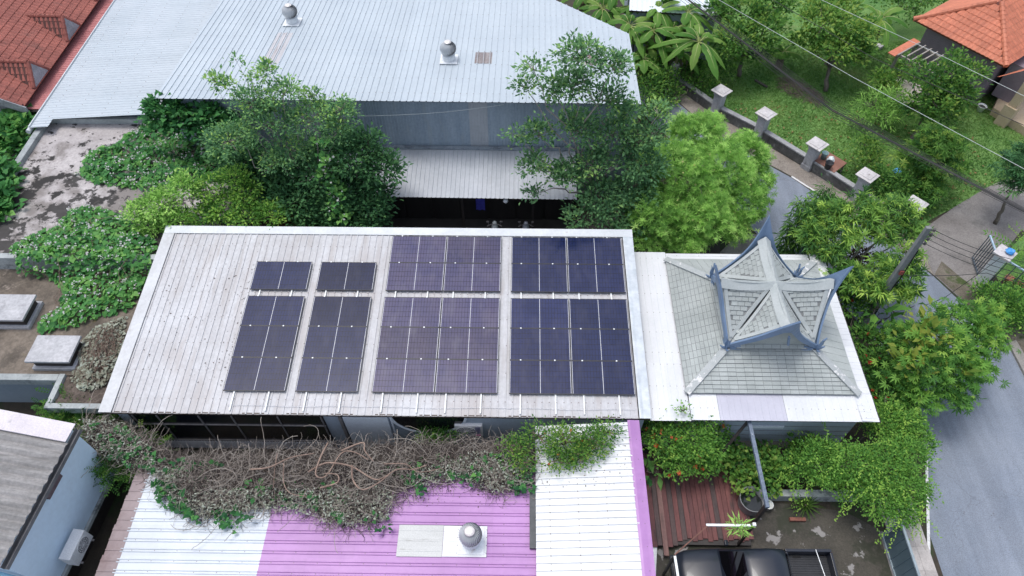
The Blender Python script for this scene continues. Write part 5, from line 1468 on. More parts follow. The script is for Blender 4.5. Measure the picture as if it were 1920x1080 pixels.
# far left face
bA = cA + oin * 9.0
MB().slab([bA, cA, apx, apx + oin * 7.0], 0.1).build('roof', M_otile, org)
ME_OR = MB().lathe([(0.135, 0.0), (0.115, 0.30)], (0, 0, 0), 8).mesh('hip_tile', M_otile)
for (a, b) in ((cA, apx), (cB, apx)):
    L_ = np.linalg.norm(b - a); dd = nrm(b - a); s2 = nrm(np.cross(dd, (0, 0, 1)))
    for i in range(int(L_ / 0.27)):
        place(ME_OR, 'hip_tile', org, basis(a + dd * 0.27 * i + np.array((0, 0, 0.06)), s2, np.cross(dd, s2), dd))
M_plum = surf('mauve_wall', (0.20, 0.165, 0.20), (0.26, 0.215, 0.25), 0.8, 0.8)
M_cream = surf('cream_trim', (0.42, 0.33, 0.22), (0.50, 0.40, 0.28), 1.0, 0.8)
wl_ = [cA + ou * 0.6 + oin * 0.8, cB - ou * 0.6 + oin * 0.8, cB - ou * 0.6 + oin * 8.5, cA + ou * 0.6 + oin * 8.5]
MB().prism(ccw([(q_[0], q_[1]) for q_ in wl_]), 0, 2.95).build('wall', M_plum, org)
# second lower roof over the porch and its column
s1, s2_ = w(1874, 144, 2.7), w(1960, 118, 2.7)
s3 = s2_ + oin * 2.2 + np.array((0, 0, 0.8)); s4 = s1 + oin * 1.4 + ou * 1.2 + np.array((0, 0, 0.8))
pr = MB().slab([s1, s2_, s3, s4], 0.12).build('porch_roof', M_otile, org)
pw = [w(1855, 215), w(1990, 300), w(2010, 200), w(1880, 160)]
MB().prism(ccw([(q_[0], q_[1]) for q_ in pw]), 0, 0.45).build('porch_floor', M_cream, org)
cq = w(1877, 232)
MB().obox((cq[0], cq[1], 0.6), ou * 0.30, oin * 0.30, (0, 0, 0.6)).build('column_base', M_cream, org)
MB().obox((cq[0], cq[1], 1.9), ou * 0.20, oin * 0.20, (0, 0, 0.7)).build('column', M_cream, org)
MB().prism(ccw([(q_[0], q_[1]) for q_ in [w(1850, 190, 0), w(1890, 210, 0), w(1935, 160, 0), w(1890, 140, 0)]]), 0.46, 2.5).build('porch_wall', M_plum, org)
wq = w(1905, 150, 1.6)
MB().obox(wq, ou * 0.5, oin * 0.05, (0, 0, 0.5)).build('window', M_glass, org)
MB().obox(wq + ou * 0.25 - oin * 0.07, ou * 0.15, oin * 0.02, (0, 0, 0.35)).build('curtain', M_silver, org)
# timber pergola between house and lawn
pg = thing('garden_pergola', 'small timber pergola with orange edge boards in front of the orange house', 'pergola', w(1755, 110))
M_tim = surf('grey_timber', (0.22, 0.20, 0.18), (0.32, 0.295, 0.27), 2, 0.85, fine=12, fine_amt=0.2)
pc = w(1752, 95, 2.4)
for k in range(7):
    a = pc + ou * (k * 0.36 - 0.9)
    MB().bar(a, a + oin * (-2.0) + np.array((0, 0, 0.0)), 0.07, 0.10).build('rafter', M_tim, pg)
for s_ in (-0.1, -1.7):
    MB().bar(pc + ou * -1.1 + oin * s_ - np.array((0, 0, 0.12)), pc + ou * 1.5 + oin * s_ - np.array((0, 0, 0.12)), 0.09, 0.12).build('beam', M_tim, pg)
MB().bar(pc + ou * -1.15 + oin * 0.1, pc + ou * -1.15 - oin * 2.2, 0.42, 0.05).build('edge_board', M_otile, pg)
for a in (-1.0, 1.4):
    for b in (-0.1, -1.7):
        c_ = pc + ou * a + oin * b
        MB().box((c_[0] - 0.06, c_[1] - 0.06, 0.0), (c_[0] + 0.06, c_[1] + 0.06, 2.2)).build('post', M_tim, pg)
t = thing('garden_umbrella', 'pale torn parasol lying half hidden by the bush near the pergola', 'parasol', w(1712, 165))
m = MB(); c_ = w(1708, 160, 0.9)
V = [c_] + [c_ + np.array((1.0 * math.cos(a), 1.15 * math.sin(a), -0.45 + 0.06 * (i_ % 2))) for i_, a in enumerate(np.linspace(0, 2 * math.pi, 12, endpoint=False))]
m.add(V, [(0, 1 + i_, 1 + (i_ + 1) % 12) for i_ in range(12)])
m.build('canopy', surf('pale_canvas', (0.62, 0.55, 0.49), (0.72, 0.65, 0.60), 1.4, 0.8, stains=[(1.2, 0.62, 0.64, (0.02, 0.02, 0.02), (1, 1, 1))]), t)
m = MB(); m.tube([c_ + np.array((0, 0, -0.9)), c_ + np.array((0, 0, 0.1))], 0.03, 6); m.build('pole', M_tim, t)

# ------------------------------------------------------------------ small garden things
t = thing('garden_table', 'low reddish board table behind the garden wall', 'table', w(1560, 312))
tc_ = w(1556, 303, 0.62)
MB().obox(tc_, gd * 0.62, gs * 0.55, (0, 0, 0.025)).build('table_top', surf('reddish_board', (0.20, 0.095, 0.07), (0.27, 0.135, 0.10), 1.6, 0.8, fine_amt=0.1), t)
for a in (-0.55, 0.55):
    for b in (-0.45, 0.45):
        c_ = tc_ + gd * a + gs * b
        MB().box((c_[0] - 0.035, c_[1] - 0.035, 0.0), (c_[0] + 0.035, c_[1] + 0.035, 0.59)).build('leg', M_tim, t)
def pail(label, c_, r, h, mat, nm='plastic_bucket'):
    t = thing(nm, label, 'bucket', c_)
    MB().lathe([(r * 0.75, 0.0), (r, h), (r * 1.07, h + 0.01), (r * 0.93, h), (r * 0.7, 0.03)], c_, 18).build('pail', mat, t, smooth=True)
    m = MB(); m.tube([(c_[0] + r * math.cos(a), c_[1] - 0.03 - r * 0.6 * math.sin(a), c_[2] + h - 0.02) for a in np.linspace(0, math.pi, 8)], 0.007, 5); m.build('handle', M_alu, t)
pail('teal and grey bucket standing on the reddish table', tc_ + gd * -0.35 + gs * -0.1 + np.array((0, 0, 0.026)), 0.16, 0.36, surf('teal_plastic', (0.20, 0.36, 0.38), (0.30, 0.42, 0.43), 2, 0.5))
pail('black bucket standing on the wall coping in front of the table', pb[3] + gd * 0.95 + np.array((0, 0, 0.626)), 0.19, 0.36, surf('black_plastic', (0.02, 0.022, 0.028), None, 2, 0.5))
bm = MB().lathe([(0.02, 0), (0.16, 0.03), (0.20, 0.18), (0.14, 0.33), (0.03, 0.40)], tc_ + gd * 0.05 + gs * -0.12 + np.array((0, 0, 0.026)), 10)
for i_, v_ in enumerate(bm.v):
    bm.v[i_] = (v_[0] + rnd.uniform(-.03, .03), v_[1] + rnd.uniform(-.03, .03), v_[2])
tag(bm.build('white_sack', surf('white_plastic', (0.62, 0.68, 0.70), (0.72, 0.77, 0.79), 4, 0.5)), 'white plastic sack on the reddish table', 'sack')
bq = w(1682, 322, 0.05)
bm = MB().lathe([(0.05, 0), (0.22, 0.03), (0.16, 0.12), (0.04, 0.14)], bq, 9)
tag(bm.build('blue_basin', surf('sky_blue_plastic', (0.10, 0.36, 0.62), None, 3, 0.4)), 'small sky blue basin among the plants behind the garden wall', 'basin')
# heap of dry branches on the lawn
hp = w(1500, 172, 0)
m = MB(); rr = random.Random(5)
V = []; F = []
for i in range(260):
    a = rr.uniform(0, 6.28); r_ = math.sqrt(rr.random())
    c_ = hp + gd * (r_ * math.cos(a) * 1.5) + gs * (r_ * math.sin(a) * 0.75) + np.array((0, 0, 0.05 + 0.28 * (1 - r_) * rr.random()))
    b = rr.uniform(0, 6.28); l_ = rr.uniform(0.1, 0.4)
    dv = np.array((math.cos(b), math.sin(b), rr.uniform(-.2, .3))) * l_
    m.tube([c_ - dv, c_ + dv], rr.uniform(0.006, 0.016), 4, cap=False)
o = m.build('brush_pile', surf('dry_brush', (0.075, 0.055, 0.05), (0.15, 0.115, 0.10), 3, 0.9))
tag(o, 'heap of dead branches on the lawn behind the garden wall', 'brush pile')
t = tag(MB().obox(w(1427, 157, 0.06), gd * 0.42, gs * 0.07, (0, 0, 0.05)).build('garden_plank', surf('dark_board', (0.06, 0.05, 0.045), (0.10, 0.085, 0.075), 3, 0.9)), 'short dark plank lying on the lawn near the first pillar', 'plank')
for lab, u, v, s_ in (('small concrete block on the lawn under the right banana plant', 1647, 87, 0.22),):
    c_ = w(u, v, 0.1)
    tag(MB().obox(c_, gd * s_, gs * s_ * 0.8, (0, 0, 0.1)).build('concrete_block', M_pcap, bevel=0.02), lab, 'block')
for lab, u, v in (('white flower pot at the porch foot of the orange house', 1836, 208),):
    c_ = w(u, v, 0.0)
    t = thing('flower_pot', lab, 'pot', c_)
    MB().lathe([(0.15, 0.0), (0.22, 0.34), (0.25, 0.36), (0.20, 0.35), (0.18, 0.25)], c_, 16).build('pot', M_silver, t, smooth=True)
    MB().lathe([(0.195, 0.0), (0.19, 0.01)], (c_[0], c_[1], 0.27), 16).build('soil', M_soil, t)
ct = w(1903, 530, 0.3)
t = thing('garden_chair', 'small terracotta coloured bench behind the fence by the white post', 'bench', ct)
M_terc = surf('terracotta', (0.30, 0.11, 0.075), (0.36, 0.14, 0.095), 3, 0.8)
MB().obox(ct + np.array((0, 0, 0.05)), gd * 0.45, gs * 0.18, (0, 0, 0.04)).build('seat', M_terc, t)
for a in (-0.38, 0.38):
    MB().obox(ct + gd * a + np.array((0, 0, -0.145)), gd * 0.06, gs * 0.16, (0, 0, 0.15)).build('leg', M_terc, t)
# neighbouring roofs glimpsed at the top
nb = thing('far_metal_shed', 'white and rusty metal roof beyond the banana plants', 'shed', (8, 42, 0))
a0 = w(1180, 20, 3.0); a1 = w(1345, 30, 3.0)
nux = nrm((a1 - a0) * np.array((1, 1, 0))); nuy = np.array((-nux[1], nux[0], 0))
MB().prism(ccw([(q_[0], q_[1]) for q_ in (a0 + nuy * 0.3, a1 + nuy * 0.3, a1 + nuy * 8, a0 + nuy * 8)]), 0, 2.9).build('wall', M_houseblue, nb)
nr = MB().slab([a0 - np.array((0, 0, 0.03)), a1 - np.array((0, 0, 0.03)), a1 + nuy * 8.2 + np.array((0, 0, 1.0)), a0 + nuy * 8.2 + np.array((0, 0, 1.0))], 0.05).build('roof', M_dark, nb)
sheets(nr, a0 + np.array((0, 0, 0.02)), nux, nrm(nuy + np.array((0, 0, 0.125))), np.linalg.norm(a1 - a0), 8.3, surf('rust_white_roof', (0.62, 0.68, 0.74), (0.68, 0.74, 0.79), 0.5, 0.5, stains=[(0.45, 0.62, 0.66, (0.36, 0.11, 0.075), (1, 1, 1))]), sw=0.8, pitch=0.27)

# ------------------------------------------------------------------ dark court behind the house: scooters, towel, lamp
def scooter(label, c_, cmain, helmet):
    t = thing('scooter', label, 'scooter', c_, 'scooters under the lean-to')
    x, y = c_[0], c_[1]
    Mb = surf('scooter_' + str(cmain), cmain, None, 3, 0.35)
    for yy in (y + 0.55, y - 0.65):
        m = MB(); V = []
        for k in range(18):
            a = 2 * math.pi * k / 18
            for dx, rr in ((-0.04, 0.24), (0, 0.27), (0.04, 0.24)):
                V.append((x + dx, yy + rr * math.cos(a), 0.30 + rr * math.sin(a)))
        m.add(V, [(k * 3 + i, k * 3 + i + 1, ((k + 1) % 18) * 3 + i + 1, ((k + 1) % 18) * 3 + i) for k in range(18) for i in range(2)])
        m.build('wheel', M_rub, t, smooth=True)
    m = MB(); m.lathe([(0.05, 0), (0.17, 0.12), (0.15, 0.40), (0.10, 0.55), (0.03, 0.60)], (x, y + 0.36, 0.42), 12); m.build('front_fairing', Mb, t, smooth=True)
    m = MB(); m.obox((x, y - 0.15, 0.36), (0.15, 0, 0), (0, 0.35, 0), (0, 0, 0.06)); m.build('floorboard', M_rub, t, bevel=0.02)
    m = MB(); m.obox((x, y - 0.60, 0.60), (0.16, 0, 0), (0, 0.36, 0), (0, 0, 0.16)); m.build('tail_body', Mb, t, bevel=0.06)
    m = MB(); m.obox((x, y - 0.50, 0.80), (0.14, 0, 0), (0, 0.36, 0), (0, 0, 0.04)); m.build('seat', M_rub, t, bevel=0.03)
    m = MB(); m.tube([(x - 0.34, y + 0.18, 1.00), (x - 0.12, y + 0.28, 1.04), (x + 0.12, y + 0.28, 1.04), (x + 0.34, y + 0.18, 1.00)], 0.018, 6); m.build('handlebar', M_alu, t)
    m = MB(); m.lathe([(0.02, 0), (0.10, 0.05), (0.09, 0.12), (0.02, 0.16)], (x, y + 0.34, 0.98), 12); m.build('headlight', Mb, t, smooth=True)
    for s_ in (-1, 1):
        m = MB(); m.tube([(x + s_ * 0.24, y + 0.22, 1.02), (x + s_ * 0.30, y + 0.24, 1.20)], 0.008, 5); m.obox((x + s_ * 0.30, y + 0.24, 1.23), (0.06, 0, 0), (0, 0.012, 0), (0, 0, 0.04)); m.build('mirror', M_alu, t)
    hm = MB().lathe([(0.12, 0.0), (0.15, 0.06), (0.14, 0.16), (0.08, 0.23), (0.01, 0.25)], (x + 0.05, y - 0.35, 0.86), 14).build('helmet', helmet, None, smooth=True)
    return hm
h1 = scooter('white scooter parked left under the lean-to', (-1.15, 21.35, 0.03), (0.55, 0.60, 0.60), surf('red_helmet', (0.5, 0.02, 0.03), None, 3, 0.3))
tag(h1, 'red helmet on the seat of the left scooter under the lean-to', 'helmet')
h2 = scooter('grey scooter parked right under the lean-to', (0.28, 21.35, 0.03), (0.34, 0.36, 0.42), surf('grey_helmet', (0.45, 0.47, 0.5), None, 3, 0.3))
tag(h2, 'grey helmet on the seat of the right scooter under the lean-to', 'helmet')
m = MB(); V = []
for i in range(7):
    for j in range(8):
        V.append((-2.05 + 0.07 * i, 22.80 + 0.03 * math.sin(i * 1.9 + j * 0.3), 0.75 + 0.14 * j))
m.add(V, [(i * 8 + j, i * 8 + 8 + j, i * 8 + 9 + j, i * 8 + j + 1) for i in range(6) for j in range(7)])
tag(m.build('hanging_towel', surf('blue_towel', (0.06, 0.06, 0.42), (0.09, 0.09, 0.55), 4, 0.9), smooth=True), 'blue towel hanging in the dark under the lean-to', 'towel')
c_ = w(948, 377, 2.3)
t = thing('hanging_lamp', 'small glass lamp hanging from the lean-to eave', 'lamp', c_)
MB().lathe([(0.03, 0.12), (0.10, 0.08), (0.12, 0.0), (0.05, -0.10), (0.01, -0.16)], c_, 10).build('shade', M_silver, t)
m = MB(); m.tube([c_ + np.array((0, 0, 0.1)), c_ + np.array((0, 0.1, 0.28))], 0.008, 5); m.build('cord', M_rub, t)
pail('pale bucket by the wall in the dark back court', (-5.4, 21.6, 0.03), 0.22, 0.42, M_silver, 'plastic_bucket')
# ------------------------------------------------------------------ vegetation
RG = np.random.default_rng(11)
def T_oval(wd=0.5, fold=0.06, droop=0.12):
    V = np.array([(0, 0, 0), (0.45, -wd / 2, fold), (1, 0, -droop), (0.5, 0, -0.02), (0.45, wd / 2, fold)])
    return V, np.array([(0, 1, 2, 3), (0, 3, 2, 4)])
def T_heart():
    V = np.array([(0.08, 0, 0), (-0.05, -0.30, 0.03), (0.35, -0.46, 0.06), (1, 0, -0.12), (0.4, 0, -0.02), (-0.05, 0.30, 0.03), (0.35, 0.46, 0.06)])
    return V, np.array([(0, 1, 2, 4), (4, 2, 3, 6), (0, 4, 6, 5)])
def join(parts):
    Vs, Fs, b = [], [], 0
    for V, F in parts:
        Vs.append(V); Fs.append(F + b); b += len(V)
    return np.concatenate(Vs), np.concatenate(Fs)
def xf(T, M3, t, s=1.0):
    return T[0] * s @ np.asarray(M3).T + np.asarray(t), T[1]
def rz3(a):
    return np.array([[math.cos(a), -math.sin(a), 0], [math.sin(a), math.cos(a), 0], [0, 0, 1]])
def ry3(a):
    return np.array([[math.cos(a), 0, math.sin(a)], [0, 1, 0], [-math.sin(a), 0, math.cos(a)]])
def T_pinnate(n=6, ll=0.26, wd=0.42, droop=0.35):
    ps = []
    lf = T_oval(wd)
    for i in range(n):
        x = 0.18 + 0.8 * i / (n - 1); z = -droop * x * x
        for s in (-1, 1):
            ps.append(xf(lf, rz3(s * 1.05), (x, 0, z), ll * (1.0 - 0.35 * abs(i / (n - 1) - 0.45))))
    ps.append(xf(lf, rz3(0), (0.98, 0, -droop), ll))
    return join(ps)
def T_whorl(n=9, wd=0.2, droop=0.5, tilt=0.25):
    ps = []
    lf = T_oval(wd, 0.03, droop)
    for k in range(n):
        ps.append(xf(lf, rz3(2 * math.pi * k / n + 0.3 * math.sin(k * 5)) @ ry3(tilt - 0.9 * (k % 3) / 3), (0, 0, 0.02 * (k % 3)), 0.8 + 0.2 * math.sin(k * 3.1)))
    return join(ps)
def T_palm7(n=7):
    ps = []
    lf = T_oval(0.26, 0.04, 0.25)
    for k in range(n):
        a = -2.2 + 4.4 * k / (n - 1)
        ps.append(xf(lf, rz3(a), (0, 0, 0), 1.0 - 0.25 * abs(a) / 2.2))
    return join(ps)
def T_flower():
    q = np.array([(-0.5, -0.5, 0), (0.5, -0.5, 0), (0.5, 0.5, 0), (-0.5, 0.5, 0)]) * 1.0
    return join([(q, np.array([(0, 1, 2, 3)])), (q @ ry3(1.3).T, np.array([(0, 1, 2, 3)])), (q @ (rz3(1.5) @ ry3(1.2)).T, np.array([(0, 1, 2, 3)]))])
def scatter(T, P, D, U, S, tint, jit=0.10):
    V0, F0 = T
    k = len(P)
    D = D / (np.linalg.norm(D, axis=1, keepdims=True) + 1e-9)
    Zv = U - (U * D).sum(1, keepdims=True) * D
    Zv /= (np.linalg.norm(Zv, axis=1, keepdims=True) + 1e-9)
    Yv = np.cross(Zv, D)
    R = np.stack([D, Yv, Zv], axis=2)
    V = np.einsum('kij,nj->kni', R, V0) * S[:, None, None] + P[:, None, :]
    F = F0[None] + (np.arange(k) * len(V0))[:, None, None]
    t = np.clip(np.repeat(tint, len(V0)), 0.0, 1.0)
    return V.reshape(-1, 3), F.reshape(-1, 4), t
def merge(parts):
    Vs, Fs, Ts, b = [], [], [], 0
    for V, F, t in parts:
        Vs.append(V); Fs.append(F + b); Ts.append(t); b += len(V)
    return np.concatenate(Vs), np.concatenate(Fs), np.concatenate(Ts)
def LZ(u, v, z, r, rz=None, ry=None):
    c = w(u, v, z)
    return (c[0], c[1], c[2], r, ry or r, rz or r * 0.8)
def LY(u, v, y, r, rz=None, ry=None):
    c = wy(u, v, y)
    return (c[0], c[1], c[2], r, ry or r, rz or r * 0.8)
def clusters(lobes, n, shell=0.55, low=-0.35):
    L = np.array(lobes, float)
    wt = L[:, 3] * L[:, 4] + L[:, 3] * L[:, 5] * 1.0
    wt /= wt.sum()
    idx = RG.choice(len(L), n * 2, p=wt)
    d = RG.normal(size=(n * 2, 3)); d /= np.linalg.norm(d, axis=1, keepdims=True)
    d[:, 2] = np.where(d[:, 2] < low, -d[:, 2], d[:, 2])
    f = shell + (1 - shell) * RG.random(n * 2) ** 0.6 + RG.normal(0, 0.06, n * 2)
    c = L[idx, :3] + d * L[idx, 3:6] * f[:, None]
    keep = np.ones(len(c), bool)
    for q in L:
        inside = (((c - q[:3]) / q[3:6]) ** 2).sum(1) < 0.30
        keep &= ~inside
    return c[keep][:n], d[keep][:n]
def foliage(c, d, per, cr, T, size, up=0.3, out=0.8, rnd_=0.7, tvar=0.15, tmid=0.45, flat=0.8, cvar=0.26, hang=0.0):
    k = len(c)
    ct = np.clip(RG.normal(tmid, cvar, k), 0, 1)
    P = np.repeat(c, per, 0) + RG.normal(size=(k * per, 3)) * np.array((cr, cr, cr * 0.7))
    dd = np.repeat(d, per, 0)
    off = P - np.repeat(c, per, 0)
    D = dd * out + off / (cr + 1e-6) * 0.5 + RG.normal(size=(k * per, 3)) * rnd_ + np.array((0, 0, up))
    D[:, 2] -= hang
    U = RG.normal(size=(k * per, 3)) * (1 - flat) + np.array((0, 0, 1.0)) + dd * 0.35
    S = size * (0.5 + 0.95 * RG.random(k * per))
    t = np.repeat(ct, per) + RG.normal(0, tvar, k * per)
    return scatter(T, P, D, U, S, t)
M_bark = surf('bark', (0.10, 0.085, 0.07), (0.19, 0.165, 0.14), 3, 0.9, fine=20, fine_amt=0.2, stretch=(1, 1, 0.3))
M_barkp = surf('pale_bark', (0.24, 0.215, 0.19), (0.34, 0.31, 0.28), 3, 0.9, fine=20, fine_amt=0.2, stretch=(1, 1, 0.3))
M_twig = surf('twig_brown', (0.15, 0.105, 0.08), (0.24, 0.175, 0.14), 3, 0.9)
def wander(a, b, n=6, amp=0.12, seed=0, arch=0.0):
    rr = random.Random(seed)
    a = np.array(a, float); b = np.array(b, float); L = np.linalg.norm(b - a)
    P = []
    for i in range(n + 1):
        t = i / n
        j = np.array([rr.uniform(-1, 1) for _ in range(3)]) * amp * L * math.sin(math.pi * t) * 0.5
        P.append(a + (b - a) * t + j + np.array((0, 0, arch * math.sin(math.pi * t))))
    return P
def trunkwork(base, lobes, cl, r0, seed, ntw=40, fork=0.45):
    m = MB()
    base = np.array((base[0], base[1], base[2] if len(base) > 2 else -0.05))
    L = np.array(lobes)
    cen = L[:, :3].mean(0)
    f = base + (cen - base) * fork
    m.tube(wander(base, f, 5, 0.10, seed), [r0 * (1 - 0.08 * i) for i in range(6)], 8)
    for i, q in enumerate(L):
        e = q[:3]
        ln = max(0.25, min(1.0, q[3]))
        m.tube(wander(f - (f - base) * 0.04 * (i % 4), e, 6, 0.16, seed + i + 1), [r0 * 0.55 * (1 - 0.13 * k) * (0.6 + 0.4 * ln) for k in range(7)], 6)
    idx = np.linspace(0, len(cl) - 1, min(ntw, len(cl))).astype(int)
    for j in idx:
        c = cl[j]
        i = np.argmin(((L[:, :3] - c) ** 2).sum(1))
        m.tube(wander(L[i, :3], c, 3, 0.2, seed + 50 + int(j)), [0.034, 0.025, 0.017, 0.009], 5)
    return m
def tree(name, label, cat, base, lobes, T, size, ncl, per, cr, mat, r0=0.12, seed=1, low=-0.05, shell=0.72, bark=None, group=None, ntw=40, fork=0.45, flowers=None, extra=None, fit=0.92, **kw):
    global RG
    RG = np.random.default_rng(seed + 100)
    t = thing(name, label, cat, (base[0], base[1], base[2] if len(base) > 2 else 0.0), group)
    lobes = [(q[0], q[1], q[2], q[3] * fit, q[4] * fit, q[5] * fit) for q in lobes]
    c, d = clusters(lobes, ncl, shell, low)
    parts = [foliage(c, d, per, cr, T, size, **kw)]
    if extra:
        parts += extra(c, d)
    V, F, tt = merge(parts)
    quads_object('crown', V, F, mat, t, tt)
    trunkwork(base, lobes, c, r0, seed, ntw, fork).build('trunk', bark or M_bark, t, smooth=True)
    if flowers:
        nfl, fs, fm = flowers
        i = RG.integers(0, len(c), nfl)
        P = c[i] + d[i] * cr * 0.8 + RG.normal(size=(nfl, 3)) * cr * 0.6
        V, F, tt = scatter(T_flower(), P, RG.normal(size=(nfl, 3)), RG.normal(size=(nfl, 3)) + np.array((0, 0, 1.0)), fs * (0.6 + 0.8 * RG.random(nfl)), RG.random(nfl))
        quads_object('blossom', V, F, fm, t, tt)
    return t
LM_dark = leafmat('leaf_dark_green', [(0.018, 0.045, 0.018), (0.040, 0.090, 0.030), (0.075, 0.135, 0.040)], gain=2.15)
LM_blue = leafmat('leaf_blue_green', [(0.034, 0.070, 0.028), (0.066, 0.120, 0.044), (0.11, 0.175, 0.060), (0.21, 0.27, 0.06)], gain=2.15)
LM_feather = leafmat('leaf_feathery', [(0.040, 0.085, 0.035), (0.085, 0.155, 0.06), (0.17, 0.25, 0.07), (0.24, 0.30, 0.06)], gain=2.0)
LM_lime = leafmat('leaf_lime', [(0.080, 0.145, 0.026), (0.155, 0.245, 0.046), (0.24, 0.335, 0.072), (0.34, 0.41, 0.105)], 0.3, gain=2.05)
LM_mid = leafmat('leaf_mid_green', [(0.030, 0.072, 0.014), (0.065, 0.135, 0.022), (0.13, 0.215, 0.034), (0.22, 0.28, 0.045)], 0.3, gain=2.1)
LM_mango = leafmat('leaf_mango', [(0.026, 0.060, 0.016), (0.058, 0.115, 0.024), (0.14, 0.21, 0.036), (0.27, 0.32, 0.055)], 0.28, gain=2.15)
LM_vine = leafmat('leaf_vine', [(0.020, 0.065, 0.022), (0.045, 0.130, 0.035), (0.085, 0.195, 0.045), (0.16, 0.27, 0.06)], 0.25, gain=1.75)
LM_garden = leafmat('leaf_garden', [(0.022, 0.058, 0.012), (0.048, 0.105, 0.018), (0.10, 0.175, 0.028), (0.19, 0.225, 0.04)], 0.28, gain=1.85)
LM_dry = leafmat('leaf_dry', [(0.14, 0.115, 0.085), (0.25, 0.245, 0.185), (0.36, 0.39, 0.31), (0.50, 0.55, 0.47)], 0.15, 0.8)
LM_white = leafmat('petal_white', [(0.72, 0.70, 0.70), (0.82, 0.82, 0.78), (0.78, 0.74, 0.80)], 0.2)
LM_yel = leafmat('petal_yellow', [(0.60, 0.62, 0.22), (0.72, 0.70, 0.35)], 0.2)
LM_orange = leafmat('petal_orange', [(0.65, 0.14, 0.05), (0.75, 0.25, 0.12)], 0.2)
OV, NAR, PIN, WH, P7, HT = T_oval(0.5), T_oval(0.16, 0.03, 0.25), T_pinnate(5, 0.33, 0.46), T_whorl(), T_palm7(), T_heart()
PINF = T_pinnate(8, 0.24, 0.36, 0.45)
WHF = T_whorl(11, 0.17, 0.25, -0.1)
# --- trees between the terrace and the lean-to
tree('feathery_tree', 'light feathery tree with pale trunk in front of the warehouse eave', 'tree', (-8.9, 21.4, 0),
     [LY(430, 268, 21.6, 0.95), LY(505, 235, 21.8, 1.05), LY(590, 225, 21.9, 0.9), LY(545, 285, 21.5, 0.8), LY(470, 195, 22.0, 0.8), LY(530, 180, 22.0, 0.6), LY(645, 225, 22.0, 0.6), LY(520, 305, 21.2, 0.7), LY(630, 250, 21.8, 0.6), LY(640, 205, 21.9, 0.42)],
     OV, 0.125, 400, 24, 0.15, LM_feather, 0.085, 3, low=-0.1, bark=M_barkp, ntw=90, up=0.15, tmid=0.40, cvar=0.25)
tree('sapling', 'thin sapling with sparse sprigs rising above the warehouse eave', 'sapling', (-9.6, 22.2, 0),
     [LY(500, 142, 22.6, 0.32), LY(500, 130, 22.6, 0.28), LY(422, 160, 22.4, 0.28), LY(400, 150, 22.4, 0.2), LY(585, 182, 22.4, 0.32), LY(442, 112, 22.5, 0.1), LY(465, 128, 22.5, 0.1), LY(470, 150, 22.5, 0.16), LY(540, 165, 22.5, 0.3)],
     OV, 0.16, 110, 8, 0.13, LM_feather, 0.05, 4, bark=M_barkp, ntw=20, tmid=0.55)
tree('dark_tree', 'dense dark green tree overhanging the lean-to roof', 'tree', (-7.0, 20.6, 0),
     [LY(665, 300, 21.6, 1.0), LY(715, 320, 21.5, 0.85), LY(640, 365, 21.0, 1.1), LY(695, 380, 20.9, 0.95), LY(600, 330, 21.2, 0.95), LY(640, 415, 20.2, 0.9), LY(690, 415, 20.3, 0.75), LY(690, 275, 21.9, 0.6), LY(560, 380, 20.6, 0.9), LY(590, 420, 20.0, 0.8)],
     OV, 0.185, 620, 18, 0.19, LM_dark, 0.12, 5, low=0.0, ntw=40, tmid=0.45)
tree('lime_shrub', 'bright yellow-green feathery shrub at the back corner of the solar roof', 'shrub', (-12.6, 20.2, 2.8),
     [LY(300, 385, 19.9, 0.75), LY(345, 350, 20.4, 0.6), LY(285, 425, 19.5, 0.7), LY(330, 415, 19.6, 0.65), LY(260, 400, 19.7, 0.45)],
     OV, 0.125, 210, 22, 0.14, LM_lime, 0.06, 6, tmid=0.35, ntw=30, shell=0.5, cvar=0.35)
tree('lime_shrub', 'fresh green feathery shrub between the vine and the dark tree', 'shrub', (-10.6, 20.4, 0),
     [LY(395, 355, 20.6, 0.7), LY(420, 395, 20.0, 0.8), LY(460, 365, 20.6, 0.65), LY(380, 410, 19.7, 0.6), LY(465, 410, 19.7, 0.7), LY(510, 405, 19.8, 0.65), LY(440, 335, 20.9, 0.5)],
     OV, 0.13, 270, 22, 0.14, LM_mid, 0.08, 7, tmid=0.55, ntw=40, shell=0.5, cvar=0.35)
tree('rusty_bush', 'low bush with brown dying leaves behind the solar roof', 'shrub', (-8.5, 19.7, 0),
     [LZ(545, 400, 2.6, 0.5), LZ(500, 425, 2.4, 0.4), LZ(525, 420, 2.6, 0.4)], PIN, 0.3, 60, 7, 0.2, leafmat('leaf_brown', [(0.10, 0.05, 0.025), (0.17, 0.085, 0.04), (0.10, 0.14, 0.04)]), 0.05, 8, ntw=12)
tree('understory_shrub', 'dark leafy undergrowth below the feathery tree', 'shrub', (-9.6, 21.6, 0),
     [LY(470, 300, 22.3, 0.75), LY(500, 330, 21.9, 0.8), LY(540, 345, 21.6, 0.8), LY(480, 355, 21.5, 0.7), LY(440, 310, 22.4, 0.7), LY(560, 320, 22.0, 0.7), LY(520, 375, 21.0, 0.7), LY(600, 290, 22.6, 0.7), LY(430, 280, 23.0, 0.7), LY(640, 270, 23.2, 0.6)],
     OV, 0.19, 520, 15, 0.2, LM_dark, 0.07, 90, tmid=0.4, ntw=30, fit=1.0)
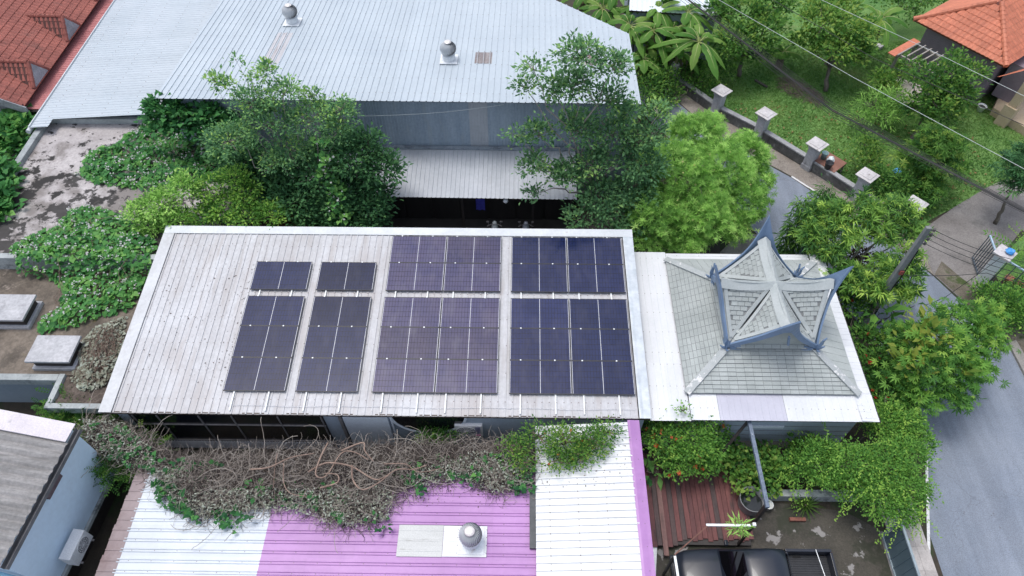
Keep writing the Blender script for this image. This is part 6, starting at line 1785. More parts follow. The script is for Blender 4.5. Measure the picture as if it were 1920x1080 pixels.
# --- tall tree right of the lean-to
tree('tall_tree', 'tall open-crowned tree rising over the right corner of the warehouse', 'tree', (3.9, 21.6, 0),
     [LY(1090, 110, 22.6, 0.95), LY(1150, 130, 22.6, 0.75), LY(1070, 165, 22.5, 0.85), LY(1140, 190, 22.5, 0.8), LY(1000, 130, 22.4, 0.42), LY(985, 165, 22.3, 0.42), LY(1035, 175, 22.3, 0.45), LY(1180, 215, 22.4, 0.55),
      LY(1010, 255, 21.9, 0.65), LY(970, 255, 21.9, 0.42), LY(1080, 245, 22.0, 0.9), LY(1150, 255, 22.0, 0.8), LY(1000, 315, 21.4, 0.6), LY(1060, 330, 21.4, 0.7), LY(1000, 365, 21.1, 0.35), LY(1110, 310, 21.5, 0.85), LY(1235, 215, 22.4, 0.5), LY(1220, 255, 22.0, 0.6)],
     OV, 0.165, 560, 17, 0.17, LM_blue, 0.13, 9, low=-0.2, shell=0.5, bark=M_barkp, ntw=150, tmid=0.42, cvar=0.22, fork=0.5)
tree('shade_tree', 'dense grey-green tree filling the gap behind the solar roof near the scooters', 'tree', (4.2, 20.8, 0),
     [LY(1130, 375, 20.9, 0.95), LY(1190, 360, 21.2, 1.0), LY(1200, 310, 21.6, 0.95), LY(1150, 420, 20.2, 0.85), LY(1085, 410, 20.3, 0.6), LY(1210, 420, 20.2, 0.8), LY(1190, 270, 22, 0.7)],
     OV, 0.175, 330, 17, 0.18, LM_blue, 0.10, 10, low=-0.05, ntw=40, tmid=0.3, cvar=0.15)
# --- large lime-green tree beside the road
tree('lime_tree', 'large bright lime-green tree with tiny yellow flowers behind the pavilion', 'tree', (7.6, 21.6, 0),
     [LZ(1270, 330, 3.6, 1.8, 1.2), LZ(1350, 320, 3.3, 1.5, 1.1), LZ(1300, 260, 3.4, 1.3, 1.0), LZ(1230, 400, 3.0, 1.3, 1.0), LZ(1310, 400, 2.9, 1.5, 1.0), LZ(1390, 380, 2.5, 1.2, 0.9), LZ(1395, 290, 2.8, 1.1, 0.9), LZ(1280, 440, 2.3, 1.2, 0.8), LZ(1370, 430, 2.0, 0.8, 0.7), LZ(1220, 450, 2.2, 0.9, 0.8), LZ(1415, 340, 2.3, 0.8, 0.8), LZ(1330, 235, 3.2, 0.6, 0.6)],
     WHF, 0.20, 1250, 9, 0.15, LM_lime, 0.14, 12, low=-0.05, shell=0.7, ntw=120, up=0.5, tmid=0.42, cvar=0.3, flowers=(160, 0.06, LM_yel))
# --- mango tree and its neighbours at the pole
tree('mango_tree', 'mango tree with drooping leaf whorls left of the utility pole', 'tree', (13.9, 18.6, 0),
     [LZ(1545, 410, 3.4, 0.8), LZ(1610, 400, 3.6, 0.95), LZ(1680, 400, 3.4, 0.85), LZ(1520, 450, 3.0, 0.6), LZ(1580, 450, 3.2, 0.7), LZ(1700, 440, 3.0, 0.7), LZ(1650, 440, 3.3, 0.6), LZ(1660, 505, 2.6, 0.6), LZ(1700, 510, 2.4, 0.55), LZ(1600, 525, 2.3, 0.55), LZ(1640, 540, 2.2, 0.6), LZ(1700, 480, 2.8, 0.5), LZ(1690, 550, 1.9, 0.55), LZ(1560, 480, 2.8, 0.5)],
     T_whorl(9, 0.22, 0.6, 0.15), 0.32, 420, 3, 0.16, LM_mango, 0.13, 13, low=-0.2, shell=0.6, ntw=80, tmid=0.52, cvar=0.25, bark=M_barkp, up=0.6)
for k, (u, v, h) in enumerate(((1471, 458, 2.6), (1503, 445, 3.0), (1517, 462, 2.6))):
    b0 = w(u, v + 12, 0.5)
    tree('columnar_tree', f'{["leftmost", "middle", "right"][k]} of three narrow columnar trees with drooping leaves behind the pavilion', 'tree', (b0[0], b0[1], 0),
         [(b0[0], b0[1], 0.6 + h * i / 6, 0.36, 0.36, 0.34) for i in range(7)], NAR, 0.34, 130, 9, 0.12, LM_mango, 0.05, 14 + k, ntw=6, hang=1.6, out=0.7, tmid=0.28, cvar=0.12, group='columnar trees')
tree('papaya_plant', 'papaya plant with large palmate leaves at the corner of the pavilion', 'plant', tuple(w(1572, 500, 0)[:2]),
     [LZ(1566, 488, 2.6, 0.7, 0.4), LZ(1580, 515, 2.2, 0.5, 0.4), LZ(1578, 545, 1.8, 0.4)], P7, 0.30, 34, 3, 0.2, LM_mid, 0.06, 18, ntw=34, up=-0.1, tmid=0.6, flat=0.95)
tree('brown_bush', 'half-dead brown bush beneath the mango tree', 'shrub', tuple(w(1600, 505, 0)[:2]), [LZ(1605, 485, 1.4, 0.6), LZ(1590, 505, 1.2, 0.45)], OV, 0.16, 60, 8, 0.16, leafmat('leaf_redbrown', [(0.05, 0.03, 0.025), (0.10, 0.06, 0.045), (0.13, 0.09, 0.06)]), 0.05, 19, ntw=40)
# --- bushes along the right side of the pavilion
tree('umbrella_bush', 'big bush with palmate leaves overhanging the road', 'bush', (16.1, 14.3, 0),
     [LZ(1800, 600, 2.6, 0.95), LZ(1840, 640, 2.4, 0.85), LZ(1760, 640, 2.8, 0.9), LZ(1800, 690, 2.3, 0.85), LZ(1730, 690, 2.5, 0.85), LZ(1780, 740, 1.8, 0.7), LZ(1700, 640, 2.3, 0.7), LZ(1850, 590, 2.0, 0.5), LZ(1720, 740, 1.8, 0.7), LZ(1690, 700, 2.0, 0.7), LZ(1830, 700, 1.8, 0.6)],
     P7, 0.205, 420, 6, 0.17, LM_mid, 0.10, 21, ntw=50, up=0.2, tmid=0.45, cvar=0.25, flat=0.9)
tree('croton_shrub', 'shrub with large yellow-splashed leaves against the palmate bush', 'shrub', tuple(w(1690, 640, 0)[:2]),
     [LZ(1735, 620, 3.0, 0.5), LZ(1715, 660, 2.8, 0.5), LZ(1760, 640, 3.2, 0.35), LZ(1700, 690, 2.6, 0.4), LZ(1770, 690, 2.7, 0.3)], OV, 0.38, 60, 2, 0.2, leafmat('leaf_yellow', [(0.13, 0.22, 0.04), (0.28, 0.34, 0.06), (0.40, 0.42, 0.09)]), 0.05, 22, ntw=10, tmid=0.5)
tree('broadleaf_plant', 'broad-leaved banana-like plants at the foot of the utility pole', 'plant', tuple(w(1640, 610, 0)[:2]),
     [LZ(1640, 580, 1.6, 0.5), LZ(1680, 590, 1.3, 0.6), LZ(1660, 610, 1.2, 0.5), LZ(1700, 580, 1.2, 0.4)], T_oval(0.34, 0.1, 0.3), 0.75, 34, 1, 0.1, LM_mid, 0.05, 23, ntw=10, up=0.5, tmid=0.5)
tree('edge_shrub', 'dark mixed shrubs along the right wall of the pavilion', 'shrub', (12.9, 14.5, 0),
     [LZ(1600, 580, 1.2, 0.6), LZ(1620, 640, 1.2, 0.6), LZ(1640, 690, 1.3, 0.65), LZ(1650, 740, 1.4, 0.65), LZ(1590, 545, 1.2, 0.5), LZ(1680, 760, 1.3, 0.7), LZ(1670, 640, 1.3, 0.6)],
     OV, 0.17, 300, 15, 0.15, LM_garden, 0.06, 24, ntw=20, tmid=0.35, flowers=(40, 0.10, leafmat('petal_red', [(0.4, 0.03, 0.02), (0.5, 0.08, 0.04)])))
# --- trailing hedge over the yard wall
def trails(c, d):
    k = 110
    out = []
    i = RG.integers(0, len(c), k)
    P = []; D = []
    for j in i:
        a = c[j] + d[j] * 0.2
        dr = nrm(np.array((RG.normal(0, 0.5), -0.6 + RG.normal(0, 0.5), -0.15 + RG.normal(0, 0.2))))
        for s in range(26):
            P.append(a + dr * 0.038 * s + np.array((0, 0, 0.16 - 0.0010 * s * s)) + RG.normal(0, 0.02, 3)); D.append(dr + RG.normal(0, 0.8, 3))
    P = np.array(P); D = np.array(D)
    return [scatter(OV, P, D, RG.normal(0, 0.3, P.shape) + np.array((0, 0, 1.0)), np.full(len(P), 0.095), np.repeat(RG.normal(0.85, 0.12, k), 26))]
tree('trailing_hedge', 'sprawling light green creeper hedge over the yard wall by the pavement', 'hedge', (11.8, 9.8, 0),
     [LZ(1490, 880, 0.8, 0.6, 0.5), LZ(1540, 870, 1.3, 0.9, 0.8), LZ(1600, 880, 1.6, 0.95, 0.8), LZ(1660, 880, 1.7, 0.9, 0.8), LZ(1700, 860, 1.7, 0.65, 0.7), LZ(1700, 920, 1.5, 0.65, 0.7), LZ(1640, 930, 1.5, 0.8, 0.7), LZ(1590, 915, 1.1, 0.6, 0.5), LZ(1680, 960, 1.3, 0.55, 0.6), LZ(1660, 800, 1.5, 0.8, 0.7), LZ(1700, 800, 1.5, 0.6, 0.7), LZ(1720, 830, 1.5, 0.45, 0.6), LZ(1530, 850, 0.8, 0.5, 0.5)],
     OV, 0.095, 800, 26, 0.125, LM_mid, 0.07, 25, ntw=30, tmid=0.42, cvar=0.14, tvar=0.14, extra=trails, rnd_=0.9)
tree('dark_creeper', 'dark broad-leaved creeper below the pavilion wall', 'creeper', (9.0, 10.6, 0),
     [LZ(1385, 870, 0.7, 0.6, 0.5), LZ(1440, 865, 0.5, 0.5, 0.4), LZ(1500, 845, 0.6, 0.4, 0.4), LZ(1400, 905, 0.6, 0.5, 0.4), LZ(1450, 890, 0.7, 0.6, 0.4), LZ(1370, 855, 0.5, 0.4, 0.35)], HT, 0.13, 150, 12, 0.18, LM_garden, 0.05, 26, ntw=10, tmid=0.5)
tree('orange_flower_shrub', 'leafy shrub with small orange flowers beside the deck', 'shrub', (6.3, 10.3, 0),
     [LZ(1250, 830, 1.7, 0.7), LZ(1300, 830, 1.8, 0.7), LZ(1330, 840, 1.5, 0.5), LZ(1270, 865, 1.3, 0.6), LZ(1225, 815, 1.5, 0.5), LZ(1320, 870, 1.1, 0.45), LZ(1350, 815, 1.4, 0.3)],
     OV, 0.105, 300, 22, 0.12, LM_mid, 0.07, 27, ntw=30, tmid=0.45, cvar=0.2, flowers=(26, 0.11, LM_orange))
tree('variegated_plant', 'plant with broad pale-centred leaves at the deck corner', 'plant', tuple(w(1220, 890, 0)[:2]), [LZ(1215, 885, 0.6, 0.3, 0.25), LZ(1230, 885, 0.6, 0.2, 0.2)], T_oval(0.36, 0.08, 0.2), 0.42, 16, 1, 0.08, LM_vine, 0.03, 28, ntw=6, tmid=0.6)
# spiky rosette by the bricks
sp = w(1508, 950, 0.02)
t = thing('spiky_plant', 'spiky rosette plant with long narrow leaves in the yard', 'plant', sp)
LM_spike = leafmat('leaf_spike', [(0.03, 0.08, 0.02), (0.07, 0.14, 0.03), (0.14, 0.22, 0.05)])
for k in range(46):
    a = 2 * math.pi * k * 0.381966; el = 0.25 + 1.0 * (k / 46)
    dv = np.array((math.cos(a) * math.cos(el), math.sin(a) * math.cos(el), math.sin(el))); sd = np.array((-math.sin(a), math.cos(a), 0))
    L_ = 0.80 - 0.15 * rnd.random()
    V = []
    for i in range(5):
        s = i / 4
        c_ = sp + np.array((0, 0, 0.10)) + dv * L_ * s - np.array((0, 0, 0.35 * L_ * s * s))
        ww = 0.036 * (1 - s * 0.96) * (1 if s > 0.05 else 0.7)
        V += [c_ - sd * ww, c_ + sd * ww]
    m = MB().add(V, [(i * 2, i * 2 + 1, i * 2 + 3, i * 2 + 2) for i in range(4)])
    o = m.build('leaf', LM_spike, t, smooth=True)
    at = o.data.attributes.new('tint', 'FLOAT', 'POINT'); at.data.foreach_set('value', [0.3 + 0.5 * rnd.random()] * len(o.data.vertices))
MB().lathe([(0.09, 0), (0.07, 0.12), (0.02, 0.18)], sp, 8).build('stem', M_bark, t)
tree('hanging_plant', 'small pot plant hanging from the canopy bar', 'plant', (7.1, 7.62, 1.95), [(7.1, 7.6, 1.95, 0.22, 0.2, 0.2)], NAR, 0.24, 24, 5, 0.08, LM_lime, 0.02, 29, ntw=4, tmid=0.7, fork=0.3)
# --- garden beyond the road
tree('round_tree', 'dense green tree between the banana plants and the lawn', 'tree', (12.6, 34.4, 0),
     [LZ(1390, 30, 3.2, 1.5), LZ(1430, 60, 2.8, 1.4), LZ(1380, 80, 2.6, 1.2), LZ(1450, 15, 3.0, 1.2), LZ(1350, 25, 3.0, 1.0), LZ(1420, 100, 1.6, 0.9), LZ(1370, 110, 1.4, 0.8)], OV, 0.22, 330, 17, 0.19, LM_garden, 0.14, 31, tmid=0.5, ntw=20, fit=0.82)
tree('round_tree', 'broad yellow-green fruit tree in the middle of the upper lawn', 'tree', (17.2, 33.0, 0),
     [LZ(1540, 50, 3.2, 1.4), LZ(1590, 60, 3.0, 1.3), LZ(1560, 95, 2.4, 1.3), LZ(1600, 100, 2.0, 1.1), LZ(1530, 20, 3.0, 1.1), LZ(1510, 80, 2.2, 0.9), LZ(1620, 60, 2.4, 0.8), LZ(1580, 20, 3.0, 1.0)], OV, 0.23, 340, 17, 0.19, LM_garden, 0.14, 32, tmid=0.68, ntw=20, fit=0.82)
tree('round_tree', 'wide dark green tree over the pergola by the orange house', 'tree', (20.6, 28.8, 0),
     [LZ(1740, 150, 3.0, 1.0), LZ(1780, 145, 3.1, 1.0), LZ(1820, 140, 2.8, 0.8), LZ(1750, 190, 2.4, 1.1), LZ(1790, 180, 2.5, 1.0), LZ(1720, 205, 1.8, 0.8), LZ(1770, 210, 1.8, 0.9), LZ(1790, 115, 3.0, 0.6), LZ(1710, 125, 2.6, 0.5)], OV, 0.19, 320, 16, 0.18, LM_garden, 0.12, 33, tmid=0.42, ntw=40, fit=0.82)
tree('round_tree', 'rounded mango-like tree at the edge of the lower lawn', 'tree', (19.5, 24.9, 0),
     [LZ(1750, 260, 2.4, 0.8), LZ(1780, 280, 2.2, 0.8), LZ(1730, 290, 2.0, 0.8), LZ(1770, 320, 1.6, 0.9), LZ(1720, 330, 1.3, 0.8), LZ(1740, 350, 0.9, 0.7), LZ(1700, 300, 1.6, 0.5)], T_whorl(8, 0.25, 0.5, 0.1), 0.26, 300, 3, 0.2, LM_garden, 0.1, 34, tmid=0.5, ntw=20, fit=0.82, up=0.5)
tree('round_tree', 'dark tree cut by the right edge above the driveway', 'tree', (22.6, 22.9, 0), [LZ(1910, 320, 2.8, 0.8), LZ(1925, 300, 2.8, 0.8), LZ(1900, 345, 2.2, 0.5)], T_whorl(8, 0.25, 0.5, 0.1), 0.28, 130, 3, 0.2, LM_dark, 0.1, 35, tmid=0.5, ntw=10, up=0.5)
tree('garden_shrub', 'small round shrub behind the fourth pillar', 'shrub', tuple(w(1628, 300, 0)[:2]), [LZ(1625, 280, 1.3, 0.65), LZ(1630, 300, 1.0, 0.6)], OV, 0.14, 110, 14, 0.2, LM_garden, 0.06, 36, tmid=0.6, ntw=10)
tree('garden_shrub', 'low dark shrubs behind the last pillars of the garden wall', 'shrub', tuple(w(1670, 365, 0)[:2]), [LZ(1650, 335, 0.9, 0.6), LZ(1690, 350, 0.9, 0.7), LZ(1720, 375, 0.6, 0.6), LZ(1670, 370, 0.7, 0.6), LZ(1740, 370, 0.5, 0.5)], OV, 0.14, 220, 14, 0.2, LM_garden, 0.05, 37, tmid=0.3, ntw=10)
tree('wispy_shrub', 'airy yellow-green shrub on the lawn in front of the dark garden tree', 'shrub', tuple(w(1655, 215, 0)[:2]), [LZ(1640, 200, 1.2, 0.8), LZ(1670, 190, 1.3, 0.7), LZ(1660, 220, 0.9, 0.7), LZ(1615, 225, 0.7, 0.5)], NAR, 0.26, 130, 12, 0.2, LM_lime, 0.05, 38, tmid=0.3, ntw=30)
tree('garden_shrub', 'bushy yellowish shrub beside the torn parasol', 'shrub', tuple(w(1655, 165, 0)[:2]), [LZ(1655, 150, 1.2, 0.55), LZ(1690, 135, 1.3, 0.6), LZ(1665, 170, 0.8, 0.5)], OV, 0.20, 110, 9, 0.2, LM_garden, 0.05, 39, tmid=0.65, ntw=12)
tree('garden_shrub', 'dark shrubs along the far end of the upper lawn', 'shrub', tuple(w(1720, 20, 0)[:2]), [LZ(1690, 15, 1.6, 1.0), LZ(1730, 10, 1.6, 0.9), LZ(1700, 35, 1.0, 0.7), LZ(1650, -10, 2.0, 1.2), LZ(1760, -10, 1.6, 1.0)], OV, 0.17, 260, 11, 0.25, LM_garden, 0.07, 40, tmid=0.45, ntw=10)
tree('garden_shrub', 'low green plants along the foot of the garden wall near the banana plants', 'shrub', tuple(w(1330, 150, 0)[:2]), [LZ(1310, 150, 0.8, 0.6), LZ(1330, 165, 0.7, 0.5), LZ(1350, 135, 0.8, 0.6), LZ(1290, 130, 1.0, 0.8), LZ(1240, 155, 0.8, 0.8), LZ(1215, 130, 1.0, 0.8), LZ(1260, 175, 0.5, 0.5), LZ(1218, 168, 0.8, 0.7), LZ(1240, 195, 0.6, 0.55), LZ(1205, 185, 1.0, 0.6), LZ(1225, 215, 0.6, 0.6)], OV, 0.16, 480, 12, 0.22, LM_garden, 0.05, 41, tmid=0.4, ntw=12)
tree('verge_bush', 'low leafy bushes on the verge below the white gate post', 'bush', tuple(w(1885, 575, 0)[:2]), [LZ(1860, 560, 0.6, 0.6), LZ(1890, 570, 0.6, 0.7), LZ(1915, 590, 0.6, 0.7), LZ(1880, 600, 0.4, 0.6), LZ(1920, 545, 0.5, 0.5), LZ(1840, 545, 0.4, 0.35)], OV, 0.12, 330, 14, 0.18, LM_mid, 0.04, 42, tmid=0.35, ntw=8)
tree('fern_plant', 'fern-like plant beside the white gate post', 'plant', tuple(w(1910, 470, 0)[:2]), [LZ(1908, 458, 0.7, 0.3, 0.2), LZ(1920, 470, 0.7, 0.4, 0.3)], PINF, 0.8, 26, 1, 0.1, LM_mid, 0.04, 43, tmid=0.6, ntw=4, up=0.5)
tree('roadside_bush', 'bush beside the left end of the tiled garden by the terrace', 'bush', tuple(w(25, 270, 0)[:2]), [LZ(20, 245, 2.4, 0.9), LZ(45, 235, 2.6, 0.7), LZ(20, 285, 2.0, 0.8), LZ(0, 260, 2.2, 0.8)], HT, 0.26, 170, 9, 0.25, LM_vine, 0.08, 44, tmid=0.6, ntw=10)
tree('roadside_bush', 'bush with large leaves at the left picture edge above the concrete roof', 'bush', tuple(w(-15, 380, 0)[:2]), [LZ(0, 330, 3.0, 0.6), LZ(-5, 370, 3.0, 0.7), LZ(0, 400, 2.9, 0.5)], HT, 0.24, 120, 9, 0.2, LM_vine, 0.08, 45, tmid=0.55, ntw=10)
tree('low_fern_bush', 'feathery green bush below the planter', 'bush', tuple(w(165, 790, 0)[:2]), [LZ(130, 775, 1.6, 0.6), LZ(180, 775, 1.5, 0.7), LZ(215, 800, 1.3, 0.7), LZ(250, 810, 1.2, 0.7), LZ(190, 850, 1.6, 0.6), LZ(230, 880, 1.8, 0.6), LZ(265, 860, 1.6, 0.6)], PIN, 0.30, 230, 9, 0.2, LM_garden, 0.06, 46, tmid=0.4, ntw=12)
# --- banana plants
M_bstem = surf('banana_stem', (0.14, 0.15, 0.06), (0.22, 0.20, 0.11), 2, 0.7, stretch=(1, 1, 0.3))
LM_ban = leafmat('leaf_banana', [(0.05, 0.15, 0.03), (0.10, 0.25, 0.045), (0.17, 0.34, 0.065), (0.28, 0.40, 0.10)], 0.3, 0.4)
M_rib = surf('banana_rib', (0.30, 0.36, 0.12), (0.38, 0.42, 0.17), 3, 0.5)
def banana(label, base, h, nleaf, L, seed, lean=(0, 0)):
    rr = random.Random(seed)
    base = np.array((base[0], base[1], 0.0))
    t = thing('banana_plant', label, 'banana plant', base, 'banana plants')
    top = base + np.array((lean[0], lean[1], h))
    m = MB(); m.tube([base - np.array((0, 0, 0.05)), base * 0.5 + top * 0.5, top], [0.16, 0.13, 0.09], 10); m.build('stem', M_bstem, t, smooth=True)
    for k in range(nleaf):
        a = 2.4 * k + rr.uniform(-.3, .3); el = rr.uniform(0.35, 1.25) if k < nleaf - 1 else 1.45
        ln = L * rr.uniform(0.8, 1.2); wd = rr.uniform(0.19, 0.26)
        hd = np.array((math.cos(a), math.sin(a), 0)); sd = np.array((-math.sin(a), math.cos(a), 0))
        n = 14; V = []; ribp = []
        g = 0.55 + 0.5 * rr.random()
        for i in range(n + 1):
            s = i / n
            p = top + hd * (ln * (s * math.cos(el) + 0.22 * s * s)) + np.array((0, 0, ln * (s * math.sin(el) - g * s * s)))
            ribp.append(p)
            q = 0 if s < 0.16 else wd * min(1, (s - 0.16) * 6) * (1 - max(0, (s - 0.72) / 0.28) ** 2) + 0.004
            dr = 0.35
            j1 = rr.uniform(0.75, 1.0) if i % 2 else 1.0; j2 = rr.uniform(0.75, 1.0) if i % 2 == 0 else 1.0
            V += [p - sd * q * j1 - np.array((0, 0, q * dr)), p + np.array((0, 0, 0.01)), p + sd * q * j2 - np.array((0, 0, q * dr))]
        F = [(i * 3 + j, i * 3 + j + 1, i * 3 + 4 + j, i * 3 + 3 + j) for i in range(n) for j in range(2)]
        tint = rr.choice([0.25, 0.4, 0.5, 0.6, 0.8])
        o = quads_object('leaf', V, F, LM_ban, t, [tint + rr.uniform(-.06, .06) for _ in V])
        m = MB(); m.tube(ribp, [0.03 * (1 - 0.85 * i / n) for i in range(n + 1)], 5); m.build('midrib', M_rib, o)
    for k in range(4):
        a = rr.uniform(0, 6.28); hd = np.array((math.cos(a), math.sin(a), 0)); sd = np.array((-math.sin(a), math.cos(a), 0)); V = []
        for i in range(6):
            s = i / 5; p = top - np.array((0, 0, 0.3)) + hd * (0.18 + 0.25 * math.sin(s * 2.4)) - np.array((0, 0, s * h * 0.55))
            V += [p - sd * 0.12 * (1 - s * 0.6), p + sd * 0.12 * (1 - s * 0.6)]
        quads_object('dead_leaf', V, [(i * 2, i * 2 + 1, i * 2 + 3, i * 2 + 2) for i in range(5)], LM_dry, t, [0.1] * 12)
for k, (lab, u, v, z, L, nl) in enumerate((('large banana plant in front of the dense green tree', 1310, 80, 2.9, 2.0, 11), ('banana plant with upright leaf just left of the large one', 1272, 100, 2.0, 1.5, 8), ('banana plant beside the ivy-covered trunk', 1225, 60, 2.6, 1.7, 9),
                                       ('banana plant at the cut corner of the warehouse roof', 1180, 50, 2.6, 1.7, 9), ('small banana plant left of the rusty white roof', 1195, 15, 2.6, 1.6, 9), ('banana plant above the warehouse edge near the top of the picture', 1130, 18, 2.5, 1.6, 9),
                                       ('leftmost banana plant at the top edge of the picture', 1095, -5, 2.6, 1.5, 8), ('tall banana plant in front of the rusty white roof', 1290, 25, 3.0, 1.7, 9), ('lone banana plant on the upper lawn near the orange house', 1648, 38, 2.5, 1.8, 10), ('short banana plant in the shade beside the warehouse corner', 1205, 112, 1.6, 1.2, 7),
                                       ('young banana plant with browned leaves on the upper lawn', 1468, 100, 1.0, 1.1, 7),
                                       ('banana plant squeezed behind the warehouse edge, second from the left', 1150, -8, 2.8, 1.6, 9), ('low banana plant between the warehouse edge and the ivy trunk', 1215, 85, 1.8, 1.4, 8), ('banana plant right of the ivy trunk below the rusty roof', 1262, 55, 2.2, 1.6, 9), ('banana plant under the right end of the rusty roof', 1335, 12, 2.6, 1.6, 9), ('banana plant behind the top of the ivy trunk', 1232, 22, 2.8, 1.6, 9))):
    c_ = w(u, v, z)
    banana(lab, c_, z, nl + 3, L, 60 + k, lean=(0, 0))
# ivy-covered trunk among the bananas
iv = w(1240, 95, 0)
t = thing('ivy_trunk', 'bare trunk wrapped in ivy among the banana plants', 'tree', iv)
ivt = wy(1250, -5, iv[1])
m = MB(); m.tube(wander((iv[0], iv[1], -0.05), ivt + np.array((0, 0, 1)), 6, 0.03, 3), 0.14, 8); m.build('trunk', M_bark, t, smooth=True)
k = 700
s = RG.random(k); a = RG.random(k) * 6.28
P = np.array((iv[0], iv[1], 0)) + (ivt + np.array((0, 0, 1)) - np.array((iv[0], iv[1], 0))) * s[:, None] + np.stack([np.cos(a), np.sin(a), 0 * a], 1) * (0.18 + 0.10 * RG.random(k))[:, None]
V, F, tt = scatter(HT, P, np.stack([np.cos(a), np.sin(a), -0.5 + 0 * a], 1), np.stack([np.cos(a), np.sin(a), 1 + 0 * a], 1), 0.14 + 0.08 * RG.random(k), RG.random(k) * 0.7)
quads_object('ivy', V, F, LM_garden, t, tt)

# ------------------------------------------------------------------ flowering vines over the concrete roof
def inpoly(P, poly):
    x, y = P[:, 0], P[:, 1]
    r = np.zeros(len(P), bool)
    n = len(poly)
    for i in range(n):
        x1, y1 = poly[i]; x2, y2 = poly[(i + 1) % n]
        c = ((y1 > y) != (y2 > y)) & (x < (x2 - x1) * (y - y1) / (y2 - y1 + 1e-12) + x1)
        r ^= c
    return r
def vine(label, polypx, z0, hump, n, size, mat, nfl, seed, extra_z=None, nm='flowering_vine', tmid=0.5, stems=40, fl=LM_white, fs=0.05, T=None):
    rg = np.random.default_rng(seed)
    T = T or HT
    poly = np.array([w(u, v, z0 + hump * 0.5)[:2] for u, v in polypx])
    lo, hi = poly.min(0), poly.max(0)
    Q = lo + (hi - lo) * rg.random((n * 4, 2))
    Q = Q[inpoly(Q, poly)][:n]
    # distance to the outline gives a rounded mound, low noise gives lumps
    dist = np.full(len(Q), 9.0)
    for i in range(len(poly)):
        a, b = poly[i], poly[(i + 1) % len(poly)]
        ab = b - a; tpar = np.clip(((Q - a) @ ab) / (ab @ ab), 0, 1)
        dist = np.minimum(dist, np.linalg.norm(Q - (a + tpar[:, None] * ab), axis=1))
    h = hump * np.minimum(1, dist / 0.6) ** 0.6 * (0.65 + 0.35 * np.sin(Q[:, 0] * 2.3 + seed) * np.cos(Q[:, 1] * 2.9))
    lay = rg.random(len(Q)) ** 0.35
    z = z0 + 0.04 + h * lay
    if extra_z is not None:
        z = z + extra_z(Q)
    P = np.c_[Q, z]
    cn = np.floor(Q * 1.7)
    patch_ = np.sin(cn[:, 0] * 12.9 + cn[:, 1] * 78.2 + seed) * 0.5
    t = thing(nm, label, 'vine', (poly[:, 0].mean(), poly[:, 1].mean(), z0))
    D = rg.normal(size=P.shape) * np.array((1, 1, 0.25)) + np.array((0, -0.35, -0.25))
    U = np.array((0, 0, 1.0)) + rg.normal(size=P.shape) * 0.32
    V, F, tt = scatter(T, P, D, U, size * (0.35 + 1.1 * rg.random(len(P)) ** 1.3), tmid + patch_ * 0.34 + rg.normal(0, 0.2, len(P)))
    quads_object('foliage', V, F, mat, t, tt)
    if nfl:
        i = rg.choice(len(P), nfl)
        k = 3
        PF = np.repeat(np.c_[Q[i], (z0 + 0.10 + h[i])], k, 0) + rg.normal(size=(nfl * k, 3)) * 0.05
        if extra_z is not None:
            PF[:, 2] += np.repeat(extra_z(Q[i]), k)
        V, F, tt = scatter(T_flower(), PF, rg.normal(size=PF.shape) * np.array((1, 1, 0.1)), rg.normal(size=PF.shape) * 0.25 + np.array((0, 0, 1.0)), fs * (0.5 + 0.8 * rg.random(len(PF))), rg.random(len(PF)))
        quads_object('blossom', V, F, fl, t, tt)
    m = MB()
    for k in range(stems):
        a, b = rg.choice(len(P), 2)
        q = P[b] - P[a]; q = q / (np.linalg.norm(q) + 1e-6) * min(1.6, np.linalg.norm(q))
        m.tube(wander(P[a], P[a] + q, 6, 0.3, seed + k), 0.010, 4)
    m.build('stems', M_twig, t)
    return t
vine('mass of white-flowered vine on the upper concrete roof', [(140, 318), (165, 282), (215, 262), (250, 240), (275, 215), (330, 215), (400, 232), (455, 262), (470, 320), (430, 330), (380, 335), (330, 348), (300, 352), (262, 348), (215, 340), (178, 338)], 2.85, 0.55, 3600, 0.20, LM_vine, 190, 71)
vine('white-flowered vine spilling over the roof step beside the solar roof', [(28, 478), (60, 455), (110, 440), (140, 405), (180, 398), (225, 412), (262, 430), (295, 455), (300, 480), (270, 540), (230, 575), (180, 590), (120, 608), (70, 618), (68, 598), (110, 570), (120, 545), (100, 520), (40, 512)], 2.35, 0.45, 3400, 0.19, LM_vine, 210, 72,
     extra_z=lambda Q: np.clip((Q[:, 1] - 17.2) * 1.3, 0, 0.55), tmid=0.62)
tree('wall_creeper', 'dark creeper climbing the warehouse wall under the left end of its eave', 'creeper', (-14.4, 24.3, 2.8),
     [LY(305, 208, 24.2, 0.45, 0.5), LY(340, 214, 24.2, 0.55, 0.5), LY(385, 218, 24.2, 0.55, 0.5), LY(300, 232, 24.0, 0.5), LY(345, 240, 23.9, 0.55), LY(395, 245, 23.9, 0.6), LY(430, 232, 24.1, 0.5), LY(430, 260, 23.7, 0.6), LY(290, 205, 24.2, 0.3)],
     HT, 0.20, 330, 7, 0.18, LM_vine, 0.05, 73, tmid=0.28, ntw=20, cvar=0.12, flowers=(60, 0.06, LM_white))
vine('greyish dry creeper at the lower left corner of the solar roof', [(150, 640), (170, 612), (205, 598), (232, 590), (228, 640), (212, 690), (190, 722), (150, 728), (128, 705), (135, 670)], 2.32, 0.42, 1500, 0.12, LM_dry, 0, 74, nm='dry_creeper', tmid=0.6, stems=220)
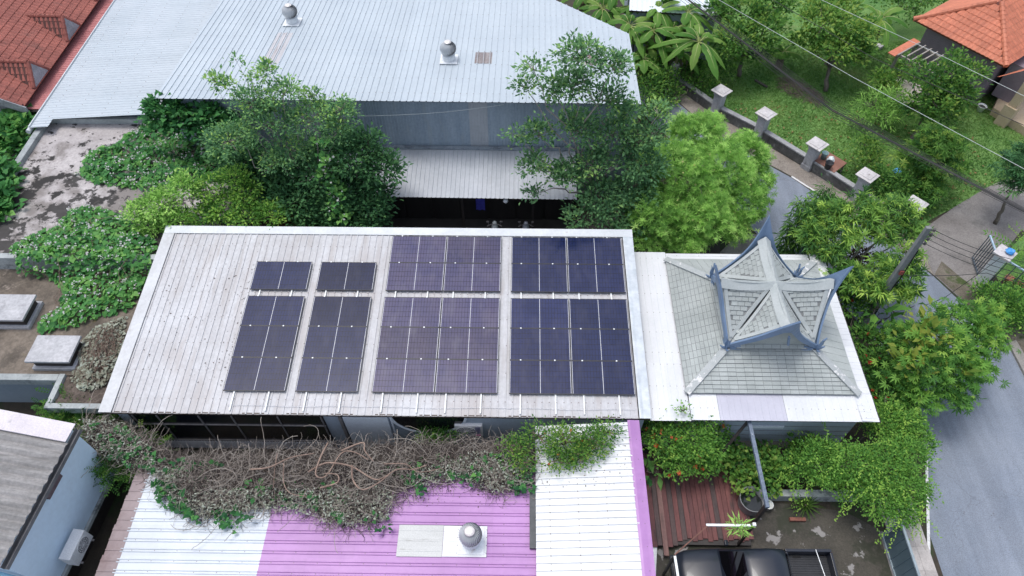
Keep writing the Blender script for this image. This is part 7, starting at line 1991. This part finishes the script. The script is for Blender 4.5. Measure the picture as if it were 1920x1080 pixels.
tree('hanging_vine', 'thin string of white-flowered vine hanging in the dark tree', 'vine', (-7.3, 20.4, 0),
     [LY(603, 275, 21.0, 0.12), LY(612, 300, 20.9, 0.16), LY(608, 325, 20.8, 0.14), LY(622, 345, 20.6, 0.2), LY(634, 365, 20.3, 0.22), LY(628, 388, 20.0, 0.2), LY(640, 405, 19.8, 0.22)],
     HT, 0.20, 60, 3, 0.12, LM_vine, 0.02, 75, tmid=0.8, ntw=20, flowers=(45, 0.07, LM_white))

# ------------------------------------------------------------------ dead creeper mass over the shop roof
rg = np.random.default_rng(5)
dm = thing('dead_creeper', 'thick tangle of dead brown creeper stems sprawling over the shop roof edge', 'creeper', (-6, 9.9, 2.4))
outl = [(150, 790), (200, 780), (240, 800), (330, 850), (480, 845), (620, 838), (760, 824), (880, 826), (960, 825), (1010, 850), (1000, 900), (930, 925), (860, 890), (770, 915), (730, 930), (720, 975), (640, 985), (580, 960), (560, 940), (500, 950), (420, 965), (380, 970), (340, 950), (310, 930), (280, 880), (200, 850), (160, 830)]
polyd = np.array([w(u, v, 2.65)[:2] for u, v in outl])
def dm_pts(n):
    lo, hi = polyd.min(0), polyd.max(0)
    Q = lo + (hi - lo) * rg.random((n * 5, 2))
    return Q[inpoly(Q, polyd)][:n]
def dm_z(Q):
    dist = np.full(len(Q), 9.0)
    for i in range(len(polyd)):
        a, b = polyd[i], polyd[(i + 1) % len(polyd)]
        ab = b - a; tp = np.clip(((Q - a) @ ab) / (ab @ ab), 0, 1)
        dist = np.minimum(dist, np.linalg.norm(Q - (a + tp[:, None] * ab), axis=1))
    h = 0.55 * np.minimum(1, dist / 0.7) ** 0.7
    return 2.42 + h * (0.75 + 0.25 * np.sin(Q[:, 0] * 1.9) * np.cos(Q[:, 1] * 2.6))
M_dead = surf('dead_stem', (0.060, 0.048, 0.044), (0.135, 0.112, 0.10), 1.4, 0.9, fine=12, fine_amt=0.25)
M_deadp = surf('pale_dead_stem', (0.25, 0.215, 0.185), (0.40, 0.36, 0.315), 1.6, 0.9)
M_stem = surf('thick_salmon_stem', (0.17, 0.115, 0.09), (0.30, 0.215, 0.17), 3.5, 0.85, fine=20, fine_amt=0.2)
def strands(n, seg, step, r, mat, nm, curl=0.35, lift=0.0, zvar=0.22):
    """many thin wandering stems as ribbons of crossed quads"""
    Q = dm_pts(n)
    k = len(Q)
    z = dm_z(Q) - zvar * rg.random(k) + lift
    P = np.c_[Q, z]
    th = rg.random(k) * 6.28; dth = rg.normal(0, curl, k)
    path = [P.copy()]
    for s in range(seg):
        th = th + dth + rg.normal(0, curl * 0.7, k)
        P = P + np.stack([np.cos(th) * step, np.sin(th) * step, rg.normal(0, step * 0.30, k)], 1)
        P[:, 2] = np.maximum(P[:, 2], 2.40)
        path.append(P.copy())
    A = np.stack(path, 1)                                  # k, seg+1, 3
    tng = np.gradient(A, axis=1); tng /= np.linalg.norm(tng, axis=2, keepdims=True) + 1e-9
    s1 = np.cross(tng, np.array((0, 0, 1.0))); s1 /= np.linalg.norm(s1, axis=2, keepdims=True) + 1e-9
    s2 = np.cross(s1, tng)
    ring = np.stack([A + r * s1, A + r * (-0.5 * s1 + 0.87 * s2), A + r * (-0.5 * s1 - 0.87 * s2)], 2)   # k, seg+1, 3, 3
    V = ring.reshape(-1, 3)
    b = (np.arange(k) * (seg + 1) * 3)[:, None, None] + (np.arange(seg) * 3)[None, :, None]
    F = np.stack([np.concatenate([b + i, b + (i + 1) % 3, b + 3 + (i + 1) % 3, b + 3 + i], 2) for i in range(3)], 2).reshape(-1, 4)
    o = quads_object(nm, V, F, mat, dm, None, True)
    o['kind'] = 'stuff'
strands(11000, 5, 0.07, 0.0045, M_dead, 'dead_stems', 0.45, -0.03, 0.35)
strands(3000, 7, 0.09, 0.006, M_dead, 'dead_stems', 0.35, 0.0, 0.2)
strands(2000, 9, 0.08, 0.0055, M_deadp, 'pale_stems', 0.25, 0.04, 0.1)
strands(70, 16, 0.10, 0.010, M_deadp, 'pale_stems', 0.16, 0.08, 0.05)
# matted bed under the stems so the roof does not show through
Qb = dm_pts(9000)
V, F, tt = scatter(T_oval(0.6), np.c_[Qb, dm_z(Qb) - 0.12 - 0.25 * rg.random(len(Qb))], rg.normal(size=(len(Qb), 3)) * np.array((1, 1, 0.2)), np.array((0, 0, 1.0)) + rg.normal(size=(len(Qb), 3)) * 0.3, np.full(len(Qb), 0.13), rg.random(len(Qb)))
quads_object('leaf_litter', V, F, leafmat('litter', [(0.05, 0.038, 0.032), (0.09, 0.07, 0.058), (0.14, 0.115, 0.095)], 0.05, 0.9), dm, tt)['kind'] = 'stuff'
# pale withered leaves along the lower border, some living leaves
def border_leaves(polypx, n, mat, size, T, nm, z=2.62, zr=0.3, tm=0.5):
    poly = np.array([w(u, v, z)[:2] for u, v in polypx])
    lo, hi = poly.min(0), poly.max(0)
    Q = lo + (hi - lo) * rg.random((n * 5, 2)); Q = Q[inpoly(Q, poly)][:n]
    P = np.c_[Q, np.minimum(z + zr * (rg.random(len(Q)) - 0.4), dm_z(Q) + 0.12) + 0.05]
    D = rg.normal(size=P.shape) * np.array((1, 1, 0.4)); U = np.array((0, 0, 1.0)) + rg.normal(size=P.shape) * 0.6
    V, F, tt = scatter(T, P, D, U, size * (0.5 + 0.9 * rg.random(len(P))), tm + rg.normal(0, 0.2, len(P)))
    o = quads_object(nm, V, F, mat, dm, tt); o['kind'] = 'stuff'
for pp, n in (([(280, 880), (330, 880), (400, 920), (520, 915), (620, 920), (720, 915), (740, 930), (725, 975), (640, 990), (575, 965), (500, 955), (385, 972), (335, 950)], 3000), ([(770, 890), (900, 850), (990, 860), (1000, 905), (930, 925), (860, 895), (780, 915)], 1500), ([(150, 785), (230, 790), (290, 850), (300, 885), (230, 870), (180, 845)], 800)):
    border_leaves(pp, n, LM_dry, 0.085, OV, 'withered_leaves', tm=0.68)
for pp, n in (([(288, 905), (320, 895), (350, 935), (380, 985), (345, 965), (300, 950)], 120), ([(395, 960), (450, 955), (470, 975), (430, 1000), (405, 985)], 45), ([(765, 905), (800, 905), (790, 935)], 16), ([(830, 890), (905, 885), (900, 915), (850, 905)], 22), ([(940, 880), (1000, 880), (1000, 925), (960, 925)], 60), ([(560, 935), (600, 930), (600, 965)], 14), ([(690, 965), (740, 950), (735, 1000), (680, 1000)], 10), ([(620, 960), (650, 960), (640, 985)], 12), ([(300, 860), (420, 870), (380, 920), (320, 900)], 60), ([(170, 800), (240, 800), (300, 860), (290, 890), (200, 860)], 110), ([(700, 880), (860, 850), (980, 850), (960, 890), (760, 905)], 90), ([(430, 900), (600, 900), (700, 930), (620, 960), (450, 940)], 70)):
    border_leaves(pp, int(n * 1.4), LM_vine, 0.15, HT, 'living_leaves', tm=0.25)
# thick bare stems looping over the tangle
rs = random.Random(17)
thick = [[(470, 880), (505, 876), (545, 858), (590, 850)], [(615, 830), (600, 860), (592, 890), (612, 892), (640, 850), (665, 848), (690, 862)], [(578, 885), (605, 870), (625, 868), (660, 875), (700, 898), (720, 895), (745, 880), (775, 880), (800, 872)],
         [(660, 872), (662, 900), (680, 918), (710, 905), (735, 885)], [(600, 915), (632, 905), (632, 890), (608, 888)], [(640, 845), (680, 830), (684, 845), (700, 865)], [(532, 868), (532, 905), (545, 925), (575, 930)], [(520, 850), (515, 880), (513, 915)], [(720, 870), (760, 870), (785, 885), (830, 878)]]
for k, pth in enumerate(thick):
    P = [w(u, v, 3.02 + rs.uniform(-0.05, 0.12)) for u, v in pth]
    S = []
    for i in range(len(P) - 1):                            # Catmull-Rom
        p0_, p1_, p2_, p3_ = P[max(i - 1, 0)], P[i], P[i + 1], P[min(i + 2, len(P) - 1)]
        for t_ in np.linspace(0, 1, 6, endpoint=False):
            S.append(0.5 * ((2 * p1_) + (-p0_ + p2_) * t_ + (2 * p0_ - 5 * p1_ + 4 * p2_ - p3_) * t_ ** 2 + (-p0_ + 3 * p1_ - 3 * p2_ + p3_) * t_ ** 3))
    S.append(P[-1])
    r0 = 0.032 if k < 6 else 0.018
    m = MB(); m.tube(S, [r0 * (1 - 0.5 * i / len(S)) for i in range(len(S))], 7); m.build('thick_stem', M_stem, dm, smooth=True)
tree('overhang_bush', 'green bush with small orange berries lying over the top of the white shop roof', 'bush', (2.2, 11.0, 0),
     [LZ(960, 845, 2.9, 0.45), LZ(1010, 820, 2.95, 0.5), LZ(1060, 830, 2.95, 0.6), LZ(1110, 830, 3.0, 0.55), LZ(1050, 860, 2.85, 0.45), LZ(1090, 855, 2.9, 0.4), LZ(1140, 810, 2.95, 0.35), LZ(990, 870, 2.85, 0.3)],
     OV, 0.085, 330, 16, 0.13, LM_garden, 0.05, 81, tmid=0.55, ntw=80, bark=M_twig, flowers=(10, 0.08, LM_orange), fork=0.85)
tree('small_bush', 'dark little bush growing against the wall below the eave', 'bush', (-3.0, 11.2, 0), [LZ(815, 805, 1.6, 0.5), LZ(835, 815, 1.6, 0.5), LZ(800, 825, 1.8, 0.4)], OV, 0.08, 140, 14, 0.13, LM_garden, 0.04, 82, tmid=0.3, ntw=20)
tree('pavilion_sprig', 'light climbing sprigs over the front edge of the pavilion roof', 'climber', (6.6, 10.9, 0), [LZ(1235, 785, 2.3, 0.3), LZ(1280, 785, 2.4, 0.3), LZ(1330, 790, 2.3, 0.3), LZ(1280, 770, 2.85, 0.16)], OV, 0.09, 60, 9, 0.12, LM_mid, 0.03, 83, tmid=0.5, ntw=20)
tree('roof_edge_climber', 'light green climber reaching up at the right corner of the pavilion roof', 'climber', (12.6, 11.4, 0), [LZ(1665, 770, 1.8, 0.35), LZ(1650, 790, 1.8, 0.4), LZ(1690, 800, 1.8, 0.4), LZ(1660, 750, 2.1, 0.2)], OV, 0.085, 110, 12, 0.14, LM_mid, 0.03, 84, tmid=0.6, ntw=20)

# ------------------------------------------------------------------ grass blades on the lawn (nobody could count them)
rg = np.random.default_rng(9)
polyl = np.array([(q[0], q[1]) for q in lawn_pts])
lo = np.array((8.5, 21.0)); hi = np.array((27.0, 38.0))
Q = lo + (hi - lo) * rg.random((90000, 2))
Q = Q[inpoly(Q, polyl)]
nz = np.sin(Q[:, 0] * 1.7) * np.cos(Q[:, 1] * 1.3) + np.sin(Q[:, 0] * 0.6 + Q[:, 1] * 0.8)
n = len(Q)
V, F, tt = scatter(NAR, np.c_[Q, np.full(n, 0.0)], rg.normal(size=(n, 3)) * np.array((1, 1, 0.1)) + np.array((0, 0, 0.8)), rg.normal(size=(n, 3)), 0.10 + 0.10 * rg.random(n), 0.45 + 0.16 * nz + rg.normal(0, 0.16, n))
o = quads_object('grass', V, F, leafmat('grass_blade', [(0.05, 0.15, 0.032), (0.11, 0.26, 0.052), (0.19, 0.33, 0.08), (0.32, 0.36, 0.15)], 0.3, 0.6), None, tt)
o['kind'] = 'stuff'; o['label'] = 'short green lawn grass around the garden trees'
# fallen leaves on the lawn and drive
Q = lo + (np.array((24.0, 32.0)) - lo) * rg.random((1500, 2)); Q = Q[inpoly(Q, polyl)][:320]
n = len(Q)
V, F, tt = scatter(OV, np.c_[Q, np.full(n, 0.09)], rg.normal(size=(n, 3)) * np.array((1, 1, 0.05)), np.array((0, 0, 1.0)) + rg.normal(size=(n, 3)) * 0.2, 0.11 + 0.06 * rg.random(n), rg.random(n))
o = quads_object('fallen_leaves', V, F, leafmat('fallen_leaf', [(0.16, 0.08, 0.04), (0.28, 0.15, 0.07), (0.34, 0.24, 0.12)], 0.1, 0.8), None, tt)
o['kind'] = 'stuff'
# debris flecks on the solar roof
n = 260
xs_ = np.clip(rg.normal(-11.8, 1.4, n), -13.9, -10.4); ss = rg.uniform(0.2, 6.6, n)
P = np.array([rp(a, b, 0.012) for a, b in zip(xs_, ss)])
V, F, tt = scatter(OV, P, rg.normal(size=(n, 3)) * np.array((1, 1, 0.02)), np.tile(UN, (n, 1)) + rg.normal(size=(n, 3)) * 0.1, 0.03 + 0.06 * rg.random(n) ** 3, rg.random(n))
o = quads_object('roof_debris', V, F, leafmat('debris', [(0.05, 0.035, 0.03), (0.10, 0.06, 0.045)], 0.0, 0.9), None, tt)
o['kind'] = 'stuff'

for (x0_, x1_, y0_, y1_, zf, nn_, nm_) in ((0.7, 3.6, 8.6, 10.0, lambda x: 2.585 + 0.122 * (x - 0.6), 260, 'white'), (-3.5, 0.4, 8.0, 9.3, lambda x: SZ + 0.012 + 0 * x, 220, 'purple')):
    xs_ = rg.uniform(x0_, x1_, nn_); ys_ = y1_ - (y1_ - y0_) * rg.random(nn_) ** 1.6
    P = np.c_[xs_, ys_, zf(xs_)]
    V, F, tt = scatter(OV, P, rg.normal(size=(nn_, 3)) * np.array((1, 1, 0.02)), np.tile(np.array((0, 0, 1.0)), (nn_, 1)) + rg.normal(size=(nn_, 3)) * 0.1, 0.02 + 0.07 * rg.random(nn_) ** 2, rg.random(nn_))
    o = quads_object('leaf_litter', V, F, leafmat('roof_litter', [(0.06, 0.04, 0.03), (0.14, 0.10, 0.07), (0.12, 0.12, 0.07)], 0.0, 0.9), None, tt)
    o['kind'] = 'stuff'
